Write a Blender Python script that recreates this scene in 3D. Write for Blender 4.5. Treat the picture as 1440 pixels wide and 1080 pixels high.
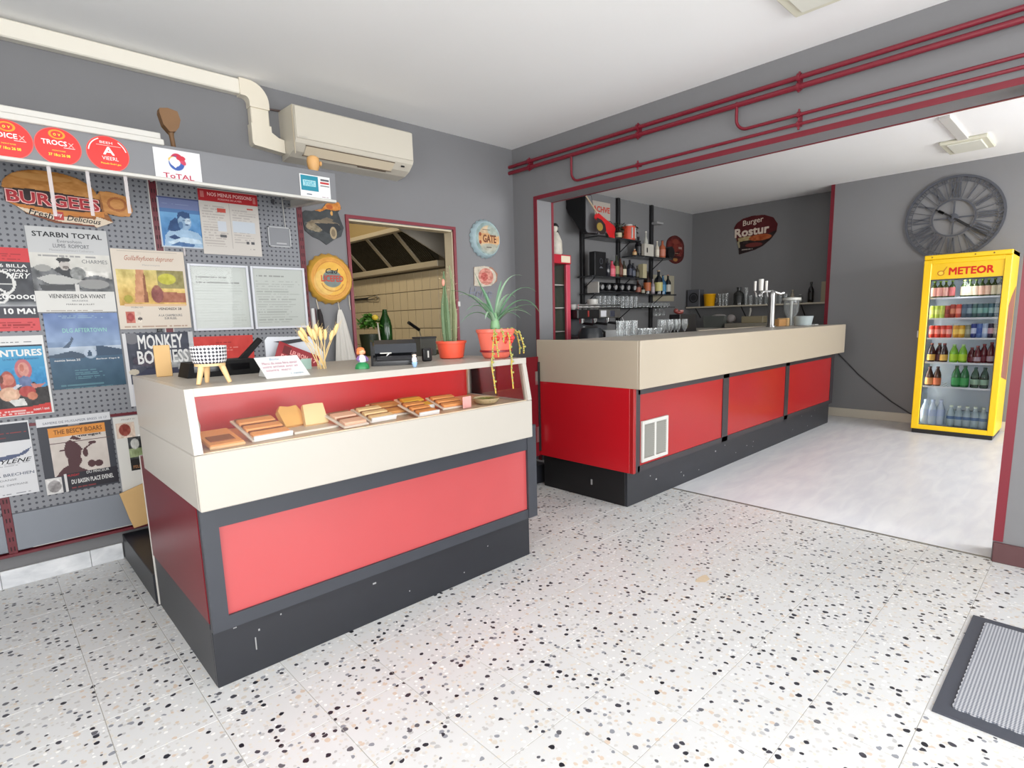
import bpy, math, random
import numpy as np
from mathutils import Matrix, Vector

for o in list(bpy.data.objects):
    bpy.data.objects.remove(o)
SC = bpy.context.scene
COL = SC.collection
random.seed(7)
PI = math.pi

# ------------------------------------------------------------------ camera
cam_d = bpy.data.cameras.new('camera')
cam = bpy.data.objects.new('camera', cam_d)
COL.objects.link(cam)
_r = Vector((0.72178326, -0.69161019, -0.02653796))
_u = Vector((0.12541332, 0.09298401, 0.98773755))
_f = Vector((0.68066176, 0.71626065, -0.15385143))
cam.matrix_world = Matrix(((_r.x, _u.x, -_f.x, 0.0), (_r.y, _u.y, -_f.y, 0.0),
                           (_r.z, _u.z, -_f.z, 1.30), (0, 0, 0, 1)))
cam_d.sensor_width = 36.0
cam_d.lens = 788.30 * 36.0 / 1440.0
cam_d.shift_x = -0.0035
cam_d.shift_y = 0.02198
cam_d.clip_start = 0.05
SC.camera = cam

# ------------------------------------------------------------------ light
SC.view_settings.view_transform = 'Standard'
SC.view_settings.look = 'None'
SC.view_settings.gamma = 1.0
SC.view_settings.use_curve_mapping = False
SC.view_settings.exposure = 0.0

wd = bpy.data.worlds.new('sky')
SC.world = wd
wd.use_nodes = True
_bg = wd.node_tree.nodes['Background']
_bg.inputs[0].default_value = (0.75, 0.86, 1.0, 1)
_bg.inputs[1].default_value = 2.0


def area(name, loc, rot, sx, sy, power, color):
    d = bpy.data.lights.new(name, 'AREA')
    d.shape = 'RECTANGLE'
    d.size, d.size_y, d.energy, d.color = sx, sy, power, color
    o = bpy.data.objects.new(name, d)
    o.location, o.rotation_euler = loc, rot
    COL.objects.link(o)
    return o


# daylight entering through the shop front behind the camera and the bar's window, plus an added side fill
area('daylight_shopfront', (0.75, -2.32, 1.40), (math.radians(76), 0, 0), 4.6, 2.2, 198, (1.0, 0.99, 0.975))
area('daylight_bar_window', (5.75, -2.32, 1.45), (math.radians(70), 0, 0), 3.0, 1.9, 190, (1.0, 0.99, 0.975))
area('side_fill_light', (-1.72, 0.2, 1.5), (math.radians(84), 0, math.radians(-90)), 3.0, 1.6, 105, (1.0, 0.98, 0.95))  # added fill lamp from the left; that wall has no window
area('kitchen_strip_light', (2.3, 5.2, 2.6), (0, 0, 0), 0.3, 1.4, 17, (1.0, 0.88, 0.68))


# ------------------------------------------------------------------ materials
def lin(c):
    return tuple((x / 12.92 if x <= 0.04045 else ((x + 0.055) / 1.055) ** 2.4) for x in c)


def rgb(c):
    """sRGB 0-255 triple or hex string to linear"""
    if isinstance(c, str):
        c = tuple(int(c[i:i + 2], 16) for i in (0, 2, 4))
    return lin(tuple(v / 255.0 for v in c))


_mats = {}


def mat(name, c, rough=0.5, metal=0.0, spec=0.5, var=0.0, vscale=6.0, bump=0.0, bscale=60.0, coat=0.0, emit=None):
    if name in _mats:
        return _mats[name]
    m = bpy.data.materials.new(name)
    m.use_nodes = True
    nt = m.node_tree
    b = nt.nodes['Principled BSDF']
    col = rgb(c)
    b.inputs['Base Color'].default_value = (*col, 1)
    b.inputs['Roughness'].default_value = rough
    b.inputs['Metallic'].default_value = metal
    b.inputs['Specular IOR Level'].default_value = spec
    b.inputs['Coat Weight'].default_value = coat
    if emit:
        b.inputs['Emission Color'].default_value = (*rgb(emit[0]), 1)
        b.inputs['Emission Strength'].default_value = emit[1]
    if var or bump:
        tc = nt.nodes.new('ShaderNodeTexCoord')
        nz = nt.nodes.new('ShaderNodeTexNoise')
        nz.inputs['Scale'].default_value = vscale
        nz.inputs['Detail'].default_value = 4
        nt.links.new(tc.outputs['Object'], nz.inputs['Vector'])
        if var:
            mx = nt.nodes.new('ShaderNodeMix')
            mx.data_type = 'RGBA'
            mx.inputs[6].default_value = (*[v * (1 - var) for v in col], 1)
            mx.inputs[7].default_value = (*[min(1, v * (1 + var)) for v in col], 1)
            nt.links.new(nz.outputs['Fac'], mx.inputs[0])
            nt.links.new(mx.outputs[2], b.inputs['Base Color'])
        if bump:
            n2 = nt.nodes.new('ShaderNodeTexNoise')
            n2.inputs['Scale'].default_value = bscale
            nt.links.new(tc.outputs['Object'], n2.inputs['Vector'])
            bp = nt.nodes.new('ShaderNodeBump')
            bp.inputs['Strength'].default_value = bump
            bp.inputs['Distance'].default_value = 0.004
            nt.links.new(n2.outputs['Fac'], bp.inputs['Height'])
            nt.links.new(bp.outputs['Normal'], b.inputs['Normal'])
    _mats[name] = m
    return m


def glass(name, tint=(1, 1, 1), ior=1.3, base=0.0):
    """thin clear pane: see-through with a mirror-like sheen that follows the angle"""
    if name in _mats:
        return _mats[name]
    m = bpy.data.materials.new(name)
    m.use_nodes = True
    nt = m.node_tree
    nt.nodes.remove(nt.nodes['Principled BSDF'])
    out = nt.nodes['Material Output']
    tr = nt.nodes.new('ShaderNodeBsdfTransparent')
    tr.inputs[0].default_value = (*tint, 1)
    gl = nt.nodes.new('ShaderNodeBsdfGlossy')
    gl.inputs['Roughness'].default_value = 0.03
    fr = nt.nodes.new('ShaderNodeFresnel')
    fr.inputs[0].default_value = ior
    ad = nt.nodes.new('ShaderNodeMath')
    ad.operation = 'ADD'
    ad.use_clamp = True
    ad.inputs[1].default_value = base
    nt.links.new(fr.outputs[0], ad.inputs[0])
    mx = nt.nodes.new('ShaderNodeMixShader')
    nt.links.new(ad.outputs[0], mx.inputs[0])
    nt.links.new(tr.outputs[0], mx.inputs[1])
    nt.links.new(gl.outputs[0], mx.inputs[2])
    nt.links.new(mx.outputs[0], out.inputs[0])
    _mats[name] = m
    return m


def print_mat():
    """ink on paper: colour read from the mesh's own colour grid"""
    if 'printed_ink' in _mats:
        return _mats['printed_ink']
    m = bpy.data.materials.new('printed_ink')
    m.use_nodes = True
    b = m.node_tree.nodes['Principled BSDF']
    a = m.node_tree.nodes.new('ShaderNodeVertexColor')
    a.layer_name = 'Col'
    m.node_tree.links.new(a.outputs[0], b.inputs['Base Color'])
    b.inputs['Roughness'].default_value = 0.45
    b.inputs['Specular IOR Level'].default_value = 0.35
    _mats['printed_ink'] = m
    return m


def terrazzo():
    if 'terrazzo' in _mats:
        return _mats['terrazzo']
    m = bpy.data.materials.new('terrazzo')
    m.use_nodes = True
    nt = m.node_tree
    L = nt.links.new
    b = nt.nodes['Principled BSDF']
    geo = nt.nodes.new('ShaderNodeNewGeometry')
    nz = nt.nodes.new('ShaderNodeTexNoise')
    nz.inputs['Scale'].default_value = 38
    nz.inputs['Detail'].default_value = 2
    L(geo.outputs['Position'], nz.inputs['Vector'])
    sub = nt.nodes.new('ShaderNodeVectorMath')
    sub.operation = 'SUBTRACT'
    sub.inputs[1].default_value = (0.5, 0.5, 0.5)
    L(nz.outputs['Color'], sub.inputs[0])
    scl = nt.nodes.new('ShaderNodeVectorMath')
    scl.operation = 'SCALE'
    scl.inputs['Scale'].default_value = 0.012
    L(sub.outputs[0], scl.inputs[0])
    add = nt.nodes.new('ShaderNodeVectorMath')
    L(geo.outputs['Position'], add.inputs[0])
    L(scl.outputs[0], add.inputs[1])

    def layer(scale, thr, prob, off):
        mp = nt.nodes.new('ShaderNodeMapping')
        mp.inputs['Location'].default_value = (off, off * 0.7, 0)
        L(add.outputs[0], mp.inputs['Vector'])
        v = nt.nodes.new('ShaderNodeTexVoronoi')
        v.voronoi_dimensions = '2D'
        v.inputs['Scale'].default_value = scale
        L(mp.outputs[0], v.inputs['Vector'])
        sp = nt.nodes.new('ShaderNodeSeparateColor')
        L(v.outputs['Color'], sp.inputs[0])
        # chip radius varies by cell
        rad = nt.nodes.new('ShaderNodeMapRange')
        rad.inputs[3].default_value = thr * 0.45
        rad.inputs[4].default_value = thr
        L(sp.outputs[1], rad.inputs[0])
        lt = nt.nodes.new('ShaderNodeMath')
        lt.operation = 'LESS_THAN'
        L(v.outputs['Distance'], lt.inputs[0])
        L(rad.outputs[0], lt.inputs[1])
        pr = nt.nodes.new('ShaderNodeMath')
        pr.operation = 'LESS_THAN'
        pr.inputs[1].default_value = prob
        L(sp.outputs[0], pr.inputs[0])
        mu = nt.nodes.new('ShaderNodeMath')
        mu.operation = 'MULTIPLY'
        L(lt.outputs[0], mu.inputs[0])
        L(pr.outputs[0], mu.inputs[1])
        return mu, sp

    n2 = nt.nodes.new('ShaderNodeTexNoise')
    n2.inputs['Scale'].default_value = 2.2
    n2.inputs['Detail'].default_value = 5
    L(geo.outputs['Position'], n2.inputs['Vector'])
    base = nt.nodes.new('ShaderNodeMix')
    base.data_type = 'RGBA'
    base.inputs[6].default_value = (*rgb((196, 197, 196)), 1)
    base.inputs[7].default_value = (*rgb((211, 212, 213)), 1)
    L(n2.outputs['Fac'], base.inputs[0])
    cur = base.outputs[2]

    def over(cur, fac, ramp_in, cols):
        rp = nt.nodes.new('ShaderNodeValToRGB')
        rp.color_ramp.interpolation = 'CONSTANT'
        while len(rp.color_ramp.elements) < len(cols):
            rp.color_ramp.elements.new(0.5)
        for i, c in enumerate(cols):
            rp.color_ramp.elements[i].position = i / len(cols)
            rp.color_ramp.elements[i].color = (*rgb(c), 1)
        L(ramp_in, rp.inputs[0])
        mx = nt.nodes.new('ShaderNodeMix')
        mx.data_type = 'RGBA'
        L(fac, mx.inputs[0])
        L(cur, mx.inputs[6])
        L(rp.outputs[0], mx.inputs[7])
        return mx.outputs[2]

    f, s = layer(75, 0.50, 0.34, 3.1)
    cur = over(cur, f.outputs[0], s.outputs[2], [(206, 204, 198), (228, 228, 226), (190, 189, 186), (206, 200, 190)])
    f, s = layer(44, 0.42, 0.26, 7.7)
    cur = over(cur, f.outputs[0], s.outputs[2], [(176, 176, 176), (196, 190, 180), (134, 137, 144), (198, 196, 194), (198, 182, 166)])
    f, s = layer(34, 0.36, 0.17, 0.0)
    cur = over(cur, f.outputs[0], s.outputs[2], [(38, 39, 48), (60, 60, 68), (30, 30, 38), (88, 88, 94), (44, 44, 52)])
    L(cur, b.inputs['Base Color'])
    b.inputs['Roughness'].default_value = 0.28
    b.inputs['Specular IOR Level'].default_value = 0.4
    _mats['terrazzo'] = m
    return m


def streak_mat(name, c1, c2, rough, scale=(1, 1, 1), nscale=4.0, spec=0.5):
    """two-tone streaked surface (marble, vinyl sheet, brushed metal)"""
    if name in _mats:
        return _mats[name]
    m = bpy.data.materials.new(name)
    m.use_nodes = True
    nt = m.node_tree
    L = nt.links.new
    b = nt.nodes['Principled BSDF']
    geo = nt.nodes.new('ShaderNodeNewGeometry')
    mp = nt.nodes.new('ShaderNodeMapping')
    mp.inputs['Scale'].default_value = scale
    L(geo.outputs['Position'], mp.inputs['Vector'])
    nz = nt.nodes.new('ShaderNodeTexNoise')
    nz.inputs['Scale'].default_value = nscale
    nz.inputs['Detail'].default_value = 8
    nz.inputs['Distortion'].default_value = 0.6
    L(mp.outputs[0], nz.inputs['Vector'])
    rp = nt.nodes.new('ShaderNodeValToRGB')
    rp.color_ramp.elements[0].position = 0.35
    rp.color_ramp.elements[1].position = 0.65
    rp.color_ramp.elements[0].color = (*rgb(c1), 1)
    rp.color_ramp.elements[1].color = (*rgb(c2), 1)
    L(nz.outputs['Fac'], rp.inputs[0])
    L(rp.outputs[0], b.inputs['Base Color'])
    b.inputs['Roughness'].default_value = rough
    b.inputs['Specular IOR Level'].default_value = spec
    _mats[name] = m
    return m


def dotted(name, c, hole, pitch, radius, axes='xz', rough=0.55):
    """perforated sheet: a square grid of small dark holes"""
    if name in _mats:
        return _mats[name]
    m = bpy.data.materials.new(name)
    m.use_nodes = True
    nt = m.node_tree
    L = nt.links.new
    b = nt.nodes['Principled BSDF']
    geo = nt.nodes.new('ShaderNodeNewGeometry')
    sp = nt.nodes.new('ShaderNodeSeparateXYZ')
    L(geo.outputs['Position'], sp.inputs[0])

    def cell(out):
        a = nt.nodes.new('ShaderNodeMath')
        a.operation = 'DIVIDE'
        a.inputs[1].default_value = pitch
        L(out, a.inputs[0])
        f = nt.nodes.new('ShaderNodeMath')
        f.operation = 'FRACT'
        L(a.outputs[0], f.inputs[0])
        s = nt.nodes.new('ShaderNodeMath')
        s.operation = 'SUBTRACT'
        s.inputs[1].default_value = 0.5
        L(f.outputs[0], s.inputs[0])
        q = nt.nodes.new('ShaderNodeMath')
        q.operation = 'POWER'
        q.inputs[1].default_value = 2
        ab = nt.nodes.new('ShaderNodeMath')
        ab.operation = 'ABSOLUTE'
        L(s.outputs[0], ab.inputs[0])
        L(ab.outputs[0], q.inputs[0])
        return q.outputs[0]
    names = {'x': 'X', 'y': 'Y', 'z': 'Z'}
    ad = nt.nodes.new('ShaderNodeMath')
    L(cell(sp.outputs[names[axes[0]]]), ad.inputs[0])
    L(cell(sp.outputs[names[axes[1]]]), ad.inputs[1])
    lt = nt.nodes.new('ShaderNodeMath')
    lt.operation = 'LESS_THAN'
    lt.inputs[1].default_value = (radius / pitch) ** 2
    L(ad.outputs[0], lt.inputs[0])
    mx = nt.nodes.new('ShaderNodeMix')
    mx.data_type = 'RGBA'
    mx.inputs[6].default_value = (*rgb(c), 1)
    mx.inputs[7].default_value = (*rgb(hole), 1)
    L(lt.outputs[0], mx.inputs[0])
    L(mx.outputs[2], b.inputs['Base Color'])
    b.inputs['Roughness'].default_value = rough
    _mats[name] = m
    return m


# ------------------------------------------------------------------ mesh building
class MB:
    def __init__(self):
        self.v, self.f = [], []

    def add(self, vs, fs):
        n = len(self.v)
        self.v += [tuple(p) for p in vs]
        self.f += [tuple(i + n for i in q) for q in fs]
        return self

    def box(self, x0, x1, y0, y1, z0, z1):
        vs = [(x, y, z) for z in (z0, z1) for y in (y0, y1) for x in (x0, x1)]
        return self.add(vs, [(0, 2, 3, 1), (4, 5, 7, 6), (0, 1, 5, 4), (2, 6, 7, 3), (0, 4, 6, 2), (1, 3, 7, 5)])

    def bbox(self, x0, x1, y0, y1, z0, z1, b=0.004):
        """box with chamfered edges"""
        b = min(b, (x1 - x0) * .45, (y1 - y0) * .45, (z1 - z0) * .45)
        vs, idx = [], {}
        for ix, X in enumerate((x0, x1)):
            for iy, Y in enumerate((y0, y1)):
                for iz, Z in enumerate((z0, z1)):
                    sx, sy, sz = (b if ix == 0 else -b), (b if iy == 0 else -b), (b if iz == 0 else -b)
                    idx[(ix, iy, iz, 0)] = len(vs); vs.append((X, Y + sy, Z + sz))
                    idx[(ix, iy, iz, 1)] = len(vs); vs.append((X + sx, Y, Z + sz))
                    idx[(ix, iy, iz, 2)] = len(vs); vs.append((X + sx, Y + sy, Z))
        fs = []
        g = lambda a, k: idx[(a[0], a[1], a[2], k)]
        for k in range(3):
            o1, o2 = [(1, 2), (2, 0), (0, 1)][k]
            for s in (0, 1):
                q = []
                for a, c in ((0, 0), (1, 0), (1, 1), (0, 1)):
                    t = [0, 0, 0]; t[k] = s; t[o1] = a; t[o2] = c
                    q.append(g(t, k))
                fs.append(tuple(q if s else q[::-1]))
        for k in range(3):
            o1, o2 = [(1, 2), (2, 0), (0, 1)][k]
            for a in (0, 1):
                for c in (0, 1):
                    t0 = [0, 0, 0]; t0[o1] = a; t0[o2] = c
                    t1 = list(t0); t1[k] = 1
                    q = [g(t0, o1), g(t1, o1), g(t1, o2), g(t0, o2)]
                    fs.append(tuple(q if a != c else q[::-1]))
        for s in [(a, c, d) for a in (0, 1) for c in (0, 1) for d in (0, 1)]:
            q = [g(s, 0), g(s, 1), g(s, 2)]
            fs.append(tuple(q if sum(s) % 2 else q[::-1]))
        return self.add(vs, fs)

    def cyl(self, p0, p1, r0, r1=None, n=16, cap=True):
        r1 = r0 if r1 is None else r1
        p0, p1 = Vector(p0), Vector(p1)
        d = (p1 - p0).normalized()
        a = d.orthogonal().normalized()
        c = d.cross(a)
        vs = []
        for p, r in ((p0, r0), (p1, r1)):
            for i in range(n):
                t = 2 * PI * i / n
                vs.append(p + a * (r * math.cos(t)) + c * (r * math.sin(t)))
        fs = [(i, (i + 1) % n, n + (i + 1) % n, n + i) for i in range(n)]
        if cap:
            fs += [tuple(range(n))[::-1], tuple(range(n, 2 * n))]
        return self.add(vs, fs)

    def tube(self, pts, r, n=8, cap=True):
        pts = [Vector(p) for p in pts]
        rs = r if isinstance(r, (list, tuple)) else [r] * len(pts)
        vs, prev = [], None
        for i, p in enumerate(pts):
            d = (pts[min(i + 1, len(pts) - 1)] - pts[max(i - 1, 0)]).normalized()
            if prev is None:
                a = d.orthogonal().normalized()
            else:
                a = (prev - d * prev.dot(d))
                a = a.normalized() if a.length > 1e-6 else d.orthogonal().normalized()
            prev = a
            c = d.cross(a)
            for k in range(n):
                t = 2 * PI * k / n
                vs.append(p + a * (rs[i] * math.cos(t)) + c * (rs[i] * math.sin(t)))
        fs = []
        for i in range(len(pts) - 1):
            for k in range(n):
                fs.append((i * n + k, i * n + (k + 1) % n, (i + 1) * n + (k + 1) % n, (i + 1) * n + k))
        if cap:
            fs += [tuple(range(n))[::-1], tuple(range((len(pts) - 1) * n, len(pts) * n))]
        return self.add(vs, fs)

    def lathe(self, prof, n=16, c=(0, 0, 0), capb=True, capt=True):
        vs = []
        for r, z in prof:
            for i in range(n):
                t = 2 * PI * i / n
                vs.append((c[0] + r * math.cos(t), c[1] + r * math.sin(t), c[2] + z))
        fs = []
        for j in range(len(prof) - 1):
            for i in range(n):
                fs.append((j * n + i, j * n + (i + 1) % n, (j + 1) * n + (i + 1) % n, (j + 1) * n + i))
        if capb:
            fs.append(tuple(range(n))[::-1])
        if capt:
            fs.append(tuple(range((len(prof) - 1) * n, len(prof) * n)))
        return self.add(vs, fs)

    def prism(self, poly, h0, h1, plane='xy'):
        """extrude a 2-D polygon; plane xy -> along z, xz -> along y, yz -> along x"""
        n = len(poly)
        def P(a, b, h):
            return {'xy': (a, b, h), 'xz': (a, h, b), 'yz': (h, a, b)}[plane]
        vs = [P(a, b, h0) for a, b in poly] + [P(a, b, h1) for a, b in poly]
        fs = [tuple(range(n))[::-1], tuple(range(n, 2 * n))] + [(i, (i + 1) % n, n + (i + 1) % n, n + i) for i in range(n)]
        ar = sum(poly[i][0] * poly[(i + 1) % n][1] - poly[(i + 1) % n][0] * poly[i][1] for i in range(n))
        flip = (ar < 0) ^ (h1 < h0) ^ (plane == 'xz')
        if flip:
            fs = [q[::-1] for q in fs]
        return self.add(vs, fs)

    def ellipsoid(self, c, r, nu=14, nv=8):
        vs, fs = [], []
        for j in range(nv + 1):
            t = PI * j / nv
            for i in range(nu):
                p = 2 * PI * i / nu
                vs.append((c[0] + r[0] * math.sin(t) * math.cos(p), c[1] + r[1] * math.sin(t) * math.sin(p), c[2] - r[2] * math.cos(t)))
        for j in range(nv):
            for i in range(nu):
                fs.append((j * nu + i, j * nu + (i + 1) % nu, (j + 1) * nu + (i + 1) % nu, (j + 1) * nu + i))
        return self.add(vs, fs)

    def sheet(self, rows):
        """grid of points rows[j][i]"""
        m, n = len(rows), len(rows[0])
        return self.add([p for r in rows for p in r],
                        [(j * n + i, j * n + i + 1, (j + 1) * n + i + 1, (j + 1) * n + i) for j in range(m - 1) for i in range(n - 1)])


def origin_of(p):
    v = Vector((0, 0, 0))
    while p is not None:
        v += p.location
        p = p.parent
    return v


def obj(name, mb, m, parent=None, world=False, smooth=None, loc=None):
    """link one mesh object; world=True: the points are scene coordinates"""
    if isinstance(mb, MB):
        me = bpy.data.meshes.new(name)
        vs = mb.v
        if world and parent is not None:
            o0 = origin_of(parent)
            vs = [(x - o0.x, y - o0.y, z - o0.z) for x, y, z in vs]
        me.from_pydata([tuple(v) for v in vs], [], mb.f)
        me.update()
        if smooth:
            me.shade_smooth()
            me.set_sharp_from_angle(angle=math.radians(smooth))
    else:
        me = mb
    if m is not None and not me.materials:
        me.materials.append(m)
    o = bpy.data.objects.new(name, me)
    COL.objects.link(o)
    if loc:
        o.location = loc
    o.parent = parent
    return o


def tag(o, label, cat, group=None):
    o['label'], o['category'] = label, cat
    if group:
        o['group'] = group
    return o


def thing(name, label, cat, loc=(0, 0, 0), rot=(0, 0, 0), group=None):
    o = bpy.data.objects.new(name, None)
    o.empty_display_size = 0.05
    COL.objects.link(o)
    o.location, o.rotation_euler = loc, rot
    return tag(o, label, cat, group)


def struct(name, mb, m, parent=None, smooth=None):
    o = obj(name, mb, m, parent, world=True, smooth=smooth)
    if parent is None:
        o['kind'] = 'structure'
    return o


def copy_tree(o, parent=None):
    c = o.copy()
    COL.objects.link(c)
    c.parent = parent
    for ch in list(o.children):
        copy_tree(ch, c)
    return c


FACE_A = (PI / 2, 0, 0)                 # local x -> +x, local y -> up, local z -> -y
FACE_B = Matrix(((0, 0, -1), (-1, 0, 0), (0, 1, 0))).to_euler()   # local x -> -y, local y -> up, local z -> -x
_txt = {}


def text_mesh(s, bold=0.0, shear=0.0):
    k = (s, bold, shear)
    if k not in _txt:
        cu = bpy.data.curves.new('lettering', 'FONT')
        cu.body, cu.shear, cu.resolution_u = s, shear, 2
        to = bpy.data.objects.new('lettering', cu)
        me = bpy.data.meshes.new_from_object(to)
        co = np.zeros(len(me.vertices) * 3)
        me.vertices.foreach_get('co', co)
        co = co.reshape(-1, 3)
        fs = [tuple(p.vertices) for p in me.polygons]
        bpy.data.objects.remove(to)
        bpy.data.curves.remove(cu)
        bpy.data.meshes.remove(me)
        if len(co) == 0:
            co = np.zeros((3, 3)); fs = []
        if bold > .004 and fs:            # thicker strokes: four copies shifted by the stroke gain
            n, parts_, f4 = len(co), [], []
            for i, (dx, dy) in enumerate(((-1, -1), (1, -1), (-1, 1), (1, 1))):
                c = co.copy()
                c[:, 0] += dx * bold
                c[:, 1] += dy * bold
                c[:, 2] = i
                parts_.append(c)
                f4 += [tuple(v + i * n for v in f) for f in fs]
            co, fs = np.concatenate(parts_), f4
        mn, mx = co.min(0), co.max(0)
        zz = co[:, 2].copy()
        co = (co - mn) / np.maximum(mx - mn, 1e-6)
        co[:, 2] = zz * .00004
        _txt[k] = (co, fs)
    return _txt[k]


def text(s, box, m, parent, z=0.0012, bold=0.01, shear=0.0, name='lettering', curve=0.0, slope=0.0):
    """flat lettering stretched into box=(x0,x1,y0,y1) of the parent's local plane"""
    co, fs = text_mesh(s, bold, shear)
    x0, x1, y0, y1 = box
    vs = [(x0 + c[0] * (x1 - x0), y0 + c[1] * (y1 - y0) + curve * (1 - (2 * c[0] - 1) ** 2) + slope * (c[0] - .5), z + c[2]) for c in co]
    mb = MB()
    mb.add(vs, fs)
    return obj(name, mb, m, parent)


# ---- colour grids for printed pictures (flat print)
def _hash_noise(n, seed):
    r = np.random.RandomState(seed)
    return r.rand(n, n)


def vnoise(u, v, f, seed=0):
    n = 64
    g = _hash_noise(n, seed)
    x, y = u * f, v * f
    i, j = np.floor(x).astype(int), np.floor(y).astype(int)
    a, b = x - i, y - j
    a, b = a * a * (3 - 2 * a), b * b * (3 - 2 * b)
    G = lambda p, q: g[p % n, q % n]
    return (G(i, j) * (1 - a) + G(i + 1, j) * a) * (1 - b) + (G(i, j + 1) * (1 - a) + G(i + 1, j + 1) * a) * b


class Paint:
    """small painter: colours in sRGB 0..255 over unit square, u to the right and v upward"""
    def __init__(self, nx, ny, base):
        self.nx, self.ny = nx, ny
        self.u, self.v = np.meshgrid((np.arange(nx) + .5) / nx, (np.arange(ny) + .5) / ny)
        self.c = np.zeros((ny, nx, 3)) + np.array(base, float)

    def put(self, mask, col):
        m = np.clip(mask, 0, 1)[..., None]
        self.c = self.c * (1 - m) + np.array(col, float) * m
        return self

    def rect(self, u0, u1, v0, v1, col, a=1.0):
        return self.put(a * ((self.u >= u0) & (self.u <= u1) & (self.v >= v0) & (self.v <= v1)), col)

    def ell(self, cu, cv, ru, rv, col, a=1.0, rot=0.0, soft=0.08):
        du, dv = self.u - cu, self.v - cv
        c, s = math.cos(rot), math.sin(rot)
        x, y = (du * c + dv * s) / ru, (-du * s + dv * c) / rv
        d = np.sqrt(x * x + y * y)
        return self.put(a * np.clip((1 - d) / soft + .5, 0, 1), col)

    def ring(self, cu, cv, ru, rv, w, col, a0=-4, a1=4):
        x, y = (self.u - cu) / ru, (self.v - cv) / rv
        d = np.sqrt(x * x + y * y)
        an = np.arctan2(y, x)
        return self.put((np.abs(d - 1) < w) & (an >= a0) & (an <= a1), col)

    def poly(self, pts, col, a=1.0):
        ins = np.zeros_like(self.u, bool)
        n = len(pts)
        for i in range(n):
            (xa, ya), (xb, yb) = pts[i], pts[(i + 1) % n]
            if ya == yb:
                continue
            cr = ((ya > self.v) != (yb > self.v)) & (self.u < (xb - xa) * (self.v - ya) / (yb - ya) + xa)
            ins ^= cr
        return self.put(a * ins, col)

    def grad(self, v0, v1, c0, c1, u0=0, u1=1):
        t = np.clip((self.v - v0) / (v1 - v0), 0, 1)[..., None]
        col = np.array(c0, float) * (1 - t) + np.array(c1, float) * t
        m = ((self.v >= v0) & (self.v <= v1) & (self.u >= u0) & (self.u <= u1))[..., None]
        self.c = np.where(m, col, self.c)
        return self

    def noise(self, amt, f=14, seed=1, u0=0, u1=1, v0=0, v1=1):
        n = (vnoise(self.u, self.v, f, seed) + .5 * vnoise(self.u, self.v, f * 2.3, seed + 1) - .75) * amt
        m = (self.u >= u0) & (self.u <= u1) & (self.v >= v0) & (self.v <= v1)
        self.c = np.clip(self.c + (n * m)[..., None], 0, 255)
        return self

    def lines(self, u0, u1, v0, v1, n, col, fill=0.45, seed=3, a=0.8):
        """rows of small print too fine to read"""
        r = np.random.RandomState(seed)
        h = (v1 - v0) / n
        for k in range(n):
            vb = v0 + k * h
            e = u0 + (u1 - u0) * (0.65 + .35 * r.rand())
            wd_ = (vnoise(self.u, self.v * 0 + k * .37, 40, seed + k) > .3)
            self.put(a * wd_ * ((self.u > u0) & (self.u < e) & (self.v > vb) & (self.v < vb + h * fill)), col)
        return self

    def mesh(self, name, w, h, z=0.0006, mask=None):
        nx, ny = self.nx, self.ny
        me = bpy.data.meshes.new(name)
        xs, ys = np.meshgrid(np.linspace(0, w, nx + 1), np.linspace(0, h, ny + 1))
        vs = np.stack([xs.ravel(), ys.ravel(), np.full(xs.size, z)], 1)
        ii, jj = np.meshgrid(np.arange(nx), np.arange(ny))
        a = (jj * (nx + 1) + ii)
        q = np.stack([a, a + 1, a + nx + 2, a + nx + 1], -1).reshape(-1, 4)
        c = self.c.reshape(-1, 3)
        if mask is not None:
            keep = mask.ravel()
            q, c = q[keep], c[keep]
        me.from_pydata(vs.tolist(), [], q.tolist())
        cl = np.clip(c / 255.0, 0, 1)
        cl = np.where(cl <= 0.04045, cl / 12.92, ((cl + 0.055) / 1.055) ** 2.4)
        cl = cl * .78                       # all print scaled down evenly to offset the bright light on it
        col = np.ones((len(q), 4, 4))
        col[:, :, :3] = cl[:, None, :]
        at = me.color_attributes.new('Col', 'FLOAT_COLOR', 'CORNER')
        at.data.foreach_set('color', col.ravel())
        me.update()
        return me

# ================================================================== SETTING
XB, YA, H = 3.66, 3.81, 2.79         # bar wall plane, display wall plane, ceiling
XB2 = 3.86                           # back of the bar wall
OL, OR, OT = 3.512, 0.305, 2.315     # clear opening in the bar wall
M_wall = mat('grey_wall_paint', (120, 120, 122), 0.55, spec=0.35, var=0.03, vscale=1.5)
M_wallbar = mat('dark_grey_wall_paint', (120, 120, 121), 0.55, spec=0.35, var=0.03, vscale=1.5)
M_ceil = mat('ceiling_paint', (247, 247, 246), 0.8, spec=0.2, var=0.02, vscale=2)
M_burg = mat('burgundy_paint', (116, 24, 40), 0.38, spec=0.5)
M_burgd = mat('burgundy_steel', (96, 22, 34), 0.42, spec=0.5)
M_cream = mat('cream_laminate', (174, 169, 160), 0.32, spec=0.5, var=0.012, vscale=3)
M_beige = mat('beige_laminate', (170, 159, 141), 0.34, spec=0.5, var=0.012, vscale=3)
M_greytop = mat('grey_laminate_top', (168, 162, 152), 0.4, spec=0.4, var=0.05, vscale=20)
M_redlam = mat('red_laminate', (150, 28, 30), 0.2, spec=0.45, var=0.05, vscale=3)
M_redend = mat('deep_red_laminate', (176, 22, 32), 0.26, spec=0.6)
M_winelam = mat('wine_red_laminate', (104, 22, 30), 0.3, spec=0.16)
M_dark = mat('charcoal_paint', (52, 55, 62), 0.42, spec=0.5, var=0.08, vscale=9)
M_kick = mat('black_kick_board', (31, 33, 39), 0.4, spec=0.5, var=0.12, vscale=10)
M_white = mat('white_plastic', (192, 190, 184), 0.4)
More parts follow.
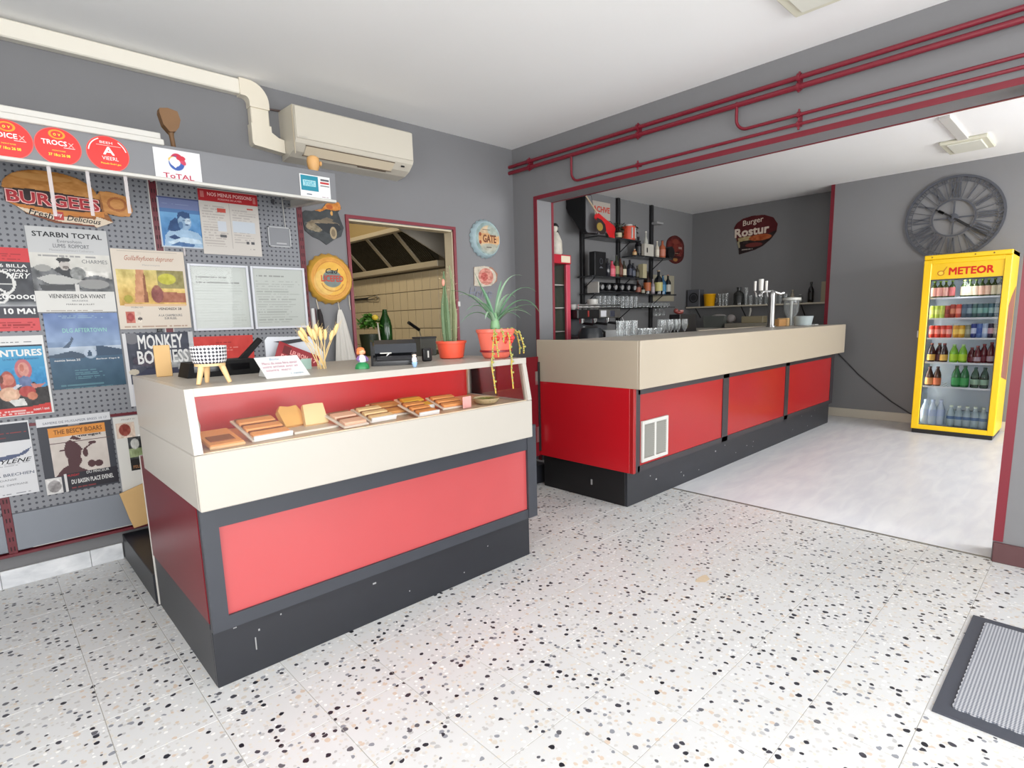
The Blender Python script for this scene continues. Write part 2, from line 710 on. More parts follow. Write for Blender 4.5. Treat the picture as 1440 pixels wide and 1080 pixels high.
M_black = mat('black_plastic', (22, 22, 24), 0.35)
M_steel = mat('brushed_steel', (190, 190, 188), 0.3, metal=1.0)
M_chrome = mat('chrome', (225, 225, 225), 0.12, metal=1.0)
M_marble = streak_mat('marble_tile', (196, 199, 203), (226, 228, 230), 0.3, (3, 3, 5), 3)
M_vinyl = streak_mat('grey_vinyl_sheet', (202, 203, 208), (214, 215, 217), 0.36, (1.2, 5, 1), 2.5, 0.3)
M_glass = glass('clear_glass')

# ---- floor: slab for the joints, terrazzo tiles laid on it
GX0, GY0, T, J = 0.155 - 9 * 0.2735, 0.843 - 12 * 0.2735, 0.2735, 0.0022
fl = struct('floor', MB().box(-2.2, 8.2, -2.6, 7.2, -0.06, -0.0016), mat('floor_joint', (172, 169, 162), 0.8))
tile_me = {}
rest = MB()
cells = []
for i in range(-1, 24):
    for j in range(0, 29):
        x0, y0 = GX0 + i * T + J / 2, GY0 + j * T + J / 2
        x1, y1 = min(x0 + T - J, XB + .02), min(y0 + T - J, YA)
        if x0 > XB or y0 > YA - .01 or x1 - x0 < .01:
            continue
        seen = x1 > -0.1 and y1 > 0.25 and (x1 * 0.68 + y1 * 0.716) > 1.1
        cells.append((seen, x0, y0, x1, y1))
nt_ = 0
for seen, x0, y0, x1, y1 in cells:
    if seen and nt_ < 290:
        k = (round(x1 - x0, 3), round(y1 - y0, 3))
        if k not in tile_me:
            b = MB().bbox(0, x1 - x0, 0, y1 - y0, -0.012, 0, 0.0008)
            tile_me[k] = b
        if not isinstance(tile_me[k], bpy.types.Mesh):
            o = obj('tile', tile_me[k], terrazzo(), fl, loc=(x0, y0, 0))
            tile_me[k] = o.data
        else:
            o = obj('tile', tile_me[k], None, fl, loc=(x0, y0, 0))
        nt_ += 1
    else:
        rest.box(x0, x1, y0, y1, -0.012, 0)
o = obj('tile_field', rest, terrazzo(), fl)
o['kind'] = 'stuff'
# vinyl sheet of the bar room, its strip of edge trim
o = obj('vinyl_sheet', MB().box(XB + .025, 8.1, -2.5, 4.5, -0.01, 0.0012), M_vinyl, fl)
obj('edge_strip', MB().box(XB + .012, XB + .03, OR, OL, -0.004, 0.0032), mat('edge_strip_metal', (140, 138, 132), 0.4, 0.6), fl)
o = obj('dirt_stain', MB().prism([(2.46 + .045 * math.cos(t) * (1 + .25 * math.sin(3 * t)), 1.27 + .03 * math.sin(t) * (1 + .2 * math.cos(2 * t))) for t in np.linspace(0, 2 * PI, 22)[:-1]], 0.0001, 0.0004), mat('stain', (200, 182, 156), 0.6, var=.1, vscale=40), fl)

struct('ceiling', MB().box(-2.2, 8.3, -2.6, 7.2, H, H + .1), M_ceil)

# ---- display wall (wall_back) with the kitchen doorway
KL, KR, KT = 2.026, 2.958, 2.038
w = MB()
w.box(-2.0, KL, YA, YA + .1, 0, H).box(KR, XB2, YA, YA + .1, 0, H).box(KL, KR, YA, YA + .1, KT, H)
struct('wall_back', w, M_wall)
jm = mat('jamb_cream_paint', (196, 184, 158), 0.5)
w = MB()
w.box(KL - .012, KL, YA + .002, YA + .102, 0, KT).box(KR - .012, KR + .001, YA + .002, YA + .102, 0, KT).box(KL, KR, YA + .002, YA + .102, KT - .012, KT + .001)
door1 = struct('door_1', w, jm)
t_ = .027
fr = MB()
fr.box(KL - t_, KL - .004, YA - .014, YA, 0, KT + t_)
obj('frame_side', fr, M_burg, door1)
obj('frame_side', MB().box(KR - .004, KR + t_ - .006, YA - .014, YA, 0, KT + t_), M_burg, door1)
obj('frame_head', MB().box(KL - .004, KR - .004, YA - .014, YA, KT + .004, KT + t_), M_burg, door1)
obj('hinge', MB().cyl((KL + .006, YA + .03, 1.80), (KL + .006, YA + .03, 1.92), .012, n=10), mat('cream_hinge', (214, 206, 190), .5), door1)
obj('latch_plate', MB().box(KR + .012, KR + .034, YA - .019, YA - .013, 1.42, 1.46), M_white, door1)

# ---- bar wall (wall_right) with its wide opening
w = MB()
w.box(XB, XB2, OL, 4.47, 0, H).box(XB, XB2, -2.6, OR, 0, H).box(XB, XB2, OR, OL, OT, H)
struct('wall_right', w, M_wall)
tr = MB()
tr.box(XB - .006, XB, OL, OL + .040, 0, OT + .032).box(XB - .006, XB, OR - .040, OR, 0.11, OT + .032).box(XB - .006, XB, OR, OL, OT, OT + .032)
tr = struct('trim_1', tr, M_burg)
obj('rear_edge_band', MB().box(XB2 - .022, XB2 + .006, OL - .003, OL + .02, 0, OT - .0), M_burg, tr)
obj('rear_edge_band', MB().box(XB2 - .014, XB2 + .006, OR, OL, OT - .003, OT + .012), M_burg, tr)
struct('baseboard_right', MB().bbox(XB - .02, XB + .0, -2.6, OR - .004, 0, .105, .004), mat('dark_brown_skirting', (84, 52, 54), .35))

# ---- marble skirting along the display wall, tile by tile
bb = struct('baseboard_back', MB().box(-2.0, .462, YA - .016, YA, 0, .092), mat('skirting_mortar', (150, 150, 150), .8))
xs = [-1.9, -1.53, -1.16, -.8, -.43, -.06, .312, .462]
for a, b_ in zip(xs[:-1], xs[1:]):
    obj('marble_tile', MB().bbox(a + .001, b_ - .001, YA - .024, YA - .014, 0, .094, .002), M_marble, bb)

# ---- side and front walls behind the viewpoint (the shop front)
struct('wall_left', MB().box(-2.1, -1.95, -2.6, YA + .1, 0, H), M_wall)
w = MB()
w.box(-2.1, -1.42, -2.6, -2.42, 0, H).box(3.34, 4.2, -2.6, -2.42, 0, H).box(7.3, 8.3, -2.6, -2.42, 0, H)
w.box(-1.42, 3.34, -2.6, -2.42, 0, .28).box(-1.42, 3.34, -2.6, -2.42, 2.52, H).box(4.2, 7.3, -2.6, -2.42, 0, .48).box(4.2, 7.3, -2.6, -2.42, 2.42, H)
struct('wall_front', w, M_wall)
for k, (a, b_, z0, z1, n) in enumerate(((-1.42, 3.34, .28, 2.52, 4), (4.2, 7.3, .48, 2.42, 3))):
    g = struct('window_%d' % (k + 1), MB().box(a, b_, -2.52, -2.514, z0, z1), M_glass)
    f_ = MB()
    for i in range(n + 1):
        x = a + (b_ - a) * i / n
        f_.box(max(a, x - .03), min(b_, x + .03), -2.55, -2.48, z0, z1)
    f_.box(a, b_, -2.55, -2.48, z0, z0 + .05).box(a, b_, -2.55, -2.48, z1 - .05, z1)
    obj('window_frame', f_, M_white, g)

# ---- bar room shell
SY, CX, SX, CL = 4.47, 7.655, 8.03, 2.43
struct('wall_bar_side', MB().box(XB, 8.2, SY, SY + .1, 0, H), M_wallbar)
struct('wall_bar_back', MB().box(SX, SX + .15, CL - .1, SY, 0, H), M_wallbar)
struct('wall_bar_clock', MB().box(CX, CX + .4, -2.6, CL, 0, H), mat('clock_wall_paint', (134, 134, 136), 0.55, spec=0.35, var=.03, vscale=1.5))
struct('trim_2', MB().box(CX - .008, CX + .002, CL - .028, CL + .012, 0, H).box(CX, SX, CL, CL + .012, 0, H), M_burg)
sk = mat('cream_skirting', (206, 198, 182), .45)
struct('baseboard_bar', MB().bbox(CX - .016, CX, -2.6, CL - .03, 0, .105, .004), sk)

# ---- pipes along the beam above the opening (one run of painted pipework)
pipes = thing('pipework', 'burgundy painted pipes clipped along the beam above the wide opening', 'pipes', (XB - .04, 2.0, 2.6))
px_ = XB - .042


def arc(y0, z0, y1, z1, r=.07, n=7):
    """vertical drop from (y0,z0) curving into a horizontal run towards smaller y at height z1"""
    pts = [(px_, y0, z0)]
    cy, cz = y0 - r, z1 + r
    for k in range(n + 1):
        t = PI / 2 * k / n
        pts.append((px_, cy + r * math.cos(t), cz - r * math.sin(t)))
    return pts + [(px_, y1, z1)]


obj('main_pipe', MB().tube([(px_, YA + .02, 2.634), (px_, -2.4, 2.634)], .014, 12), M_burg, pipes, True, 40)
obj('main_pipe', MB().tube([(px_, YA + .02, 2.583), (px_, -2.4, 2.583)], .0155, 12), M_burg, pipes, True, 40)
obj('branch_pipe', MB().tube(arc(3.085, 2.58, -2.4, 2.378), .0095, 10), M_burg, pipes, True, 40)
obj('branch_pipe', MB().tube(arc(1.728, 2.60, -2.4, 2.430), .0095, 10), M_burg, pipes, True, 40)
for y, zs in ((3.555, (2.634, 2.583)), (2.457, (2.634, 2.583)), (1.36, (2.634, 2.583)), (.2, (2.634, 2.583)), (2.457, (2.378,)), (1.352, (2.43, 2.378)), (.2, (2.43, 2.378))):
    c_ = MB()
    for z in zs:
        r = .024 if z > 2.5 else .017
        c_.cyl((px_, y - .009, z), (px_, y + .009, z), r, n=12)
    c_.box(px_, XB, y - .006, y + .006, min(zs) - .006, max(zs) + .006)
    c_.cyl((px_, y, min(zs) - .03), (px_, y, max(zs) + .03), .006, n=8)
    obj('pipe_clip', c_, M_burg, pipes, True, 40)

# ---- ceiling lights (switched off)
M_diff = mat('frosted_diffuser', (226, 226, 214), .5)
for k, (x0, x1, y0, y1, lab) in enumerate(((2.70, 3.19, .86, 1.235, 'flat square ceiling light above the terrazzo floor in front of the beam'),
                                           (6.56, 7.05, .865, 1.215, 'flat square ceiling light in the bar room above the yellow fridge'))):
    t = thing('ceiling_light', lab, 'light', ((x0 + x1) / 2, (y0 + y1) / 2, H))
    obj('housing', MB().bbox(x0, x1, y0, y1, H - .03, H, .01), mat('lamp_housing', (222, 220, 200), .5), t, True)
    obj('diffuser', MB().bbox(x0 + .05, x1 - .05, y0 + .05, y1 - .05, H - .040, H - .026, .008), M_diff, t, True)
tag(obj('cable_duct', MB().bbox(5.72, 6.556, 1.0, 1.075, H - .022, H, .003), mat('duct_grey', (205, 203, 198), .5)), 'pale flat cable duct on the bar ceiling leading to the light', 'cable duct')

# ---- kitchen seen through the doorway
M_kt = mat('kitchen_tile_glaze', (206, 190, 158), .25, var=.04, vscale=3)
M_hood = mat('hood_painted_metal', (176, 164, 140), .45)
kw = struct('wall_kitchen', MB().box(3.282, 3.40, YA + .1, 7.0, 0, H), mat('kitchen_grout', (92, 82, 64), .8))
struct('wall_kitchen_end', MB().box(-2.0, 3.40, 6.9, 7.0, 0, H).box(0.6, 0.7, YA + .1, 7.0, 0, H), mat('kitchen_wall_paint', (176, 164, 140), .6))
k_me = None
for a in range(17):
    for c in range(5):
        y0, z0 = 4.34 + a * .137, .863 + c * .186
        b = MB().bbox(-.004, .006, .0035, .1335, .003, .183, .0015)
        if k_me is None:
            k_me = obj('tile', b, M_kt, kw, loc=(3.278, y0, z0)).data
        else:
            obj('tile', k_me, None, kw, loc=(3.278, y0, z0))
hood = thing('extractor_hood', 'long kitchen extractor hood with sloping grease filters over tiled wall', 'extractor hood', (3.27, 5.4, 1.8))
obj('gutter', MB().bbox(3.18, 3.268, 4.345, 6.85, 1.805, 1.862, .006), M_hood, hood, True)
obj('plenum', MB().prism([(2.965, 2.165), (2.965, 2.7), (3.268, 2.7), (3.268, 1.862)], 4.445, 6.85, 'xz'), mat('hood_inside', (60, 54, 42), .6), hood, True)
obj('end_plate', MB().prism([(2.808, 2.096), (2.70, 2.145), (2.70, 2.75), (3.268, 2.75), (3.268, 1.884)], 4.345, 4.362, 'xz'), mat('hood_end_metal', (168, 162, 150), .4), hood, True)
obj('front_skirt', MB().bbox(2.93, 2.963, 4.44, 6.85, 2.16, 2.7, .004), mat('hood_front', (150, 130, 88), .45), hood, True)
M_filt = mat('grease_filter', (58, 52, 38), .5, .4)
d = Vector((-.29, 0, .295)).normalized()
nrm = Vector((-d.z, 0, d.x))
for ya, yb in ((4.45, 4.69), (4.745, 5.215), (5.265, 5.75), (5.80, 6.28)):
    f_ = MB()
    n = int((yb - ya) / .028)
    for i in range(n):
        y = ya + (yb - ya) * (i + .5) / n
        p0 = Vector((3.255, y, 1.872)); p1 = p0 + d * .395
        e = Vector((0, .0085, 0))
        o_ = nrm * .016
        vs = [p0 - e, p0 + e, p1 + e, p1 - e]
        vs = [v + nrm * .004 for v in vs] + [v + o_ for v in vs]
        f_.add(vs, [(0, 1, 2, 3), (7, 6, 5, 4), (0, 4, 5, 1), (1, 5, 6, 2), (2, 6, 7, 3), (3, 7, 4, 0)])
    obj('filter', f_, M_filt, hood, True)
for y in (4.717, 5.24, 5.775, 6.3):
    f_ = MB()
    p0 = Vector((3.262, y, 1.862)); p1 = p0 + d * .42
    e = Vector((0, .024, 0)); o_ = nrm * .022
    vs = [p0 - e, p0 + e, p1 + e, p1 - e]
    vs = vs + [v + o_ for v in vs]
    f_.add(vs, [(0, 1, 2, 3), (7, 6, 5, 4), (0, 4, 5, 1), (1, 5, 6, 2), (2, 6, 7, 3), (3, 7, 4, 0)])
    obj('rib', f_, M_hood, hood, True)
obj('lamp_socket', MB().cyl((2.92, 5.62, 2.26), (2.935, 5.62, 2.26), .03, n=10), M_black, hood, True)
obj('top_rail', MB().bbox(2.925, 2.985, 4.44, 6.85, 2.13, 2.172, .004), M_hood, hood, True)

# ================================================================== FRONT COUNTER WITH THE FOOD CASE
ct = thing('serving_counter', 'cream and red serving counter with a built-in food showcase on charcoal base', 'counter', (1.27, 2.45, 0))
P = lambda n, mb, m, sm=None: obj(n, mb, m, ct, True, sm)
# plinth and front frame
P('kick_board', MB().bbox(.48, 2.088, 2.114, 2.135, 0, .226, .002).box(.48, .50, 2.135, 3.0, 0, .25).box(2.07, 2.09, 2.135, 2.95, 0, .22), M_kick)
fr = MB()
fr.box(.479, .535, 2.092, 2.12, .222, .735).box(2.064, 2.13, 2.088, 2.12, .222, .735)
fr.box(.535, 2.064, 2.092, 2.12, .222, .272).box(.535, 2.064, 2.092, 2.12, .605, .735)
P('front_frame', fr, M_dark)
P('front_panel', MB().bbox(.533, 2.066, 2.103, 2.118, .270, .607, .002), mat('faded_red_laminate', (178, 72, 74), .3, spec=.6, var=.06, vscale=4))
P('side_panel', MB().bbox(.476, .492, 2.121, 3.0, .25, .73, .002), M_winelam)
P('side_panel', MB().bbox(2.112, 2.13, 2.121, 2.96, .222, .86, .002), M_redend)
P('rear_edge', MB().bbox(.474, .494, 3.0, 3.012, 0, .73, .002), M_white)
P('rear_panel', MB().box(.49, 2.11, 2.94, 2.955, .13, .72), M_dark)
# cream fascia band
P('fascia', MB().bbox(.444, 1.932, 1.915, 1.937, .723, .906, .003), M_cream)
P('fascia_end', MB().bbox(.444, .466, 1.937, 2.735, .723, .905, .003), M_cream)
P('fascia_end', MB().bbox(1.910, 1.932, 1.937, 2.735, .723, .905, .003), M_cream)
P('underside', MB().box(.466, 1.910, 1.937, 2.735, .726, .742), M_cream)
# food case: floor, red back, slanted end cheeks, top
P('case_floor', MB().box(.466, 1.910, 1.937, 2.735, .880, .897), mat('case_floor', (214, 196, 170), .35, var=.05, vscale=8))
P('front_lip', MB().box(.466, 1.910, 1.93, 1.948, .897, .908), mat('lip_edge', (226, 208, 180), .4))
cheek = [(1.917, .908), (2.735, .908), (2.735, 1.112), (1.952, 1.112)]
P('end_cheek', MB().prism(cheek, .444, .470, 'yz'), M_cream)
P('end_post', MB().prism([(1.917, .908), (1.947, .908), (1.982, 1.088), (1.952, 1.088)], 1.908, 1.932, 'yz'), M_cream)
P('end_cheek', MB().prism([(2.38, .908), (2.735, .908), (2.735, 1.112), (2.38, 1.112)], 1.908, 1.932, 'yz'), M_cream)
P('end_glass', MB().prism([(1.952, .908), (2.38, .908), (2.38, 1.088), (1.987, 1.088)], 1.918, 1.921, 'yz'), M_glass)
P('case_back', MB().box(.470, 1.908, 2.392, 2.41, .897, 1.088), mat('case_red_back', (196, 30, 34), .3, spec=.5, var=.05, vscale=3))
P('counter_top', MB().bbox(.470, 1.932, 1.954, 2.735, 1.087, 1.112, .002), M_greytop)
P('top_edging', MB().bbox(.470, 1.932, 1.949, 1.956, 1.086, 1.113, .001), M_cream)
soft_glass = glass('case_glass', (.99, 1, 1), base=-.004)
soft_glass.node_tree.nodes['Glossy BSDF'].inputs['Roughness'].default_value = .22
P('front_glass', MB().add([(.470, 1.935, .908), (1.910, 1.935, .908), (1.910, 1.964, 1.087), (.470, 1.964, 1.087)], [(0, 1, 2, 3)]), soft_glass)
P('led_cable', MB().tube([(.476, 1.985, 1.02), (.492, 2.02, .985), (.50, 2.06, .955), (.495, 2.08, .925), (.48, 2.09, .905)], .004, 6), M_white, 60)
P('lamp_strip', MB().bbox(.48, 1.90, 2.36, 2.388, 1.07, 1.086, .002), mat('strip_lamp', (255, 214, 150), .5, emit=((255, 190, 110), 4.0)))

sc_ = MB()
for x, z, w_, h_ in ((.62, .09, .004, .05), (.635, .16, .006, .008), (.72, .19, .005, .006), (1.12, .17, .016, .007), (1.3, .07, .005, .006), (1.62, .05, .006, .005), (.55, .205, .012, .004), (1.78, .14, .006, .005)):
    sc_.box(x, x + w_, 2.1133, 2.1141, z, z + h_)
o = P('scuff_marks', sc_, mat('scuff_pale', (150, 150, 150), .7))
o['kind'] = 'stuff'

# raised floor behind the counter
tag(obj('platform', MB().bbox(.466, 3.2, 3.014, 3.78, .001, .148, .003), M_kick), 'low charcoal platform running behind the serving counter by the skirting', 'platform')

# low gate in the gap between counter and bar
g = thing('gate', 'narrow dark red swing gate closing the gap between counter and bar', 'gate', (2.8, 2.93, .26))
obj('panel', MB().bbox(2.60, 3.018, 2.915, 2.935, .262, 1.02, .003), M_winelam, g, True)
obj('edge_strip', MB().bbox(3.005, 3.026, 2.908, 2.914, .30, .98, .001), M_black, g, True)
h_ = MB()
h_.cyl((3.022, 2.925, .36), (3.022, 2.925, .50), .009, n=10).box(2.98, 3.022, 2.912, 2.916, .37, .49)
obj('hinge', h_, M_steel, g, True)
h_ = MB()
h_.cyl((3.022, 2.925, .80), (3.022, 2.925, .92), .009, n=10).box(2.98, 3.022, 2.912, 2.916, .81, .91)
obj('hinge', h_, M_steel, g, True)

# ================================================================== BAR
br = thing('bar_counter', 'long bar counter with cream fascia, red panels and black kick board', 'bar', (5.0, 2.5, 0))
P = lambda n, mb, m, sm=None: obj(n, mb, m, br, True, sm)
P('kick_board', MB().bbox(3.096, 7.12, 2.168, 2.19, .001, .262, .002), M_kick)
P('kick_end', MB().bbox(3.094, 3.112, 2.19, 2.95, .001, .262, .002), mat('black_kick_end', (10, 10, 12), .5))
fr = MB()
fr.box(3.062, 3.123, 2.088, 2.11, .262, .835).box(6.868, 6.95, 2.086, 2.11, .262, .835).box(4.295, 4.394, 2.088, 2.11, .262, .835).box(5.574, 5.662, 2.088, 2.11, .262, .835)
fr.box(3.1, 6.9, 2.088, 2.11, .262, .302).box(3.1, 6.9, 2.088, 2.11, .786, .835)
P('front_frame', fr, mat('frame_black', (44, 40, 44), .4))
for a, b_ in ((3.121, 4.297), (4.392, 5.576), (5.660, 6.870)):
    P('panel', MB().bbox(a, b_, 2.094, 2.108, .300, .788, .002), M_redlam)
P('corner_post', MB().bbox(3.036, 3.066, 2.080, 2.112, .262, .833, .003), M_redlam)
P('end_panel', MB().bbox(3.036, 3.052, 2.112, 2.95, .262, .833, .002), M_redend)
P('far_end_panel', MB().box(6.93, 6.95, 2.11, 2.95, .262, .833), _mats['frame_black'])
P('bar_box', MB().box(3.11, 6.93, 2.19, 2.94, .262, .83), M_dark)
P('fascia', MB().bbox(3.036, 7.09, 2.032, 2.052, .831, 1.145, .003), M_beige)
P('fascia_end', MB().bbox(3.036, 3.056, 2.052, 2.95, .831, 1.144, .003), M_beige)
P('fascia_end', MB().bbox(7.07, 7.09, 2.052, 2.72, .831, 1.144, .003), M_beige)
P('bar_top', MB().bbox(3.056, 7.07, 2.052, 2.68, 1.10, 1.1435, .002), M_greytop)
P('rear_lip', MB().bbox(4.98, 7.07, 2.68, 2.70, 1.08, 1.150, .002), M_beige)
P('under_shelf', MB().box(3.056, 7.07, 2.052, 2.93, .831, .85), M_dark)
sc_ = MB()
rs_ = random.Random(4)
for k in range(16):
    x, z = rs_.uniform(3.2, 6.9), rs_.uniform(.04, .23)
    sc_.box(x, x + rs_.uniform(.006, .016), 2.1672, 2.1681, z, z + rs_.uniform(.005, .012))
sc_.box(3.0934, 3.0941, 2.47, 2.485, .10, .14)
o = P('scuff_marks', sc_, _mats['scuff_pale'])
o['kind'] = 'stuff'
# small ventilation grille on the first panel
v = thing('vent_grille', 'small white ventilation grille set into the first red bar panel', 'vent', (3.30, 2.09, .46))
q = MB()
q.bbox(3.140, 3.164, 2.078, 2.096, .320, .604, .003).bbox(3.438, 3.462, 2.078, 2.096, .320, .604, .003)
q.bbox(3.16, 3.442, 2.078, 2.096, .320, .346, .003).bbox(3.16, 3.442, 2.078, 2.096, .578, .604, .003).bbox(3.291, 3.311, 2.079, 2.094, .34, .585, .003)
obj('frame', q, mat('vent_white', (188, 187, 182), .4), v, True)
for i in range(17):
    z = .351 + i * .0138
    q = MB()
    for xa, xb in ((3.162, 3.292), (3.31, 3.44)):
        q.add([(xa, 2.083, z), (xb, 2.083, z), (xb, 2.093, z + .010), (xa, 2.093, z + .010), (xa, 2.085, z - .001), (xb, 2.085, z - .001), (xb, 2.095, z + .009), (xa, 2.095, z + .009)],
              [(0, 1, 2, 3), (7, 6, 5, 4), (0, 4, 5, 1)])
    obj('slat', q, mat('vent_slat', (142, 142, 136), .45), v, True)

# ================================================================== DISPLAY WALL
YP = 3.752
M_peg = dotted('pegboard_steel', (126, 128, 133), (62, 64, 72), .0275, .0058)
M_lowp = mat('blue_grey_steel', (122, 127, 135), .35, spec=.5)
rack = thing('display_rack', 'grey perforated display wall on burgundy uprights covered in posters', 'display rack', (.4, 3.78, .17))
P = lambda n, mb, m, sm=None: obj(n, mb, m, rack, True, sm)
for x0, x1 in ((-.83, -.012), (.022, .80), (.838, 1.628)):
    P('pegboard', MB().bbox(x0, x1, YP, YP + .012, .392, 2.18, .002), M_peg)
    P('base_panel', MB().bbox(x0, x1, YP - .0012, YP + .012, .196, .390, .003), M_lowp)
    P('chipped_edge', MB().box(x0 + .06, x1 - .06, YP - .0018, YP - .001, .1965, .2), M_white)
M_slot = mat('slot_hole', (40, 8, 14), .7)
for x in (-.012, .802, 1.63):
    P('upright', MB().bbox(x - .001, x + .035, YP - .0015, YP + .03, .17, 2.20, .001), M_burgd)
    s_ = MB()
    for i in range(40):
        z = .2 + i * .05
        s_.box(x + .008, x + .013, YP - .0022, YP - .001, z, z + .022).box(x + .021, x + .026, YP - .0022, YP - .001, z, z + .022)
    o = P('slots', s_, M_slot)
    o['kind'] = 'stuff'
P('side_trim', MB().box(.796, .801, YP - .0015, YP + .01, .39, 2.18).box(.838, .842, YP - .0015, YP + .01, .39, 2.18), M_white)
P('bottom_rail', MB().bbox(-.83, 1.66, YP - .012, YP + .03, .172, .188, .002), M_burgd)
P('middle_rail', MB().bbox(.022, .80, YP - .0014, YP + .0, .826, .842, .002), M_burgd)
# fascia above: grey board, white lip, top shelf, bracket
YF = 3.134
M_fas = mat('fascia_grey', (116, 117, 120), .4, spec=.4)
can = thing('canopy', 'grey fascia board with white lip jutting out above the poster wall', 'canopy', (.4, 3.4, 2.0))
P = lambda n, mb, m, sm=None: obj(n, mb, m, can, True, sm)
P('fascia_board', MB().bbox(-1.2, 1.603, YF, YF + .014, 2.0, 2.150, .002), M_fas)
P('lip', MB().bbox(-1.2, 1.598, YF - .008, YF + .03, 1.988, 2.003, .003), M_white)
P('top_shelf', MB().box(-1.2, 1.60, YF + .014, YA - .002, 2.135, 2.149), M_fas)
P('bracket', MB().prism([(YF + .014, 2.002), (YF + .014, 2.135), (YA - .03, 2.135), (YA - .03, 2.06)], 1.592, 1.602, 'yz'), M_white)
P('bracket_flange', MB().box(1.545, 1.60, YF + .02, YA - .06, 2.10, 2.106).add([(1.53, YF + .02, 2.0), (1.60, YF + .02, 2.0), (1.60, YA - .05, 2.055), (1.56, YA - .05, 2.055)], [(0, 3, 2, 1)]), M_white)
P('bracket', MB().prism([(YF + .014, 2.09), (YF + .014, 2.135), (YA - .03, 2.135), (YA - .03, 2.11)], .81, .82, 'yz'), M_white)
cd = thing('cable_trunking', 'white ribbed cable trunking along the top edge of the grey fascia', 'trunking', (0, YF, 2.15))
q = MB().bbox(-1.2, .752, YF - .012, YF + .03, 2.146, 2.172, .003)
obj('lower_rail', q, M_white, cd, True)
obj('upper_rail', MB().bbox(-1.2, .742, YF - .004, YF + .03, 2.172, 2.200, .003), M_white, cd, True)

# ---- hanging strips below the lip
M_milk = glass('milky_plastic', (.9, .88, .88), base=.0)
_n = M_milk.node_tree
_df = _n.nodes.new('ShaderNodeBsdfDiffuse')
_df.inputs[0].default_value = (.72, .68, .68, 1)
_mx = _n.nodes.new('ShaderNodeMixShader')
_mx.inputs[0].default_value = .45
_n.links.new(_n.nodes['Material Output'].inputs[0].links[0].from_socket, _mx.inputs[1])
_n.links.new(_df.outputs[0], _mx.inputs[2])
_n.links.new(_mx.outputs[0], _n.nodes['Material Output'].inputs[0])
for k, x in enumerate((.313, .444, .583)):
    tag(obj('hanging_strip', MB().bbox(x - .007, x + .007, YF + .006, YF + .009, (1.785, 1.800, 1.825)[k], 1.99, .001), M_milk),
        ('thin white plastic strip hanging over the left part of the burger sign', 'thin white plastic strip hanging over the middle of the burger sign', 'thin white plastic strip hanging over the right tip of the burger sign')[k], 'strip', 'plastic strips hanging from the fascia lip')

# ---- air conditioner
ac = thing('air_conditioner', 'cream wall-mounted air conditioner high up above the doorway', 'air conditioner', (2.02, 3.7, 2.36))
prof = [(YA, 2.655), (3.60, 2.648), (3.588, 2.638), (3.580, 2.54), (3.580, 2.445), (3.592, 2.425), (3.64, 2.385), (3.70, 2.362), (YA, 2.352)]
M_ac = mat('ac_cream_plastic', (196, 190, 176), .38)
obj('body', MB().prism(prof, 1.588, 2.449, 'yz'), M_ac, ac, True)
obj('front_panel', MB().bbox(1.592, 2.445, 3.572, 3.582, 2.448, 2.636, .003), M_ac, ac, True)
q = MB()
q.add([(1.66, 3.5925, 2.4155), (2.30, 3.5925, 2.4155), (2.30, 3.650, 2.3695), (1.66, 3.650, 2.3695)], [(0, 3, 2, 1)])
q.add([(1.66, 3.600, 2.4225), (2.30, 3.600, 2.4225), (2.30, 3.655, 2.38), (1.66, 3.655, 2.38)], [(0, 1, 2, 3), ])
obj('air_flap', q, mat('ac_flap', (205, 192, 168), .4), ac, True)
obj('flap_gap', MB().tube([(1.655, 3.592, 2.4155), (2.30, 3.592, 2.4155)], .003, 6).tube([(1.655, 3.651, 2.369), (2.30, 3.651, 2.369)], .003, 6), mat('gap_brown', (92, 76, 58), .6), ac, True)
obj('louvre_slot', MB().box(2.05, 2.27, 3.672, 3.676, 2.364, 2.37), _mats['gap_brown'], ac, True)
obj('receiver', MB().bbox(2.36, 2.385, 3.600, 3.61, 2.400, 2.41, .001), M_black, ac, True)
obj('side_seam', MB().box(1.5865, 1.589, 3.60, 3.61, 2.36, 2.64), _mats['ac_flap'], ac, True)
text('ATLANTIC', (1.605 - 2.02, 1.66 - 2.02, 2.452 - 2.36, 2.460 - 2.36), mat('ac_logo_grey', (170, 170, 165), .5), None, bold=.0).location = (0, 0, 0)
_l = [o for o in bpy.data.objects if o.name.startswith('lettering')][-1]
_l.parent = ac
_l.rotation_euler = FACE_A
_l.location = (0, 3.5705 - 3.7, 0)

tk = thing('trunking', 'cream air-conditioner trunking running under the ceiling and turning down', 'trunking', (1.3, 3.78, 2.7))
M_tk = mat('trunking_cream', (222, 214, 196), .42)
obj('long_run', MB().bbox(-1.95, 1.345, 3.752, YA, 2.692, 2.776, .006), mat('trunking_white', (226, 221, 208), .42), tk, True)
ab = [(1.34, 2.686)]
for k in range(9):
    t = PI / 2 * k / 8
    ab.append((1.36 + .03 * math.sin(t), 2.656 + .03 * math.cos(t)))
ab += [(1.39, 2.63), (1.508, 2.63)]
for k in range(9):
    t = PI / 2 * k / 8
    ab.append((1.39 + .118 * math.cos(t), 2.664 + .118 * math.sin(t)))
ab.append((1.34, 2.782))
obj('upper_elbow', MB().prism(ab, 3.746, YA, 'xz'), M_tk, tk, True)
obj('drop', MB().bbox(1.394, 1.504, 3.752, YA, 2.53, 2.632, .005), M_tk, tk, True)
obj('lower_elbow', MB().prism([(1.388, 2.535), (1.388, 2.42), (1.398, 2.408), (1.586, 2.388), (1.586, 2.468), (1.55, 2.475), (1.51, 2.50), (1.51, 2.535)], 3.746, YA, 'xz'), M_tk, tk, True)
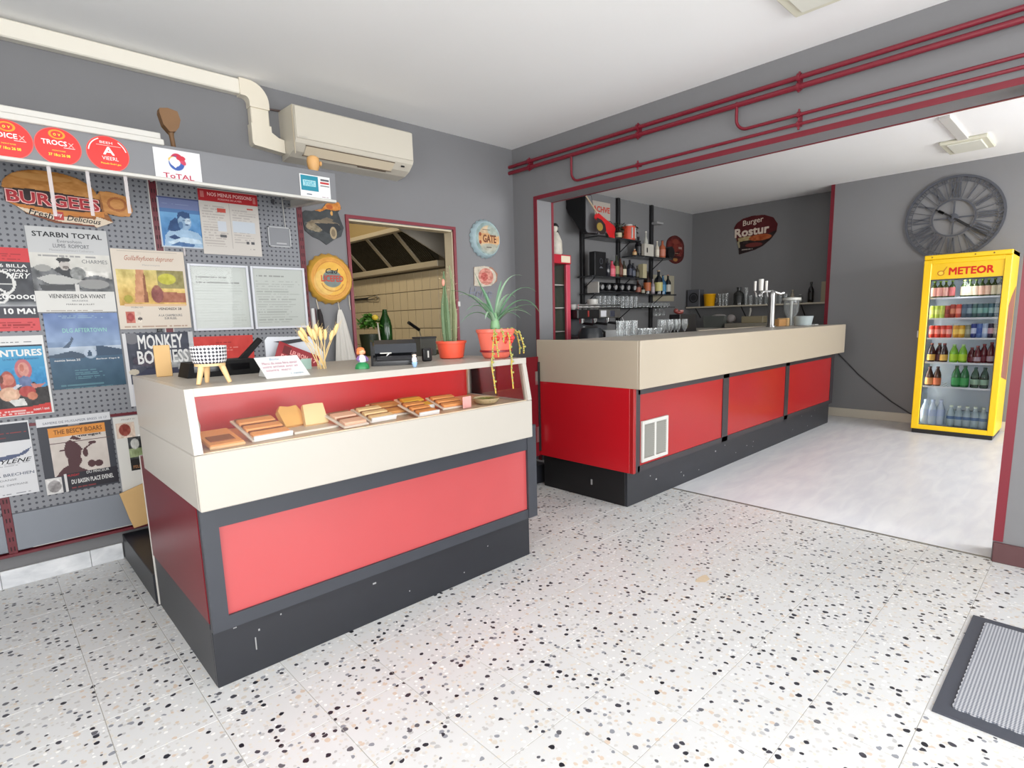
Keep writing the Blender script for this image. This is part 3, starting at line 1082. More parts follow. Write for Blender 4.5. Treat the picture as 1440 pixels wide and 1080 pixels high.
tag(obj('cord', MB().tube([(1.505, 3.80, 2.655), (1.55, 3.795, 2.655), (1.60, 3.79, 2.657)], .006, 6), mat('brown_cord', (70, 50, 44), .5)), 'short brown cord between the cream trunking and the air conditioner', 'cord')

# ================================================================== POSTERS AND SIGNS
M_paper = mat('white_paper', (206, 206, 204), .5)
INK = lambda n, c: mat('ink_' + n, c, .45, spec=.3)
K, Wt, Rd = INK('black', (30, 30, 34)), INK('white', (216, 216, 214)), INK('red', (196, 32, 38))
Gy, Lg = INK('grey', (96, 98, 102)), INK('light_grey', (150, 150, 150))


class Poster:
    def __init__(self, label, x0, x1, z0, z1, y=3.748, paper=None, paint=None, cat='poster', group=None, thick=.0016, name='poster', face=FACE_A, loc=None, mask=None):
        self.w, self.h = x1 - x0, z1 - z0
        self.t = thing(name, label, cat, loc or (x0, y, z0), face, group)
        if mask is None:
            obj('sheet', MB().box(0, self.w, 0, self.h, -thick, 0), paper or M_paper, self.t)
        if paint is not None:
            obj('print', paint.mesh('print', self.w, self.h, mask=mask), print_mat(), self.t)

    def T(self, s, u0, u1, v0, v1, m=K, bold=.012, shear=0., z=.0012, **k):
        text(s, (u0 * self.w, u1 * self.w, v0 * self.h, v1 * self.h), m, self.t, z, bold, shear, **k)
        return self


# -- poster with red bands, far edge of the picture
p = Paint(70, 84, (58, 60, 66))
p.noise(30, 9, 5).rect(0, 1, .83, 1, (214, 52, 58)).rect(0, 1, 0, .15, (216, 78, 82)).rect(0, 1, .15, .30, (62, 62, 70))
p.grad(.30, .36, (168, 170, 172), (92, 96, 100)).noise(26, 8, 9, 0, 1, .3, .8)
p.ring(.62, .58, .16, .14, .10, (226, 226, 222), -1.6, 1.6).ring(.58, .42, .1, .08, .16, (225, 225, 222)).rect(.45, .8, .555, .57, (220, 220, 216))
p.lines(.3, .9, .86, .95, 3, (150, 24, 30), seed=4).lines(.05, .95, .03, .13, 3, (150, 24, 30), seed=8)
Poster('poster with red bands reading 10 MA above and below a dark photo', -.085, .247, 1.308, 1.712, paint=p) \
    .T('EN 16 BILLA', .45, .95, .765, .805, Wt).T('LR  ROMAN', .45, .95, .712, .745, Wt).T('MERY', .70, .98, .635, .70, Wt, shear=.4) \
    .T('cooooq', .56, .99, .36, .44, Wt).T('E 10 MA!', .50, .97, .205, .275, Wt, .03)

# -- grey film style poster with a man leaning on a car
p = Paint(76, 96, (222, 221, 216))
p.rect(0, 1, .70, 1, (204, 205, 205))
p.grad(.25, .70, (196, 194, 188), (224, 222, 214)).noise(14, 10, 2, 0, 1, .25, .7)
p.poly([(.0, .52), (.14, .56), (.3, .50), (.45, .47), (.62, .42), (.8, .45), (1, .40), (1, .25), (0, .25)], (104, 106, 108)).noise(70, 13, 6, 0, 1, .25, .5)
p.poly([(.05, .40), (.22, .45), (.5, .42), (.62, .38), (.5, .33), (.2, .33)], (188, 188, 184)).poly([(.06, .33), (.2, .31), (.5, .34), (.6, .27), (.1, .26)], (70, 72, 74))
p.ell(.75, .34, .2, .06, (150, 150, 148)).rect(.5, .55, .25, .33, (210, 208, 204))
p.poly([(.27, .50), (.36, .56), (.44, .55), (.52, .47), (.50, .40), (.36, .44)], (52, 54, 58)).ell(.405, .565, .065, .068, (196, 190, 184))
p.ell(.40, .625, .09, .026, (48, 48, 50)).poly([(.34, .58), (.33, .64), (.39, .65), (.37, .6)], (50, 50, 52)).ell(.42, .535, .04, .02, (120, 112, 108))
p.ell(.56, .465, .1, .075, (138, 140, 138)).noise(60, 26, 11, .48, .68, .4, .54).ell(.14, .52, .1, .04, (160, 160, 156)).lines(.1, .95, .008, .03, 1, (150, 140, 130))
p.lines(.1, .95, .66, .695, 1, (150, 150, 150))
Poster('grey poster headed STARBN TOTAL with a man leaning over a car', .245, .576, 1.399, 1.823, y=3.745, paint=p) \
    .T('STARBN TOTAL', .07, .93, .885, .945, K, .018).T('Eversohem', .36, .66, .825, .862, Gy, 0).T('LUMIS  ROPPORT', .30, .75, .765, .81, Gy, .01) \
    .T('Mesteurs Foumeurs Catherune', .25, .80, .725, .75, Lg, 0).T('CHARMES', .63, .96, .59, .635, Gy, 0).T('VIENNESSEIN DA VIVANT', .16, .88, .165, .215, K, .008) \
    .T('BRASSERIE', .44, .64, .125, .145, Gy, 0).T('MARDI 28 JUILLET', .36, .72, .078, .10, K, 0)

# -- blue sea poster
p = Paint(72, 90, (60, 92, 118))
p.grad(.42, 1, (150, 172, 196), (104, 128, 176)).noise(34, 6, 3, 0, 1, .42, 1).grad(0, .42, (52, 84, 104), (70, 100, 126)).noise(12, 9, 4, 0, 1, 0, .42)
p.grad(.44, .56, (152, 168, 186), (196, 208, 222)).noise(40, 7, 8, 0, 1, .42, .62)
p.poly([(0, .45), (.3, .50), (.44, .46), (.5, .42), (.44, .40), (0, .42)], (66, 84, 104)).poly([(.62, .42), (.64, .55), (.7, .56), (1, .50), (1, .42)], (60, 82, 106))
p.poly([(.2, .55), (.3, .64), (.33, .70), (.35, .66), (.28, .55)], (78, 96, 118)).ell(.55, .46, .09, .07, (190, 204, 220), .8).poly([(.5, .42), (.53, .50), (.56, .5), (.57, .42)], (56, 80, 104))
p.lines(.2, .82, .93, .985, 2, (150, 180, 196), seed=6).lines(.3, .75, .12, .26, 5, (104, 150, 160), seed=12).lines(.1, .9, .0, .07, 2, (96, 140, 150), seed=13)
Poster('blue sea poster with pale green title and white captions', .263, .576, 1.0, 1.393, y=3.747, paint=p, paper=mat('blue_film', (140, 160, 175), .3)) \
    .T('DLG AFTERTOWN', .22, .82, .745, .80, INK('mint', (138, 196, 178)), .0).T('nomie bmes.25', .06, .40, .368, .395, Wt, .01).T('Barleur Cape 8', .62, .95, .365, .39, Wt, .01)

# -- adventure poster with two faces
p = Paint(84, 96, (66, 150, 200))
p.grad(.40, .86, (48, 140, 196), (84, 168, 206)).rect(0, 1, .88, 1, (232, 232, 230)).rect(0, 1, .86, .882, (44, 52, 70)).lines(.05, .95, .92, .945, 1, (96, 98, 104))
p.rect(0, 1, .10, .34, (46, 44, 46)).poly([(.3, .10), (.3, .30), (.52, .40), (.75, .42), (.86, .34), (1, .36), (1, .1)], (54, 50, 50)).noise(24, 9, 3, 0, 1, .1, .4)
p.ell(.36, .40, .12, .17, (172, 84, 74)).ell(.36, .46, .10, .07, (206, 128, 110)).ell(.36, .33, .08, .04, (88, 46, 44)).ell(.36, .28, .16, .09, (220, 174, 146)).ell(.36, .27, .10, .06, (230, 190, 160)).ell(.27, .47, .03, .05, (110, 60, 52))
p.ell(.62, .58, .13, .13, (196, 110, 116)).ell(.62, .58, .085, .09, (214, 150, 136)).ell(.60, .60, .035, .045, (190, 110, 92)).poly([(.52, .46), (.6, .5), (.7, .48), (.74, .36), (.55, .34)], (104, 120, 160))
p.poly([(.7, .40), (.86, .38), (.94, .40), (.86, .35), (.72, .33)], (206, 132, 120)).ell(.63, .30, .13, .07, (186, 74, 70)).ell(.70, .24, .08, .05, (206, 128, 100)).poly([(.42, .36), (.5, .40), (.56, .38), (.45, .33)], (200, 204, 214))
p.poly([(.32, .2), (.56, .22), (.60, .13), (.42, .12)], (220, 220, 216)).noise(26, 20, 12, .2, 1, .1, .6)
p.rect(0, 1, .01, .10, (214, 62, 60)).poly([(.6, .1), (.96, .14), (.98, .08), (.6, .06)], (206, 60, 56)).lines(.1, .8, .02, .09, 2, (240, 226, 222), seed=2, fill=.5)
p.rect(0, .012, 0, 1, (232, 232, 230)).rect(.965, 1, 0, 1, (232, 232, 230)).rect(0, 1, 0, .012, (232, 232, 230))
Poster('bright blue adventure poster with two faces and red foot band', .0, .25, .885, 1.284, y=3.746, paint=p) \
    .T('NTURES', .31, .945, .745, .83, Wt, .03).T('La nuit le collier Aventuriers', .34, .88, .70, .73, INK('navy', (32, 62, 112)), .0).T('ouvert 1 aout', .68, .93, .05, .085, Wt, .01)

# -- white poster with blue wing
p = Paint(60, 84, (224, 225, 228))
p.rect(0, .98, .74, .975, (58, 62, 72)).poly([(.2, .58), (.55, .55), (.80, .56), (1.0, .64), (.9, .55), (.7, .50), (.5, .49), (.3, .51)], (86, 96, 126)).lines(.3, .95, .40, .45, 2, (170, 172, 176), seed=5)
p.lines(.5, .95, .02, .05, 1, (130, 132, 140), seed=3).lines(.3, .96, .845, .87, 1, (170, 60, 60), seed=4).lines(.3, .96, .78, .81, 1, (150, 52, 54), seed=7)
Poster('white poster with slate blue wing emblem and dark top band', -.14, .142, .484, .860, y=3.747, paint=p) \
    .T('VERYLENE', .30, .97, .445, .50, K, .01, .35).T('LA BRECHIEN', .42, .97, .27, .31, INK('slate', (90, 96, 112)), .01).T('DANSE', .5, .72, .21, .235, Gy, 0).T('CRE  DIMITRIANE', .45, .86, .14, .165, Gy, 0)

# -- poster with the hatted silhouette
p = Paint(84, 104, (64, 66, 74))
p.rect(0, 1, .89, 1, (226, 227, 230)).rect(.13, .90, .22, .87, (216, 206, 198)).rect(.13, .90, .745, .87, (228, 150, 66)).noise(16, 8, 2, .13, .9, .22, .87)
p.rect(.13, .97, .655, .662, (96, 70, 70)).rect(.40, .56, .875, .89, (150, 150, 156))
br_ = (84, 52, 56)
p.poly([(.15, .22), (.24, .31), (.33, .35), (.33, .42), (.38, .47), (.50, .46), (.53, .40), (.50, .35), (.47, .31), (.56, .26), (.62, .22)], br_)
p.ell(.42, .52, .11, .12, br_).poly([(.30, .55), (.34, .66), (.40, .685), (.49, .63), (.53, .575), (.55, .55)], br_).poly([(.21, .555), (.33, .575), (.56, .55), (.55, .53), (.33, .545)], br_)
p.ell(.585, .49, .035, .06, br_).poly([(.58, .53), (.70, .60), (.69, .615), (.57, .55)], br_).ell(.70, .615, .055, .022, br_).ell(.65, .33, .055, .05, br_).ell(.75, .32, .06, .045, br_).poly([(.40, .70), (.45, .74), (.56, .68), (.5, .67)], br_).ell(.72, .78, .05, .0, br_)
p.rect(.28, 1, .02, .24, (44, 42, 50)).rect(0, .22, 0, .21, (224, 222, 220)).ell(.11, .10, .09, .08, (150, 146, 146)).noise(60, 24, 7, .02, .2, .02, .19).rect(.25, .28, 0, .24, (224, 222, 220)).lines(.33, .97, .03, .06, 1, (150, 60, 60), seed=7)
p.lines(.5, .8, .725, .738, 1, (60, 40, 40))
Poster('dark poster with orange title and brown silhouette of a man in a hat', .170, .482, .456, .857, y=3.746, paint=p) \
    .T('SAMERE DE MUSSAPEER BRESS 10 17', .08, .95, .92, .95, INK('slate', (90, 96, 112)), .0).T('THE BESCY BOARS', .20, .86, .775, .835, INK('brown', (96, 58, 24)), .01).T('mreget', .53, .84, .70, .738, K, .02) \
    .T('DU PINCEUR', .56, .88, .20, .235, Wt, 0).T('MUNDAT', .30, .46, .195, .225, Rd, 0).T('DU BASSIN PLACE EVENEL', .34, .93, .09, .15, Wt, .012)

# -- white poster half hidden behind the counter
p = Paint(60, 84, (228, 226, 220))
p.rect(.05, .55, .72, .92, (228, 206, 188)).ell(.28, .82, .16, .08, (150, 70, 58)).noise(40, 16, 3, .05, .55, .72, .92).rect(.32, 1, .26, .72, (52, 54, 56)).rect(.32, 1, .44, .56, (150, 164, 120)).ell(.5, .62, .12, .07, (190, 190, 184)).noise(60, 14, 4, .32, 1, .26, .74).rect(.32, .95, .26, .42, (36, 34, 34))
Poster('white poster with a dark picture half hidden behind the counter end', .492, .665, .397, .822, y=3.747, paint=p).T('PROJET D', .22, .58, .945, .965, Gy, 0).T('FELICITE', .38, .8, .29, .33, INK('tan', (170, 120, 84)), .01)

# -- autumn poster
p = Paint(84, 104, (226, 214, 198))
p.rect(.03, .97, .30, .75, (206, 176, 96)).grad(.30, .75, (222, 178, 90), (214, 196, 120), .03, .97).noise(44, 7, 3, .03, .97, .3, .75)
p.poly([(.24, .34), (.30, .75), (.40, .75), (.42, .34)], (206, 146, 104)).poly([(.37, .34), (.39, .70), (.41, .70), (.43, .34)], (140, 82, 48)).rect(.58, .97, .52, .75, (150, 140, 84)).ell(.72, .64, .13, .07, (196, 190, 60)).poly([(.58, .48), (.97, .46), (.97, .34), (.58, .34)], (170, 104, 76))
p.ell(.56, .44, .085, .11, (140, 74, 66)).ell(.56, .53, .045, .03, (150, 92, 70)).ell(.16, .38, .06, .05, (170, 160, 50)).noise(30, 22, 8, .03, .97, .3, .75).rect(.10, .95, .29, .315, (226, 190, 150))
p.rect(.09, .22, .08, .22, (206, 116, 100)).ell(.155, .15, .05, .05, (170, 60, 56)).noise(40, 20, 6, .09, .3, .08, .22).ell(.28, .13, .03, .02, (90, 80, 76)).lines(.05, .95, .02, .06, 1, (180, 150, 130), seed=4).rect(.345, .35, .06, .26, (206, 196, 184))
p.rect(.08, .085, .80, .98, (200, 190, 176)).rect(.90, .905, .80, .98, (200, 190, 176)).rect(.08, .9, .975, .98, (200, 190, 176))
Poster('cream poster with golden autumn photo and brown script title', .582, .932, 1.302, 1.735, y=3.743, paint=p, thick=.004) \
    .T('Guillaffeyfuoen depruner', .17, .85, .845, .925, INK('rust', (160, 92, 66)), .004, .4).T('Meurontyne', .40, .64, .795, .82, Lg, 0).T('MOBILI GO', .18, .34, .265, .285, Gy, 0) \
    .T('VENDREDI 28', .55, .88, .238, .27, K, .01).T('A LA CHAMBOURG', .54, .88, .155, .185, Gy, .01).T('SUR RUEIL', .62, .80, .115, .145, Gy, .01)
tag(obj('binder_clip', MB().bbox(.755, .778, 3.735, 3.748, 1.283, 1.301, .002), M_black), 'small black clip under the cream autumn poster', 'clip')

# -- MONKEY BUSINESS
p = Paint(84, 96, (68, 72, 86))
p.noise(26, 8, 3).ell(.12, .93, .1, .08, (120, 120, 126)).rect(.0, .05, 0, 1, (226, 226, 228)).rect(.93, 1, .1, 1, (206, 208, 210)).noise(50, 22, 5, .90, 1, .3, .85)
p.poly([(.60, .50), (.72, .70), (.93, .74), (.96, .3), (.80, .24)], (176, 178, 178)).noise(70, 18, 6, .56, .97, .4, .76).poly([(.08, .4), (.3, .52), (.6, .5), (.72, .5), (.80, .32), (.05, .32)], (60, 62, 84)).ell(.10, .47, .07, .04, (206, 196, 176))
p.ell(.3, .62, .2, .08, (84, 76, 90)).noise(40, 24, 9, .1, .5, .5, .72).rect(.05, .95, .0, .30, (214, 214, 220)).rect(.08, .22, .03, .22, (206, 150, 160)).noise(40, 16, 4, .08, .24, .03, .22)
Poster('dark poster with big white title MONKEY BUSINESS behind the counter end', .585, .934, .872, 1.279, y=3.746, paint=p) \
    .T('MONKEY', .20, .84, .775, .975, Wt, .02).T('BOSINESS', .17, .90, .57, .755, Wt, .02)

# -- red-topped poster behind the three-legged planter
p = Paint(70, 84, (206, 204, 196))
p.rect(0, 1, .62, 1, (220, 66, 58)).noise(16, 10, 3, 0, 1, .62, 1).lines(.3, .75, .80, .86, 2, (240, 170, 160), seed=5).lines(.35, .7, .9, .94, 1, (150, 30, 34), seed=3).rect(.55, .75, .48, .54, (60, 60, 64)).ell(.8, .3, .12, .12, (110, 112, 108)).noise(40, 16, 5, .5, 1, .2, .55)
Poster('poster with red upper half behind the patterned three-legged planter', .934, 1.273, .80, 1.246, y=3.747, paint=p)

# -- blue photo of a man with crossed arms
p = Paint(64, 80, (98, 154, 206))
p.grad(0, .72, (60, 120, 186), (112, 170, 216)).noise(24, 6, 3).rect(0, 1, .76, .98, (120, 132, 176)).rect(0, 1, .70, .77, (86, 130, 184)).lines(.1, .9, .86, .9, 1, (146, 160, 196), seed=5)
p.poly([(.06, 0), (.10, .24), (.24, .36), (.42, .38), (.62, .37), (.84, .32), (.97, .18), (.97, 0)], (168, 200, 228)).poly([(.16, .34), (.24, .52), (.36, .60), (.46, .56), (.46, .36), (.3, .32)], (38, 78, 128))
p.ell(.56, .53, .15, .17, (150, 182, 212)).poly([(.40, .56), (.42, .70), (.54, .74), (.68, .71), (.70, .62), (.56, .60), (.48, .64)], (44, 80, 128)).ell(.63, .54, .07, .06, (206, 224, 238)).rect(.52, .58, .55, .565, (50, 80, 122)).rect(.62, .69, .55, .565, (50, 80, 122)).ell(.61, .47, .05, .014, (66, 98, 142)).ell(.47, .46, .05, .07, (92, 130, 172))
p.poly([(.14, .10), (.5, .22), (.86, .18), (.92, .10), (.55, .10), (.3, .04)], (206, 228, 244)).poly([(.2, .04), (.4, .12), (.75, .08), (.7, .02)], (74, 114, 164)).poly([(.16, .2), (.3, .26), (.44, .2), (.3, .16)], (40, 74, 122)).noise(22, 12, 8, .1, .95, 0, .6)
p.rect(0, .03, 0, 1, (206, 216, 226)).rect(0, 1, 0, .025, (206, 216, 226)).rect(0, 1, .975, 1, (70, 80, 130))
Poster('blue tinted portrait poster of a man with crossed arms', .831, 1.06, 1.76, 2.037, y=3.748, paint=p)
tag(obj('hook_tape', MB().bbox(.934, .946, 3.742, 3.748, 1.715, 1.76, .001), M_milk), 'short translucent tape below the blue portrait poster', 'tape')

# -- calendar sheet with red head
p = Paint(84, 96, (218, 212, 204))
p.rect(.0, 1, .81, .985, (190, 36, 44)).lines(.04, .46, .12, .77, 16, (176, 168, 162), seed=3, a=.6).lines(.54, .96, .2, .74, 14, (176, 170, 166), seed=9, a=.6).rect(.28, .43, .66, .72, (206, 84, 70)).rect(.27, .42, .36, .52, (214, 220, 228)).rect(.52, .92, .36, .54, (210, 218, 226)).rect(.30, .40, .27, .31, (96, 96, 100)).rect(.74, .78, .19, .23, (80, 80, 84)).rect(.82, .88, .19, .23, (80, 80, 84)).rect(.80, .90, .74, .76, (206, 84, 70)).rect(.49, .495, .1, .8, (190, 184, 178)).lines(.8, .9, .10, .13, 1, (110, 110, 110))
p.rect(.03, .10, .86, .96, (214, 120, 116)).rect(.92, .97, .84, .95, (214, 120, 116))
Poster('white price sheet with red heading band pinned on the pegboard', 1.043, 1.378, 1.733, 2.108, y=3.741, paint=p) \
    .T('NOS MENUS POISSONS', .15, .90, .895, .95, INK('pink', (236, 190, 186)), .012).T('POISSONS DE LA MER', .32, .72, .845, .87, INK('pink', (236, 190, 186)), 0)

# -- two framed notices under glass
for k, (xa, xb, lab) in enumerate(((.944, 1.283, 'white framed notice under glass nearer the autumn poster'), (1.296, 1.641, 'white framed notice under glass nearer the yellow bottle-cap sign'))):
    t = thing('framed_notice', lab, 'notice', (xa, 3.744, 1.281), FACE_A, 'framed notices on the pegboard')
    w_, h_ = xb - xa, .392
    for n_, b_ in (('frame_side', (0, .014, 0, h_)), ('frame_side', (w_ - .014, w_, 0, h_)), ('frame_rail', (.014, w_ - .014, 0, .014)), ('frame_rail', (.014, w_ - .014, h_ - .014, h_))):
        obj(n_, MB().bbox(*b_, -.006, .008, .002), mat('frame_white', (206, 208, 214), .35), t)
    p = Paint(76, 88, (206, 210, 204))
    p.lines(.08, .93, .10, .80, 17, (168, 172, 166), seed=20 + k, a=.7, fill=.35)
    if k == 0:
        p.rect(.08, .90, .08, .90, (214, 219, 213), .5).lines(.12, .80, .80, .84, 1, (140, 142, 138), seed=3).lines(.12, .84, .72, .76, 1, (140, 142, 138), seed=4)
    else:
        p.lines(.10, .85, .84, .88, 1, (150, 152, 148), seed=7)
    obj('notice_sheet', p.mesh('notice_sheet', w_, h_, -.003), print_mat(), t)
    obj('glass_pane', MB().add([(.014, .014, .002), (w_ - .014, .014, .002), (w_ - .014, h_ - .014, .002), (.014, h_ - .014, .002)], [(0, 1, 2, 3)]), M_glass, t)

# -- small clear holder
t = thing('card_holder', 'small empty clear plastic card holder hanging on a white string', 'card holder', (1.427, 3.744, 1.80), FACE_A)
obj('back_plate', MB().bbox(0, .143, 0, .126, -.003, 0, .001), mat('smoky_plastic', (134, 136, 140), .2), t)
q = MB().box(0, .143, 0, .007, 0, .006).box(0, .143, .119, .126, 0, .006).box(0, .007, 0, .126, 0, .006).box(.136, .143, 0, .126, 0, .006)
obj('rim', q, mat('rim_plastic', (176, 178, 180), .25), t)
obj('pale_strip', MB().box(.05, .115, .02, .028, 0, .001), mat('rim_plastic', (176, 178, 180)), t)  # narrow paler strip across the lower part of the plate
obj('string', MB().tube([(.115, .126, .002), (.11, .25, .002), (.108, .33, .002)], .0025, 6), M_white, t)
tag(obj('peg_hook', MB().cyl((1.475, 3.752, 2.085), (1.475, 3.735, 2.085), .010, n=10).cyl((1.475, 3.737, 2.085), (1.475, 3.735, 2.06), .006, n=8), mat('dark_peg', (70, 70, 76), .5)), 'small dark peg stuck in the pegboard above the clear card holder', 'peg')


# -- cut-out tin sign: outline polygon with depth, printed face
def cutout(label, poly, x0, x1, z0, z1, y, paint, cat='sign', edge=(90, 70, 50), face=FACE_A, loc=None, thick=.006, name='tin_sign'):
    w_, h_ = x1 - x0, z1 - z0
    t = thing(name, label, cat, loc or (x0, y, z0), face)
    pl = [(u * w_, v * h_) for u, v in poly]
    obj('plate', MB().prism(pl, -thick, 0, 'xy'), mat('tin_edge_%d_%d_%d' % edge, edge, .5), t)
    m = np.zeros_like(paint.u, bool)
    n = len(poly)
    for i in range(n):
        (xa, ya), (xb, yb) = poly[i], poly[(i + 1) % n]
        if ya != yb:
            m ^= ((ya > paint.v) != (yb > paint.v)) & (paint.u < (xb - xa) * (paint.v - ya) / (yb - ya) + xa)
    obj('print', paint.mesh('print', w_, h_, mask=m), print_mat(), t)
    P_ = Poster.__new__(Poster)
    P_.t, P_.w, P_.h = t, w_, h_
    return P_


# burger sign: box u over .19-.72, v over 1.835-2.09
arcp = lambda cu, cv, ru, rv, a0, a1, n: [(cu + ru * math.cos(a0 + (a1 - a0) * i / n), cv + rv * math.sin(a0 + (a1 - a0) * i / n)) for i in range(n + 1)]
pl = [(.03, .58)] + arcp(.30, .62, .285, .37, PI, PI / 2, 10) + arcp(.36, .60, .34, .39, PI / 2, .12, 10) + [(.72, .72), (.80, .74), (.95, .66), (.975, .40), (.94, .28), (.86, .26), (.76, .30), (.80, .13), (.66, .0), (.645, .02), (.35, .04), (.16, .17), (.09, .30), (.02, .38)]
p = Paint(150, 84, (150, 92, 40))
p.ell(.36, .62, .36, .38, (198, 136, 66)).noise(36, 18, 3, 0, .8, .55, 1).ell(.30, .86, .22, .06, (214, 158, 90), .7)
p.poly([(0, .60), (.2, .63), (.45, .60), (.71, .56), (.72, .30), (.4, .28), (0, .36)], (44, 28, 28)).poly([(0, .38), (.1, .34), (.3, .29), (.55, .27), (.74, .33), (.73, .22), (.4, .18), (.1, .27)], (206, 130, 54)).noise(18, 14, 4, 0, .76, .15, .36)
p.poly([(.06, .30), (.16, .26), (.40, .17), (.66, .16), (.67, .22), (.80, .13), (.66, 0), (.64, .05), (.40, .06), (.2, .15)], (232, 214, 190)).poly([(.16, .15), (.40, .03), (.65, .02), (.65, .045), (.40, .065), (.2, .165)], (130, 66, 40))
p.poly([(.72, .74), (.98, .70), (.98, .24), (.74, .28)], (202, 138, 70)).ring(.85, .50, .07, .12, .16, (170, 100, 46)).noise(30, 16, 5, .72, 1, .2, .75)
p.rect(.345, .42, .10, .25, (196, 64, 60))
S = cutout('burger shaped tin sign with red BURGEES lettering and ribbon below', pl, .175, .722, 1.835, 2.095, 3.735, p, edge=(84, 52, 34))
S.T('BURGEES', .03, .71, .33, .575, INK('pale_pink', (226, 176, 170)), .05, z=.001, slope=-.012).T('BURGEES', .038, .702, .345, .56, INK('burger_red', (164, 40, 48)), .02, z=.0016, slope=-.012)
S.T('Fresh', .17, .34, .13, .25, K, .01, .35, slope=-.02).T('my', .355, .41, .14, .21, Wt, .01).T('Delicious', .44, .70, .08, .185, K, .01, .35, slope=-.01)

# round stickers on the fascia
for k, (cx_, txt, lab) in enumerate(((.196, 'VOICE', 'round red sticker reading VOICE on the fascia, nearest the picture edge'), (.355, 'TROCS', 'round red sticker reading TROCS on the fascia between two others'), (.528, 'A', 'round red sticker with a big white letter A on the fascia'))):
    t = thing('round_sticker', lab, 'sticker', (cx_, YF - .002, 2.071), FACE_A, 'round red stickers on the fascia')
    R_ = .079
    disc = [(R_ * math.cos(a), .95 * R_ * math.sin(a)) for a in np.linspace(0, 2 * PI, 41)[:-1]]
    obj('rim', MB().prism(disc, -.002, 0, 'xy'), mat('sticker_rim', (206, 84, 78), .4), t)
    obj('disc', MB().prism([(a * .96, b * .96) for a, b in disc], 0, .0005, 'xy'), mat('sticker_red', (208, 30, 24), .4), t)
    Yl, Or = INK('yellow', (250, 206, 60)), INK('orange', (246, 140, 40))
    if k < 2:
        ring = MB()
        n = 28
        for i in range(n):
            a0, a1 = 2 * PI * i / n, 2 * PI * (i + 1) / n
            ring.add([(r * math.cos(a), .048 + .68 * r * math.sin(a), .0008) for a, r in ((a0, .020), (a0, .028), (a1, .028), (a1, .020))], [(0, 1, 2, 3)])
        obj('emblem_ring', ring, Or, t)
        text('o v', (-.012, .012, .042, .052), Yl, t, .0009)
        text(txt, (-.054, .030, .004, .024), Wt, t, .0009, .02)
        text('X', (.034, .054, .002, .020), INK('pale_pink', (226, 176, 170)), t, .0009, .0)
        obj('rule', MB().box(.018, .056, -.003, -.001, .0006, .001), Wt, t)
        text('MONTANIS', (-.022, .022, -.020, -.015), Yl, t, .0009, 0)
        text('37 18cs 26 08', (-.036, .036, -.040, -.029), Yl, t, .0009, .02)
    else:
        text('A', (-.018, .024, -.004, .030), Wt, t, .0009, .02)
        text('VIEERL', (-.024, .036, -.026, -.011), Wt, t, .0009, .0)
        text('BEEH', (-.026, .020, .042, .052), Wt, t, .0009, .0)
        obj('rule', MB().box(-.04, .05, .034, .036, .0006, .001), INK('pale_pink', (226, 176, 170)), t)
        text('Picuels End-l gac', (-.030, .044, -.046, -.037), Yl, t, .0009, .01)
        for a0, a1 in ((2.0, 3.0), (.25, .95)):
            ar = MB()
            for i in range(10):
                b0, b1 = a0 + (a1 - a0) * i / 10, a0 + (a1 - a0) * (i + 1) / 10
                ar.add([(r * math.cos(b), .95 * r * math.sin(b), .0008) for b, r in ((b0, .068), (b0, .072), (b1, .072), (b1, .068))], [(0, 1, 2, 3)])
            obj('arc_line', ar, Wt, t)

# fuel company sheet with ball emblem
p = Paint(80, 60, (228, 228, 230))
p.ell(.49, .64, .155, .255, (196, 40, 70)).ell(.46, .58, .175, .22, (228, 228, 230)).ell(.47, .58, .165, .23, (58, 92, 170)).ell(.42, .68, .12, .10, (244, 190, 96)).ell(.44, .62, .115, .15, (240, 236, 232)).poly([(.36, .55), (.44, .42), (.53, .62), (.50, .68)], (236, 240, 244)).ell(.60, .67, .06, .13, (206, 66, 96), rot=.4).ell(.57, .76, .10, .08, (200, 46, 66))
Poster('white sheet with red lettering TOTAL and a swirled ball emblem', .703, .900, 1.992, 2.134, y=YF - .003, paint=p, cat='sticker', name='logo_sheet').T('ToTAL', .16, .82, .08, .24, INK('total_red', (170, 34, 64)), .01)
p = Paint(60, 44, (232, 233, 233))
p.rect(.03, .60, .28, .95, (36, 138, 160)).rect(.10, .52, .48, .76, (176, 220, 226)).lines(.14, .5, .5, .74, 3, (110, 186, 200), seed=4).rect(.68, .96, .80, .88, (90, 90, 96)).rect(.66, .96, .66, .76, (196, 60, 60)).rect(.66, .96, .54, .60, (120, 120, 120)).lines(.2, .4, .10, .17, 1, (60, 70, 90)).lines(.7, .95, .05, .10, 1, (140, 90, 110))
Poster('small white and teal card-payment sticker near the end of the fascia', 1.391, 1.566, 2.003, 2.120, y=YF - .003, paint=p, cat='sticker', name='payment_sticker').T('VISA', .14, .48, .53, .72, INK('teal', (60, 150, 172)), .0)

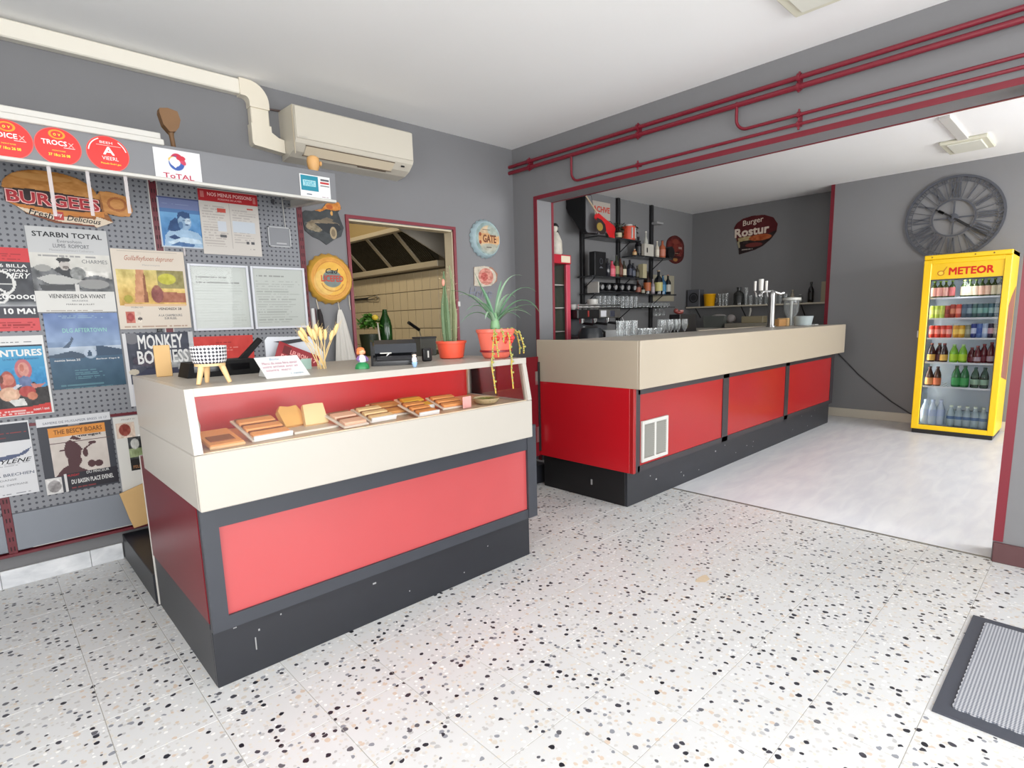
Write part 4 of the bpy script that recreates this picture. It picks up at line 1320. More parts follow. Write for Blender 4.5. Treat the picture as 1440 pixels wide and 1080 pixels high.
# ---- signs on the wall round the doorway
pl = [(.02, .66), (.10, .72), (.25, .72), (.50, .80), (.60, .92), (.80, 1.0), (.93, .98), (.97, .86), (.88, .76), (.93, .60), (1.0, .42), (.92, .22), (.72, .12), (.54, .0), (.40, .10), (.22, .16), (.06, .28), (.03, .45)]
p = Paint(90, 84, (62, 66, 68))
p.noise(16, 9, 3).poly([(.28, .74), (.50, .82), (.62, .94), (.80, 1.0), (.98, .98), (.95, .82), (.80, .78), (.6, .80), (.45, .73)], (216, 138, 56)).noise(40, 14, 4, .3, 1, .76, 1).ell(.68, .86, .08, .05, (196, 98, 36)).ell(.72, .72, .03, .05, (226, 170, 90))
p.poly([(.08, .44), (.22, .52), (.50, .56), (.70, .54), (.88, .50), (.9, .46), (.5, .48), (.2, .44)], (130, 116, 94)).ell(.22, .38, .14, .08, (150, 136, 110)).ell(.34, .34, .12, .07, (140, 128, 104)).noise(40, 24, 6, .05, .5, .25, .5).poly([(.30, .46), (.85, .50), (.95, .38), (.7, .22), (.5, .30)], (42, 46, 50)).ell(.73, .28, .085, .14, (176, 158, 124)).ell(.73, .28, .05, .085, (128, 112, 88)).poly([(.45, .56), (.6, .62), (.76, .58), (.7, .53)], (118, 106, 88))
cutout('dark shield-shaped tin sign with an old car and orange top', pl, 1.682, 1.982, 1.845, 2.145, YA - .008, p, edge=(50, 50, 52), thick=.01)


def cap_sign(label, cx_, cz_, R_, c_rim, c_face, paint, depth=.05):
    """bottle-cap sign: crimped dome with a flat printed face"""
    t = thing('bottle_cap_sign', label, 'sign', (cx_, YA, cz_), FACE_A)
    n = 84
    vs, fs = [], []
    for r, z, wob in ((1.0, .004, .035), (.985, .020, .02), (.93, .038, .0), (.86, depth, 0), (.84, depth - .002, 0)):
        for i in range(n):
            a = 2 * PI * i / n
            q_ = R_ * (r + wob * math.cos(a * 21))
            vs.append((q_ * math.cos(a), q_ * math.sin(a), z))
    for j in range(4):
        fs += [(j * n + i, j * n + (i + 1) % n, (j + 1) * n + (i + 1) % n, (j + 1) * n + i) for i in range(n)]
    mb = MB(); mb.add(vs, fs)
    obj('crimped_rim', mb, mat('cap_rim_%d_%d_%d' % c_rim, c_rim, .4, spec=.6, var=.12, vscale=30), t, smooth=50)
    m = ((paint.u - .5) ** 2 + (paint.v - .5) ** 2) < .25
    o = obj('print', paint.mesh('print', 1.70 * R_, 1.70 * R_, depth - .0015, mask=m), print_mat(), t, loc=(-.85 * R_, -.85 * R_, 0))
    P_ = Poster.__new__(Poster)
    g_ = bpy.data.objects.new('face', None)
    bpy.data.objects.remove(g_)
    P_.t, P_.w, P_.h = o, 1.70 * R_, 1.70 * R_
    P_.z = depth
    return P_


p = Paint(90, 90, (236, 178, 60))
p.ell(.5, .5, .5, .5, (226, 160, 66)).ell(.5, .5, .42, .42, (242, 186, 72)).ring(.5, .5, .40, .40, .03, (214, 140, 56)).ell(.34, .42, .28, .3, (244, 208, 130), .6).ell(.52, .5, .24, .20, (124, 136, 130)).noise(16, 9, 3).ring(.52, .45, .28, .24, .05, (204, 140, 60), -2.9, -.3)
S = cap_sign('yellow bottle-cap sign with red letters beside the doorway', 1.842, 1.612, .172, (196, 150, 60), None, p)
S.T('LICEFED', .24, .80, .43, .58, INK('cap_red', (186, 62, 46)), .02, z=.0505).T('Cad', .36, .68, .62, .74, K, .01, .3, z=.0505)
p = Paint(90, 90, (150, 172, 170))
p.noise(26, 7, 3).ell(.55, .5, .42, .40, (214, 184, 146), .9).rect(.14, 1, .36, .66, (222, 166, 108), .8).ell(.8, .78, .3, .2, (156, 176, 170), .8).ell(.6, .2, .4, .16, (170, 176, 164), .8).noise(26, 10, 5).rect(.3, .6, .76, .78, (120, 110, 96)).rect(.45, .65, .22, .25, (110, 100, 90)).ell(.2, .62, .05, .06, (150, 70, 40)).ell(.2, .38, .05, .06, (150, 70, 40))
S = cap_sign('pale blue and cream bottle-cap sign reading GATE', 3.296, 1.992, .162, (158, 180, 186), None, p)
S.T('GATE', .30, .85, .38, .62, INK('gate_brown', (108, 62, 40)), .03, z=.0505)
p = Paint(60, 60, (206, 196, 178))
p.noise(20, 8, 3).ell(.52, .5, .30, .40, (206, 120, 104), .8).ell(.45, .5, .14, .2, (190, 90, 80)).noise(50, 14, 5, .2, .8, .1, .9).ring(.6, .5, .38, .46, .10, (170, 120, 96), -1.2, 1.4)
pl = [(.04, .05), (.06, .92), (.45, 1.0), (.78, .95), (1.0, .66), (.96, .30), (.72, .08), (.4, .02)]
cutout('small cream and red tin sign half behind the spiky plant', pl, 3.150, 3.435, 1.585, 1.765, YA - .008, p, edge=(150, 120, 100))
S = thing('wire_word', 'grey wire lettering mounted on the wall below the small tin sign', 'sign', (3.10, YA - .004, 1.49), FACE_A)
text('Home', (0, .26, 0, .09), mat('grey_wire', (112, 116, 130), .4), S, .003, .0, .3)

# ---- signs in the bar room
p = Paint(90, 90, (92, 26, 30))
p.noise(14, 9, 3).poly([(.0, .30), (.14, .42), (.62, .40), (1, .55), (1, 0), (0, 0)], (40, 28, 28)).poly([(.10, .44), (.3, .47), (.60, .44), (.58, .36), (.30, .36), (.12, .34)], (196, 176, 128)).ell(.62, .40, .26, .085, (182, 92, 48)).noise(40, 16, 5, .1, .9, .28, .48).poly([(.06, .34), (.14, .36), (.16, .18), (.10, .18)], (170, 160, 130)).ell(.48, .22, .2, .06, (120, 52, 48)).lines(.2, .5, .10, .17, 1, (190, 180, 170))
pl = [(.0, .74), (.06, .86), (.2, .96), (.42, 1.0), (.70, .98), (.90, .88), (1.0, .70), (.98, .50), (.86, .32), (.68, .16), (.50, .08), (.14, .0), (.12, .20), (.08, .36), (.04, .55)]
S = cutout('dark red burger sign on the bar room end wall', pl, 0, .605, 0, .505, 0, p, face=FACE_B, loc=(SX - .008, 3.812, 2.128), edge=(90, 30, 30), thick=.008)
S.T('Burger', .21, .68, .74, .93, INK('bar_cream', (216, 200, 184)), .01, slope=.03).T('Rostur', .02, .82, .48, .72, INK('bar_cream', (216, 200, 184)), .03, slope=.02)
p = Paint(90, 78, (84, 28, 26))
p.noise(20, 12, 3).ell(.5, .52, .40, .38, (112, 40, 34)).noise(34, 20, 5, .1, .9, .15, .9).ell(.5, .78, .17, .09, (134, 62, 48)).ell(.5, .56, .12, .14, (128, 52, 40)).rect(.16, .34, .50, .58, (160, 132, 122)).rect(.66, .84, .54, .62, (160, 132, 122)).poly([(.3, .44), (.5, .40), (.72, .46), (.7, .36), (.5, .32), (.34, .36)], (58, 24, 22)).lines(.3, .72, .36, .42, 1, (196, 164, 132), seed=4).ell(.5, .15, .12, .07, (168, 116, 64)).ell(.5, .24, .34, .05, (44, 20, 20), .7)
pl = [(.5 + .5 * math.cos(a) * (1 - .06 * math.cos(4 * a)), .5 + .5 * math.sin(a)) for a in np.linspace(0, 2 * PI, 33)[:-1]]
cutout('oval dark red tin sign on the side wall of the bar room', pl, 7.285, 7.805, 2.04, 2.44, SY - .008, p, edge=(70, 24, 24))

# ================================================================== THINGS ON AND ROUND THE FRONT COUNTER
ZT = 1.1125
M_wood = mat('pale_wood', (222, 184, 132), .5, var=.08, vscale=14)
M_card = mat('cardboard', (196, 160, 108), .7, var=.04, vscale=12)
M_terra = mat('orange_plastic_pot', (222, 84, 58), .4)

tag(obj('cardboard_sheet', MB().bbox(.497, .552, 2.56, 2.575, ZT, 1.236, .002), M_card), 'upright piece of brown cardboard on the counter in front of MONKEY BUSINESS', 'cardboard')
tag(obj('cardboard_flap', MB().prism([(.47, .40), (.60, .44), (.60, .20), (.515, .19), (.50, .25)], 3.70, 3.71, 'xz'), M_card), 'torn brown cardboard flap leaning against the wall behind the counter', 'cardboard')

# planter on three wooden legs
pc = (.562, 2.085)
pl_ = thing('planter', 'white planter with black lattice pattern on three wooden legs', 'planter', (pc[0], pc[1], ZT))
M_pl = bpy.data.materials.new('lattice_glaze')
M_pl.use_nodes = True
_nt = M_pl.node_tree
_b = _nt.nodes['Principled BSDF']
_tc = _nt.nodes.new('ShaderNodeUVMap')
_ck = _nt.nodes.new('ShaderNodeTexChecker')
_mp = _nt.nodes.new('ShaderNodeMapping')
_mp.inputs['Rotation'].default_value = (0, 0, PI / 4)
_mp.inputs['Scale'].default_value = (1, 1, 1)
_nt.links.new(_tc.outputs[0], _mp.inputs[0])
_nt.links.new(_mp.outputs[0], _ck.inputs[0])
_ck.inputs[1].default_value = (*rgb((238, 236, 236)), 1)
_ck.inputs[2].default_value = (*rgb((44, 44, 54)), 1)
_ck.inputs[3].default_value = 12.0
_nt.links.new(_ck.outputs[0], _b.inputs['Base Color'])
_b.inputs['Roughness'].default_value = .3
n = 36
prof = [(.043, .067), (.049, .070), (.0535, .085), (.0555, .122), (.0555, .126), (.051, .126), (.048, .10)]
bw = MB().lathe(prof, n, capt=False)
o = obj('bowl', bw, M_pl, pl_, smooth=50)
uvl = o.data.uv_layers.new(name='uv')
for lp in o.data.loops:
    v = o.data.vertices[lp.vertex_index].co
    a = (math.atan2(v.y, v.x) / (2 * PI)) % 1.0
    uvl.data[lp.index].uv = (a * 3.4, v.z * 10)
for pg in o.data.polygons:
    us = [uvl.data[i].uv.x for i in pg.loop_indices]
    if max(us) - min(us) > 1.7:
        for i in pg.loop_indices:
            if uvl.data[i].uv.x < 1.7:
                uvl.data[i].uv.x += 3.4
obj('soil', MB().lathe([(.001, .112), (.049, .112)], 20), mat('soil', (70, 56, 46), .9), pl_)
obj('stand_ring', MB().lathe([(.040, .060), (.047, .060), (.047, .068), (.040, .068)], 24), M_wood, pl_)
for a in (-2.62, -.52, 1.57):
    c_, s_ = math.cos(a), math.sin(a)
    obj('leg', MB().cyl((.034 * c_, .034 * s_, .066), (.056 * c_, .056 * s_, .001), .0105, .007, 12), M_wood, pl_, smooth=40)

# black scanner-like machine with a raised arm
m_ = thing('card_reader', 'flat black machine with raised arm behind the patterned planter', 'machine', (.72, 2.40, ZT))
obj('body', MB().prism([(.555, ZT), (.57, ZT + .055), (.80, ZT + .06), (.868, ZT + .05), (.868, ZT + .03), (.885, ZT)], 2.36, 2.50, 'xz'), mat('matt_black', (14, 14, 15), .65, spec=.2), m_, True)
obj('arm', MB().prism([(.76, ZT + .055), (.79, ZT + .055), (.862, ZT + .128), (.848, ZT + .140)], 2.42, 2.445, 'xz'), mat('matt_black', (14, 14, 15), .65, spec=.2), m_, True)
obj('screen', MB().add([(.58, 2.359, ZT + .02), (.78, 2.359, ZT + .02), (.78, 2.359, ZT + .045), (.58, 2.359, ZT + .045)], [(0, 1, 2, 3)]), mat('screen_black', (14, 14, 16), .12), m_, True)
tag(obj('paper_scrap', MB().prism([(.89, 2.33), (.95, 2.30), (.97, 2.36), (.92, 2.40)], ZT, ZT + .004, 'xy').prism([(.90, 2.33), (.94, 2.32), (.95, 2.35)], ZT + .004, ZT + .018, 'xy'), mat('kraft_scrap', (150, 122, 84), .8)), 'crumpled brown paper scrap beside the black machine on the counter', 'paper')

# white notice lying on a slanted holder
t = thing('notice_card', 'white card with pink handwriting leaning at a slant on the counter', 'card', (.735, 2.06, ZT), (math.radians(38), 0, math.radians(4)))
obj('sheet', MB().box(0, .165, 0, .118, -.002, 0), M_paper, t)
P_ = Poster.__new__(Poster); P_.t, P_.w, P_.h = t, .165, .118
Pk = INK('handwriting', (190, 130, 150))
P_.T('Boite', .30, .52, .82, .92, INK('pale_blue', (140, 170, 190)), 0, .3).T('Merci de nous faire savoir', .08, .90, .62, .74, Pk, 0, .3).T('votre arrivee avec un', .06, .86, .46, .57, Pk, 0, .3).T('sourire  merci', .08, .66, .30, .41, Pk, 0, .3).T('L equipe', .58, .88, .10, .20, INK('pale_blue', (140, 170, 190)), 0, .3)
obj('prop', MB().prism([(0, -.002), (.11, -.002), (.11, -.085)], .03, .035, 'yz'), M_paper, t)
obj('prop', MB().prism([(0, -.002), (.11, -.002), (.11, -.085)], .13, .135, 'yz'), M_paper, t)

# red flyer propped behind it, grey sheet behind that
t = thing('leaflet', 'dark red leaflet with pale print propped up behind the white card', 'leaflet', (.905, 2.47, ZT + .008), (math.radians(82), math.radians(24), 0))
obj('sheet', MB().box(0, .195, 0, .125, -.002, 0), mat('leaflet_red', (140, 30, 38), .4), t)
P_ = Poster.__new__(Poster); P_.t, P_.w, P_.h = t, .195, .125
Pp = INK('leaflet_pink', (220, 150, 146))
P_.T('LEURON', .30, .72, .68, .84, Pp, .03).T('17', .80, .95, .68, .84, Pp, .03).T('ECOUTRES', .12, .74, .42, .60, Pp, .03).T('LA GARE', .36, .86, .18, .34, Pp, .02)
obj('corner_patch', MB().box(.025, .06, .08, .115, 0, .001), mat('leaflet_dark', (96, 12, 20), .4), t)
t = thing('backing_card', 'pale grey rounded card standing behind the red leaflet', 'card', (.905, 2.52, ZT))
obj('sheet', MB().prism([(.0, .0), (.0, .125), (.012, .14), (.20, .135), (.26, .06), (.26, .0)], 0, .003, 'xz'), mat('pale_card', (196, 200, 206), .5), t)
obj('dark_fold', MB().prism([(.035, .118), (.17, .128), (.18, .115), (.1, .105)], -.002, .0, 'xz'), mat('fold_black', (40, 40, 46), .5), t)

# wheat bunch
wh = thing('wheat_bunch', 'bunch of dried wheat ears standing on the counter', 'dried wheat', (1.05, 2.30, ZT))
M_wh = mat('dried_wheat', (226, 196, 136), .7, var=.08, vscale=40)
r_ = random.Random(3)
for i, (dx, dz, dy) in enumerate(((-.085, .165, .0), (-.06, .155, .02), (-.05, .185, -.01), (-.025, .172, .02), (-.01, .19, .0), (.012, .178, .015), (-.035, .17, -.02), (.03, .168, .0), (.065, .162, .0), (.095, .19, .01), (-.07, .178, .015), (.0, .165, -.015))):
    b0 = (r_.uniform(-.012, .02), r_.uniform(-.01, .01), 0.0)
    b1 = (dx, dy, dz)
    mid = (b0[0] * .5 + b1[0] * .45, b0[1], dz * .5)
    nk = tuple(b0[k] + (b1[k] - b0[k]) * .72 for k in range(3))
    e = MB().tube([b0, mid, nk], .0017, 6)
    obj('stalk', e, M_wh, wh)
    ear = MB()
    d_ = Vector(b1) - Vector(nk)
    ear.tube([Vector(nk) + d_ * f for f in (0, .12, .3, .5, .7, .88, 1.0)], [.002, .006, .0085, .009, .0085, .006, .001], 8)
    for k in range(6):
        q = Vector(nk) + d_ * (.2 + .12 * k)
        sd = Vector((.016 * (1 if k % 2 else -1), 0, 0)) + d_ * .5
        ear.tube([q, q + sd], [.0011, .0003], 4)
    obj('ear', ear, M_wh, wh, smooth=40)
tag(obj('paper_slip', MB().bbox(.985, 1.03, 2.35, 2.352, ZT, ZT + .045, .0005), mat('sage_paper', (150, 176, 166), .6)), 'small sage green paper slip standing beside the wheat', 'paper')

# things hanging on the wall by the doorway
t = thing('hanging_cloth', 'pale grey cloth hanging in folds on the wall by the doorway', 'cloth', (1.885, 3.79, 1.43))
rows = []
for j in range(14):
    f = j / 13
    z = 1.40 - f * .52
    half = .012 + .085 * (f ** .75)
    row = []
    for i in range(17):
        s = i / 16 * 2 - 1
        row.append((1.893 + half * s + .025 * f, 3.785 - .015 * f * (math.cos(s * 9) + 1) - .012, z + .03 * f * s * s))
    rows.append(row)
obj('cloth', MB().sheet(rows), mat('pale_cloth', (206, 202, 194), .85, var=.05, vscale=12), t, True, 70)
obj('loop', MB().tube([(1.89, 3.80, 1.50), (1.889, 3.785, 1.45), (1.893, 3.78, 1.40)], .003, 6), mat('beige_cord', (196, 186, 168), .7), t, True)
t = thing('hanging_brush', 'slim black brush hanging on a cord beside the bottle-cap sign', 'brush', (1.748, 3.79, 1.43))
obj('bristle_body', MB().tube([(1.744, 3.785, 1.405), (1.750, 3.783, 1.36), (1.756, 3.783, 1.29), (1.758, 3.785, 1.225)], [.010, .016, .017, .010], 10), mat('brush_black', (38, 32, 34), .8), t, True, 40)
obj('cord', MB().tube([(1.738, 3.803, 1.47), (1.742, 3.785, 1.40)], .0035, 6), _mats['beige_cord'], t, True)
t = thing('hanging_roll', 'narrow rolled white paper hanging behind the wheat', 'paper roll', (1.69, 3.79, 1.40))
obj('roll', MB().cyl((1.692, 3.78, 1.41), (1.697, 3.78, 1.26), .016, n=14), M_paper, t, True, 40)
obj('stripe', MB().cyl((1.715, 3.79, 1.41), (1.722, 3.79, 1.25), .006, n=8), mat('stripe_wine', (84, 46, 56), .6), t, True)
tag(obj('pale_string', MB().tube([(1.985, 3.80, 1.50), (1.982, 3.797, 1.45), (1.987, 3.797, 1.40)], .003, 6), _mats['beige_cord']), 'short pale cord hanging on the wall left of the doorway frame', 'cord')

# toy figurines (plain painted statuettes)
t = thing('figurine', 'small painted figurine with ginger hair on a green base', 'figurine', (1.155, 2.14, ZT))
obj('base', MB().lathe([(.030, 0), (.030, .006), (.026, .018), (.012, .028), (.002, .030)], 18), mat('toy_green', (36, 130, 74), .35), t, smooth=40)
obj('body', MB().lathe([(.010, .024), (.017, .030), (.017, .042), (.013, .052), (.007, .058)], 14), mat('toy_white', (214, 214, 224), .4), t, smooth=40)
obj('arm', MB().tube([(-.012, 0, .050), (-.024, -.004, .040), (-.018, -.012, .032)], [.006, .005, .004], 8), mat('toy_purple', (120, 88, 140), .4), t, smooth=40)
obj('arm', MB().tube([(.012, 0, .050), (.024, -.004, .040), (.018, -.012, .032)], [.006, .005, .004], 8), _mats['toy_purple'], t, smooth=40)
hd = obj('head', MB().ellipsoid((0, 0, .071), (.014, .014, .015)), mat('toy_skin', (226, 168, 130), .5), t, smooth=60)
obj('nose', MB().ellipsoid((.004, -.015, .069), (.005, .004, .004)), _mats['toy_skin'], hd, smooth=60)
obj('hair', MB().ellipsoid((-.002, .003, .079), (.017, .016, .011)).ellipsoid((-.016, 0, .068), (.006, .007, .009)).ellipsoid((.014, .002, .068), (.005, .007, .009)), mat('toy_ginger', (206, 116, 62), .5), t, smooth=60)
t = thing('figurine', 'tiny figurine with white face and pale blue trousers before the cash register', 'figurine', (1.318, 1.995, ZT))
obj('legs', MB().lathe([(.006, 0), (.009, .006), (.012, .018), (.008, .024)], 12), mat('toy_blue', (150, 182, 214), .4), t, smooth=40)
obj('body', MB().lathe([(.009, .022), (.011, .030), (.009, .040), (.005, .043)], 12), _mats['toy_white'], t, smooth=40)
hd = obj('head', MB().ellipsoid((0, 0, .049), (.009, .009, .009)), mat('toy_pale', (226, 206, 190), .5), t, smooth=60)
obj('nose', MB().ellipsoid((0, -.009, .048), (.003, .003, .0025)), _mats['toy_pale'], hd, smooth=60)
obj('hair', MB().ellipsoid((0, .002, .056), (.0105, .0105, .006)), M_black, t, smooth=60)

# cash register
t = thing('cash_register', 'black cash register with sloping glossy front behind the figurines', 'cash register', (1.24, 2.205, ZT), (0, 0, math.radians(-30)))
M_gb = mat('gloss_black', (18, 19, 22), .16, spec=.6)
obj('body', MB().prism([(0, 0), (0, .020), (.055, .040), (.075, .044), (.09, .085), (.20, .098), (.20, 0)], .004, .195, 'yz'), M_gb, t)
obj('lid', MB().prism([(.062, .052), (.082, .092), (.198, .107), (.198, .08)], .012, .197, 'yz'), mat('register_lid', (42, 45, 51), .3), t)
obj('keypad', MB().add([(.02, .006, .0235), (.18, .006, .0235), (.18, .05, .0400), (.02, .05, .0400)], [(0, 1, 2, 3)]), mat('keypad_grey', (46, 46, 50), .25), t)
obj('paper_slot', MB().box(.035, .085, .060, .064, .050, .055), M_white, t)
obj('lever', MB().tube([(.055, .058, .030), (.065, .052, .042), (.075, .056, .050)], .0035, 6), M_chrome, t)
obj('side_shell', MB().prism([(.0, 0), (.055, .052), (.085, .105), (.2, .107), (.2, 0)], -.006, .004, 'yz'), M_gb, t)
t = thing('display_box', 'dark olive box standing right behind the cash register', 'box', (1.82, 2.60, ZT))
obj('box', MB().bbox(1.765, 1.87, 2.60, 2.68, ZT, 1.213, .003), mat('olive_black', (58, 58, 50), .45), t, True)
obj('lid_edge', MB().bbox(1.763, 1.872, 2.597, 2.683, 1.208, 1.217, .002), M_black, t, True)
t = thing('phone_stand', 'small black handset with white strip standing beside the register', 'handset', (1.56, 2.24, ZT))
obj('body', MB().bbox(1.525, 1.575, 2.225, 2.25, ZT, ZT + .062, .006), M_black, t, True)
obj('strip', MB().box(1.545, 1.553, 2.2235, 2.2255, ZT + .018, ZT + .05), M_white, t, True)

# cactus in an orange pot
t = thing('potted_cactus', 'tall two-stemmed cactus in a small orange plastic pot', 'cactus', (1.738, 2.29, ZT))
obj('pot', MB().lathe([(.052, 0), (.060, .004), (.072, .075), (.077, .076), (.078, .088), (.070, .088), (.068, .07)], 28, capt=False), M_terra, t, smooth=45)
obj('soil', MB().lathe([(.001, .074), (.069, .074)], 20), _mats['soil'], t)
M_cac = mat('cactus_green', (84, 106, 72), .6, var=.14, vscale=30)


def cactus_stem(pts, rs, ribs=6):
    mb = MB()
    n = ribs * 4
    vs = []
    for (x, y, z), r in zip(pts, rs):
        for i in range(n):
            a = 2 * PI * i / n
            q = r * (1 + .22 * math.cos(a * ribs))
            vs.append((x + q * math.cos(a), y + q * math.sin(a), z))
    fs = []
    for j in range(len(pts) - 1):
        fs += [(j * n + i, j * n + (i + 1) % n, (j + 1) * n + (i + 1) % n, (j + 1) * n + i) for i in range(n)]
    fs.append(tuple(range((len(pts) - 1) * n, len(pts) * n)))
    return mb.add(vs, fs)


s1 = [(-.022, 0, .07), (-.026, 0, .13), (-.030, 0, .22), (-.029, 0, .28), (-.027, 0, .33), (-.028, 0, .39), (-.026, 0, .43)]
obj('stem', cactus_stem(s1, [.016, .020, .019, .016, .008, .006, .003]), M_cac, t, smooth=50)
s2 = [(.018, .005, .07), (.020, .005, .14), (.024, .005, .22), (.022, .005, .29), (.026, .005, .36), (.021, .005, .42), (.012, .005, .46)]
obj('stem', cactus_stem(s2, [.015, .018, .018, .012, .006, .005, .002]), mat('cactus_pale', (122, 128, 92), .6, var=.1, vscale=30), t, smooth=50)
sp = MB()
for pts, rs in ((s1, .026), (s2, .024)):
    for k in range(26):
        f = k / 26 * (len(pts) - 1)
        i = int(f)
        x, y, z = [pts[i][q] + (pts[i + 1][q] - pts[i][q]) * (f - i) for q in range(3)]
        a = k * 2.4
        rr = rs * (1 - .6 * f / len(pts))
        sp.tube([(x + rr * math.cos(a), y + rr * math.sin(a), z), (x + (rr + .012) * math.cos(a), y + (rr + .012) * math.sin(a), z + .005)], [.0009, .0002], 4)
o = obj('spines', sp, mat('spine', (206, 190, 150), .6), t)
o['kind'] = 'stuff'
obj('bloom_bud', MB().ellipsoid((-.038, -.008, .375), (.008, .008, .018)), mat('bud_pink', (206, 140, 120), .6), t, smooth=60)

# spiky plant in a coral pot with trailing stems
t = thing('potted_plant', 'spiky long-leaved plant in a coral pot with trailing yellow stems', 'plant', (1.862, 2.09, ZT))
M_cor = mat('coral_pot_glaze', (226, 110, 92), .35)
obj('pot', MB().lathe([(.056, 0), (.064, .006), (.074, .03), (.079, .032), (.079, .040), (.075, .042), (.086, .10), (.092, .125), (.096, .127), (.097, .142), (.088, .142), (.084, .12)], 32, capt=False), M_cor, t, smooth=45)
obj('band', MB().lathe([(.0772, .0305), (.0805, .0315), (.0805, .0405), (.0772, .0415)], 32, capb=False, capt=False), mat('pot_band', (130, 26, 36), .4), t, smooth=60)
for a in (-2.3, -1.7, -1.1):
    c_, s_ = math.cos(a), math.sin(a)
    obj('heart', MB().ellipsoid((.087 * c_ - .010 * s_, .087 * s_ + .010 * c_, .098), (.010, .010, .012), 10, 6).ellipsoid((.087 * c_ + .010 * s_, .087 * s_ - .010 * c_, .098), (.010, .010, .012), 10, 6).ellipsoid((.084 * c_, .084 * s_, .086), (.009, .009, .015), 10, 6), mat('pot_heart', (206, 62, 56), .4), t, smooth=60)
obj('soil', MB().lathe([(.001, .125), (.085, .125)], 20), _mats['soil'], t)
M_leaf = mat('grey_green_leaf', (108, 148, 116), .5, var=.12, vscale=20)
rl = random.Random(11)


def blade(parent, a, ln, rise, droop, w0, m, z0=.15):
    """arching strap leaf, folded along its midrib"""
    pts = []
    n = 11
    vs, fs = [], []
    for k in range(n):
        f = k / (n - 1)
        rr = .012 + ln * f
        z = z0 + rise * math.sin(min(1, f * 1.1) * PI * .5) - droop * f * f
        w_ = w0 * (1 - f) ** .6 * (1.0 if f > .05 else .8)
        c_, s_ = math.cos(a), math.sin(a)
        for o_, dz in ((-1, .25), (0, 0), (1, .25)):
            vs.append((rr * c_ - o_ * w_ * s_, rr * s_ + o_ * w_ * c_, z + dz * w_))
    for k in range(n - 1):
        for i in (0, 1):
            fs.append((k * 3 + i, k * 3 + i + 1, (k + 1) * 3 + i + 1, (k + 1) * 3 + i))
    mb = MB()
    mb.add(vs, fs)
    obj('leaf', mb, m, parent, smooth=80)


M_leaf2 = mat('pale_leaf', (150, 180, 150), .5)
def blade2(parent, ctrl, tip, w0, m, base=(0, 0, .16)):
    A, B, D = Vector(base), Vector(ctrl), Vector(tip)
    n = 12
    vs, fs = [], []
    for k in range(n):
        f = k / (n - 1)
        p_ = A * (1 - f) ** 2 + B * 2 * f * (1 - f) + D * f * f
        d_ = (B - A) * (1 - f) + (D - B) * f
        sd = d_.cross(Vector((0, 0, 1)))
        sd = sd.normalized() if sd.length > 1e-5 else Vector((1, 0, 0))
        up = sd.cross(d_).normalized()
        w_ = w0 * (1 - f) ** .55 * (.75 + .5 * f * (1 - f))
        vs += [tuple(p_ - sd * w_ + up * w_ * .5), tuple(p_), tuple(p_ + sd * w_ + up * w_ * .5)]
    for k in range(n - 1):
        for i in (0, 1):
            fs.append((k * 3 + i, k * 3 + i + 1, (k + 1) * 3 + i + 1, (k + 1) * 3 + i))
    mb = MB()
    mb.add(vs, fs)
    obj('leaf', mb, m, parent, smooth=80)


for k, (ct_, tp_) in enumerate((((-.10, .0, .34), (-.23, .0, .30)), ((-.10, -.02, .31), (-.21, -.03, .225)), ((-.09, .02, .28), (-.20, .02, .175)), ((-.06, .0, .30), (-.10, .03, .42)), ((.05, .0, .44), (.20, .0, .405)),
                              ((.14, .0, .41), (.30, .0, .325)), ((.16, -.03, .37), (.28, -.04, .215)), ((.15, .0, .29), (.31, .0, .25)), ((-.08, -.05, .27), (-.15, -.10, .19)), ((.06, -.06, .29), (.12, -.12, .21)),
                              ((.04, .02, .32), (.09, .04, .385)), ((.0, .05, .33), (-.02, .10, .37)), ((.10, .04, .36), (.22, .08, .30)), ((-.09, .05, .34), (-.2, .1, .33)), ((.02, -.06, .26), (.04, -.14, .19)), ((-.05, -.02, .30), (-.17, -.02, .26)), ((.09, -.03, .28), (.2, -.06, .20)))):
    blade2(t, ct_, tp_, .012 if k % 3 else .015, M_leaf if k % 4 else M_leaf2)
obj('leaf_rosette', MB().lathe([(.020, .12), (.026, .15), (.018, .19), (.008, .22)], 10), mat('rosette_green', (120, 160, 116), .5), t, smooth=60)
M_trail = mat('trailing_stem', (190, 160, 66), .6, var=.2, vscale=50)
for a, pts in ((0, [(.05, -.06, .14), (.075, -.095, .12), (.085, -.11, .06), (.08, -.115, .02)]), (0, [(-.06, -.06, .14), (-.085, -.095, .11), (-.09, -.11, .05), (-.088, -.115, .012)]), (0, [(-.03, -.07, .14), (-.045, -.105, .12), (-.052, -.115, .08)]),
               (0, [(-.06, -.06, .14), (-.09, -.09, .12), (-.11, -.10, .05), (-.13, -.12, .012), (-.155, -.143, .004), (-.162, -.150, -.03), (-.156, -.155, -.09), (-.150, -.158, -.15)]),
               (0, [(.0, -.08, .14), (-.01, -.11, .10), (-.02, -.125, .03), (-.03, -.145, .004), (-.04, -.151, -.05), (-.036, -.156, -.14)]),
               (0, [(.07, -.03, .14), (.10, -.05, .11), (.106, -.06, .05), (.10, -.065, .015)])):
    obj('trailing_stem', MB().tube(pts, .0035, 6), M_trail, t, smooth=50)
    lf = MB()
    for k in range(len(pts) * 3):
        f = k / (len(pts) * 3) * (len(pts) - 1)
        i = int(f)
        q = [pts[i][c] + (pts[i + 1][c] - pts[i][c]) * (f - i) for c in range(3)]
        lf.ellipsoid((q[0] + .006 * math.cos(k * 2.1), q[1] - .004, q[2] + .003), (.0055, .0045, .0055), 6, 4)
    o = obj('bead_leaves', lf, mat('trail_leaf', (150, 150, 80), .5), t, smooth=60)
    o['kind'] = 'stuff'

